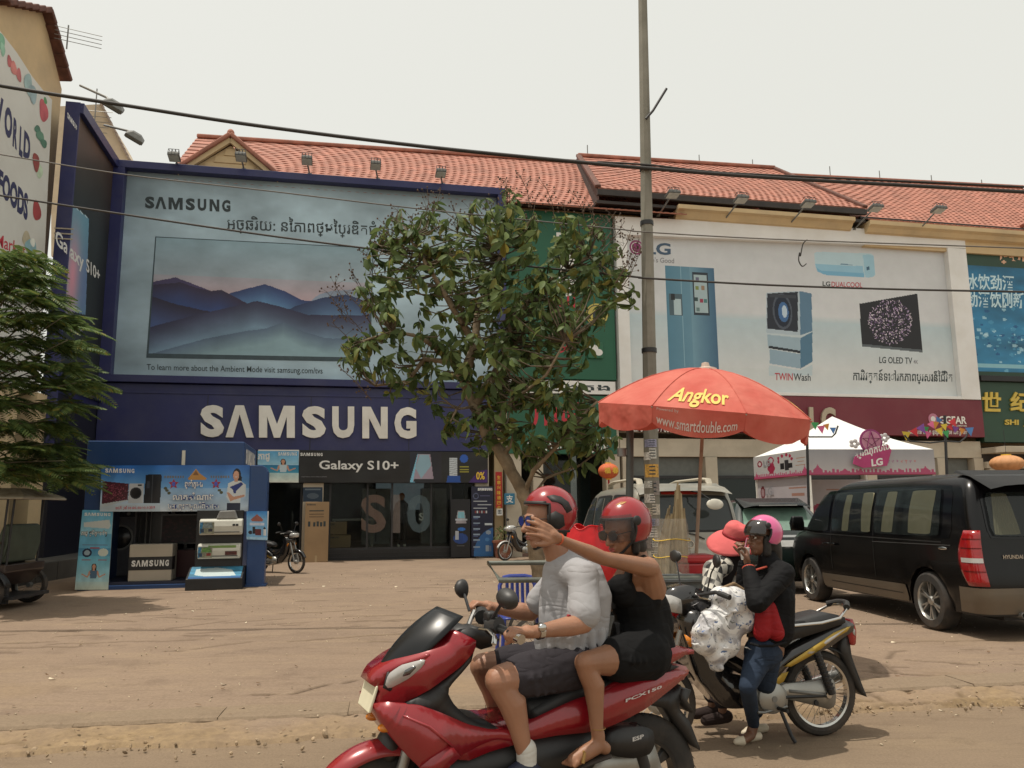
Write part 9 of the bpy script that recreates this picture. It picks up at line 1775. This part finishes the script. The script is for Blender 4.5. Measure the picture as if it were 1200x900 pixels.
def lantern(px,py,rpx,rz,label,col,yy):
    c=FA.hit3(px,py,yy);r=abs(FA.hit3(px+rpx,py,yy).x-c.x);t=thing('lantern',label,'lantern',FA.w(c.x,yy,c.z),FA.a);k=rz
    for j in range(16):
        a0=j/16*6.2832;a1=(j+1)/16*6.2832
        MB().grid(lambda u,v:(lambda a,e:(r*math.cos(e)*math.cos(a)*(1+.05*math.sin(math.pi*u)),r*math.cos(e)*math.sin(a)*(1+.05*math.sin(math.pi*u)),r*k*math.sin(e)))(a0+(a1-a0)*u,R(-75+150*v)),4,11).build('paper_rib',col,t,ang=180)
    MB().lathe([(0,r*k*.95),(r*.3,r*k*.95),(r*.3,r*k*1.08),(0,r*k*1.08)],16).build('cap',ink_y,t);MB().lathe([(0,-r*k*.95),(r*.3,-r*k*.95),(r*.3,-r*k*1.08),(0,-r*k*1.08)],16).build('base_ring',ink_y,t);MB().tube([(0,0,r*k),(0,0,r*k+.9)],.008,5).build('cord',dark_m,t);MB().tube([(0,0,-r*k*1.05),(0,0,-r*k*1.05-.3)],.03,6).build('tassel',mat('red_cloth',(.4,.02,.02)),t);return t,r
t,r=lantern(713,552,11,.8,'round orange red paper lantern hanging above the silver van roof',mat('orange_paper',(.55,.12,.04),.7),-2.2)
for k,ch in enumerate('福春'):text(ch,[(-.24+.26*k,-.09),(-.04+.26*k,-.09),(-.04+.26*k,.10),(-.24+.26*k,.10)],ink_y,t,-r*1.04,bold=.02)
lantern(1180,543,15,.55,'squat pale orange pumpkin shaped lantern seen over the black van roof',mat('pale_orange_paper',(.55,.27,.12),.7),-2.0)
# ============================================================ street food cart
t=thing('food_cart','grey metal street food cart with pipe rails behind the riders','cart',(0,0,.06));pipe=mat('painted_pipe',(.12,.13,.11),.5,.2,var=.2,scale=10)
pf=atY(572,660,8.0);pn=atY(586,680,7.25);xr_=atY(828,676,7.25).x;zf,zn=pf.z-.06,pn.z-.06
for nm,pts in(('push_handle',[(1.0,8.0,zf),(pf.x,8.0,zf),(pn.x,7.25,zn),(1.0,7.25,zn)]),('rail',[(1.0,7.25,zn),(xr_,7.25,zn),(xr_,8.0,zn)])):MB().tube(pts,.024,10).build(nm,pipe,t,ang=60)
sheet=mat('grey_sheet_metal',(.13,.145,.15),.45,.5,var=.15,dirt=(.12,.08,.05),dirt_amt=.5)
for z in(.45,.62,.80):MB().box(.32,xr_,7.26,7.30,z,z+.13).build('side_panel',sheet,t,smooth=False,bevel=.005)
MB().box(.30,xr_,7.26,8.0,.40,.45).build('shelf',sheet,t,smooth=False);MB().box(.30,xr_+.02,7.22,8.02,.86,.89).build('counter',sheet,t,smooth=False,bevel=.005);MB().box(.32,xr_,7.96,8.0,.45,.86).build('side_panel',sheet,t,smooth=False)
for x in(.33,xr_-.03):
    for y in(7.27,7.98):MB().tube([(x,y,0),(x,y,.86)],.02,8).build('leg',pipe,t)
for y in(7.12,8.1):
    o=bpy.data.objects.new('wheel',None);COL.objects.link(o);o.parent=t;o.location=(.24,y,.31);MB().lathe([(.28,-.02),(.31,-.012),(.31,.012),(.28,.02),(.28,-.02)],36,axis='y').build('tyre',tyre_m,o);mb=MB()
    for k in range(24):a=k/24*6.2832;mb.tube([(.02*math.cos(a+.4),.015,.02*math.sin(a+.4)),(.28*math.cos(a),0,.28*math.sin(a))],.002,4)
    mb.build('spokes',chrome,o,kind='stuff',fix=False);MB().lathe([(0,-.04),(.025,-.04),(.025,.04),(0,.04)],12,axis='y').build('hub',steel,o)
o_=atY(790,676,7.5);t=thing('sugar_cane_bundle','tall plastic wrapped bundle of pale cane strips standing on the cart','bundle',(o_.x,7.55,.95));rs=random.Random(9)
straw=[mat('cane_%d'%i,c,.7,var=.2,scale=12)for i,c in enumerate(((.36,.28,.16),(.28,.21,.11),(.42,.34,.20)))]
for k in range(44):
    x=rs.uniform(-.13,.14);y=rs.uniform(-.1,.1);h=.50+.16*(1-abs(x-.04)/.16)+rs.uniform(-.06,.08)+(.14 if abs(x-.06)<.03 else 0);w=rs.uniform(.012,.02)
    MB().tube([(x,y,0),(x*.9+.01,y*.8,h*.5),(x*.62+.045,y*.6,h)],[w,w*.9,w*.4],5,flat=(1.4,.5)).build('cane_strip',straw[k%3],t,smooth=False)
wrap=bpy.data.materials.new('clear_wrap');wrap.use_nodes=True;MATS['clear_wrap']=wrap;N=wrap.node_tree.nodes;L=wrap.node_tree.links;b_=N['Principled BSDF'];b_.inputs['Base Color'].default_value=(.5,.45,.36,1);b_.inputs['Roughness'].default_value=.25
tr_=N.new('ShaderNodeBsdfTransparent');mx=N.new('ShaderNodeMixShader');no=N.new('ShaderNodeTexNoise');no.inputs['Scale'].default_value=14;mr=N.new('ShaderNodeMapRange');mr.inputs[3].default_value=.45;mr.inputs[4].default_value=.9;L.new(no.outputs[0],mr.inputs[0]);L.new(mr.outputs[0],mx.inputs[0]);L.new(b_.outputs[0],mx.inputs[1]);L.new(tr_.outputs[0],mx.inputs[2]);L.new(mx.outputs[0],N['Material Output'].inputs[0])
MB().lathe([(.165,0),(.17,.15),(.165,.35),(.15,.46),(.14,.52)],28).build('wrapping',wrap,t,fix=False)
for z in(.18,.33):MB().tube([(.17*math.cos(a),.17*math.sin(a),z+.01*math.sin(3*a))for a in[k/20*6.2832 for k in range(21)]],.004,5).build('string',ink_y,t)
rc=atY(817,698,7.45);t=thing('cool_box','red plastic cool box at the right end of the food cart','cool box',(rc.x,7.6,.95));rp_=mat('red_plastic',(.38,.015,.02),.4,var=.08,coat=.3)
MB().loft([[(-.15,-.14,-.3),(.15,-.14,-.3),(.15,.14,-.3),(-.15,.14,-.3)],[(-.17,-.16,.12),(.17,-.16,.12),(.17,.16,.12),(-.17,.16,.12)]]).build('body',rp_,t,smooth=False,bevel=.02);MB().box(-.185,.185,-.175,.175,.12,.19).build('lid',rp_,t,smooth=False,bevel=.02);MB().tube([(-.18,-.17,.05),(-.1,-.2,.0),(.1,-.2,0),(.18,-.17,.05)],.01,6).build('handle',mat('white_pipe',(.6,.58,.5)),t)
bc=atY(697,650,7.1);t=thing('plastic_bag','bright red plastic bag with a crumpled open rim behind the two riders','bag',(bc.x-.03,7.15,.9));hz=bc.z-.9;mb=MB()
def bagf(u,v):
    a=2*math.pi*u;z=v;r=(.10+.10*math.sin(math.pi*min(1,v*.75+.12)))*(1+.06*math.sin(3*a+2)+.05*math.sin(5*a+v*3)+(.04*math.sin(9*a+1)*v));zz=-.15+.66*z+(.016*math.sin(4*a)+.008*math.sin(7*a))*v;return(r*1.12*math.cos(a)-.03*v,r*.9*math.sin(a),zz)
rb_=bpy.data.materials.new('red_film');rb_.use_nodes=True;N=rb_.node_tree.nodes;L=rb_.node_tree.links;b_=N['Principled BSDF'];b_.inputs['Base Color'].default_value=(.62,.012,.016,1);b_.inputs['Roughness'].default_value=.3;tl=N.new('ShaderNodeBsdfTranslucent');tl.inputs[0].default_value=(.8,.02,.02,1);mx=N.new('ShaderNodeMixShader');mx.inputs[0].default_value=.25;no=N.new('ShaderNodeTexNoise');no.inputs['Scale'].default_value=4;no.inputs['Distortion'].default_value=1;bp=N.new('ShaderNodeBump');bp.inputs['Distance'].default_value=.012;L.new(no.outputs[0],bp.inputs['Height']);L.new(bp.outputs[0],b_.inputs['Normal']);L.new(b_.outputs[0],mx.inputs[1]);L.new(tl.outputs[0],mx.inputs[2]);L.new(mx.outputs[0],N['Material Output'].inputs[0])
MB().grid(bagf,64,24,True).build('bag_film',rb_,t,ang=180,fix=False);MB().tube([bagf(k/40,1)for k in range(41)],.007,5).build('rim',rb_,t);MB().grid(lambda u,v:(lambda p:(p[0]*.97,p[1]*.97,p[2]-.03))(bagf(u,.98*v)),40,14,True).build('bag_lining',rb_,t,ang=180,fix=False)
cc=atY(607,678,8.7);t=thing('plastic_chair','blue plastic chair with a slotted back under the cart handle','chair',(cc.x,8.75,.06),R(8));bp_=mat('blue_plastic',(.03,.05,.26),.4,var=.06,coat=.2)
MB().grid(lambda u,v:(-.21+.42*u,.0-.40*(1-v),.42-.02*math.sin(math.pi*u)*math.sin(math.pi*v)),8,8).build('seat',bp_,t,solid=.02,ang=180)
for sx_ in(-.2,.2):
    for sy_ in(0,-.38):MB().tube([(sx_,sy_,.42),(sx_*1.15,sy_*1.1+(.03 if sy_==0 else-.02),0)],[.024,.018],6).build('leg',bp_,t)
zt_=cc.z-.06
for x in(-.19,.19):MB().tube([(x,.0,.42),(x*1.0,.05,zt_-.08),(x*.8,.06,zt_)],.022,8).build('back_post',bp_,t)
MB().tube([(-.155,.06,zt_),(-.08,.065,zt_+.015),(.08,.065,zt_+.015),(.155,.06,zt_)],.024,8).build('top_rail',bp_,t)
for x in(-.11,-.055,0,.055,.11):MB().tube([(x,.03,.46),(x,.055,.62+.0),(x,.06,zt_)],.013,6,flat=(1.4,.5)).build('back_slat',bp_,t)
# ============================================================ parked passenger cart at the left edge
kb=gnd(20,716,.06);KF=Frame((kb.x,kb.y,0),R(4));t=thing('passenger_cart','motorbike drawn passenger cart with a patched canvas roof at the left edge','cart',(kb.x-.52,kb.y,.06),R(4));K=lambda px,py,y=0:Vector((KF.hit(px,py,y)[0],y,KF.hit(px,py,y)[1]-.06))
canv=mat('patched_canvas',(.42,.36,.27),.9,var=.1,scale=3,dirt=(.16,.12,.07),dirt_amt=.9);rt=K(69,584).z;rx_=K(69,584).x
MB().loft([[(rx_-2.6,-.1,rt+.02),(rx_,-.1,rt),(rx_,1.3,rt),(rx_-2.6,1.3,rt+.02)],[(rx_-2.6,-.1,rt+.07),(rx_,-.1,rt+.04),(rx_,1.3,rt+.04),(rx_-2.6,1.3,rt+.07)],[(rx_-2.4,.25,rt+.22),(rx_-.28,.3,rt+.18),(rx_-.28,.95,rt+.18),(rx_-2.4,.95,rt+.22)]]).build('roof',canv,t,smooth=False,bevel=.02)
MB().tube([(rx_-2.6,-.11,rt+.03),(rx_,-.11,rt+.01),(rx_,1.3,rt+.01)],.02,8).build('roof_rail',mat('pale_rail',(.4,.37,.3),.5),t)
xa_=K(39,640).x
for x,y in((xa_,0),(xa_+.06,.08),(xa_,1.15),(xa_-1.6,0),(xa_-1.6,1.15)):MB().tube([(x,y,.55),(x+.05,y,rt+.02)],.018,8).build('roof_post',dark_m,t)
bk=mat('green_vinyl',(.055,.07,.05),.6,var=.15);b0=K(30,660);b1_=K(44,614)
MB().loft([[(b0.x-.12,y,b0.z)for y in(.05,.6,1.1)]+[(b0.x+.1,y,b0.z)for y in(1.1,.6,.05)],[(b0.x-.02,y,(b0.z+b1_.z)/2)for y in(.05,.6,1.1)]+[(b0.x+.17,y,(b0.z+b1_.z)/2)for y in(1.1,.6,.05)],[(b1_.x-.08,y,b1_.z-.04)for y in(.08,.6,1.07)]+[(b1_.x+.03,y,b1_.z-.04)for y in(1.07,.6,.08)],[(b1_.x-.06,y,b1_.z)for y in(.12,.6,1.03)]+[(b1_.x,y,b1_.z)for y in(1.03,.6,.12)]]).build('seat_back',bk,t,bevel=.02)
sz=K(20,636).z;MB().box(b0.x-1.3,b0.x-.05,.05,1.1,b0.z-.05,b0.z+.05).build('seat',bk,t,smooth=False,bevel=.03);MB().tube([(b0.x-1.4,0,sz),(b0.x+.1,0,sz)],.02,8).build('arm_rail',wood_m,t)
for k in range(7):MB().tube([(b0.x-1.2+.18*k,0,sz),(b0.x-1.2+.18*k,0,sz-.18)],.01,5).build('baluster',wood_m,t)
bz=K(30,662).z;MB().prism([(b0.x-2.0,bz),(b0.x+.22,bz),(b0.x+.22,bz-.12),(b0.x-.0,bz-.36),(b0.x-2.0,bz-.36)],-.05,1.2).build('body_panel',mat('dark_red_brown',(.03,.016,.012),.5,coat=.3),t,smooth=False,bevel=.015)
MB().box(b0.x-.25,b0.x+.35,.0,1.15,bz-.55,bz-.50).build('step',dark_m,t,smooth=False);MB().box(b0.x-1.9,b0.x+.2,.1,.16,bz-.62,bz-.36).build('chassis',dark_m,t,smooth=False)
for y in(-.12,1.25):
    o=bpy.data.objects.new('wheel',None);COL.objects.link(o);o.parent=t;o.location=(K(2,690).x+.3,y,.30);MB().lathe([(.23,-.05),(.28,-.05),(.30,-.02),(.30,.02),(.28,.05),(.23,.05),(.23,-.05)],36,axis='y').build('tyre',tyre_m,o);MB().lathe([(.235,-.03),(.21,-.02),(.21,.02),(.235,.03)],36,axis='y').build('rim',steel,o);MB().lathe([(0,-.05),(.04,-.05),(.04,.05),(0,.05)],14,axis='y').build('hub',steel,o);mb=MB()
    for k in range(20):a=k/20*6.2832;mb.tube([(.03*math.cos(a+.4),.02,.03*math.sin(a+.4)),(.22*math.cos(a),0,.22*math.sin(a))],.003,4)
    mb.build('spokes',steel,o,kind='stuff',fix=False)
def mg_(u,v):a=R(15+150*u);c=2*v-1;return(K(2,690).x+.3+.37*math.cos(a),-.12+.09*c,.30+.37*math.sin(a)-.02*c*c)
MB().grid(mg_,16,5).build('mudguard',dark_m,t,solid=.006,ang=180)
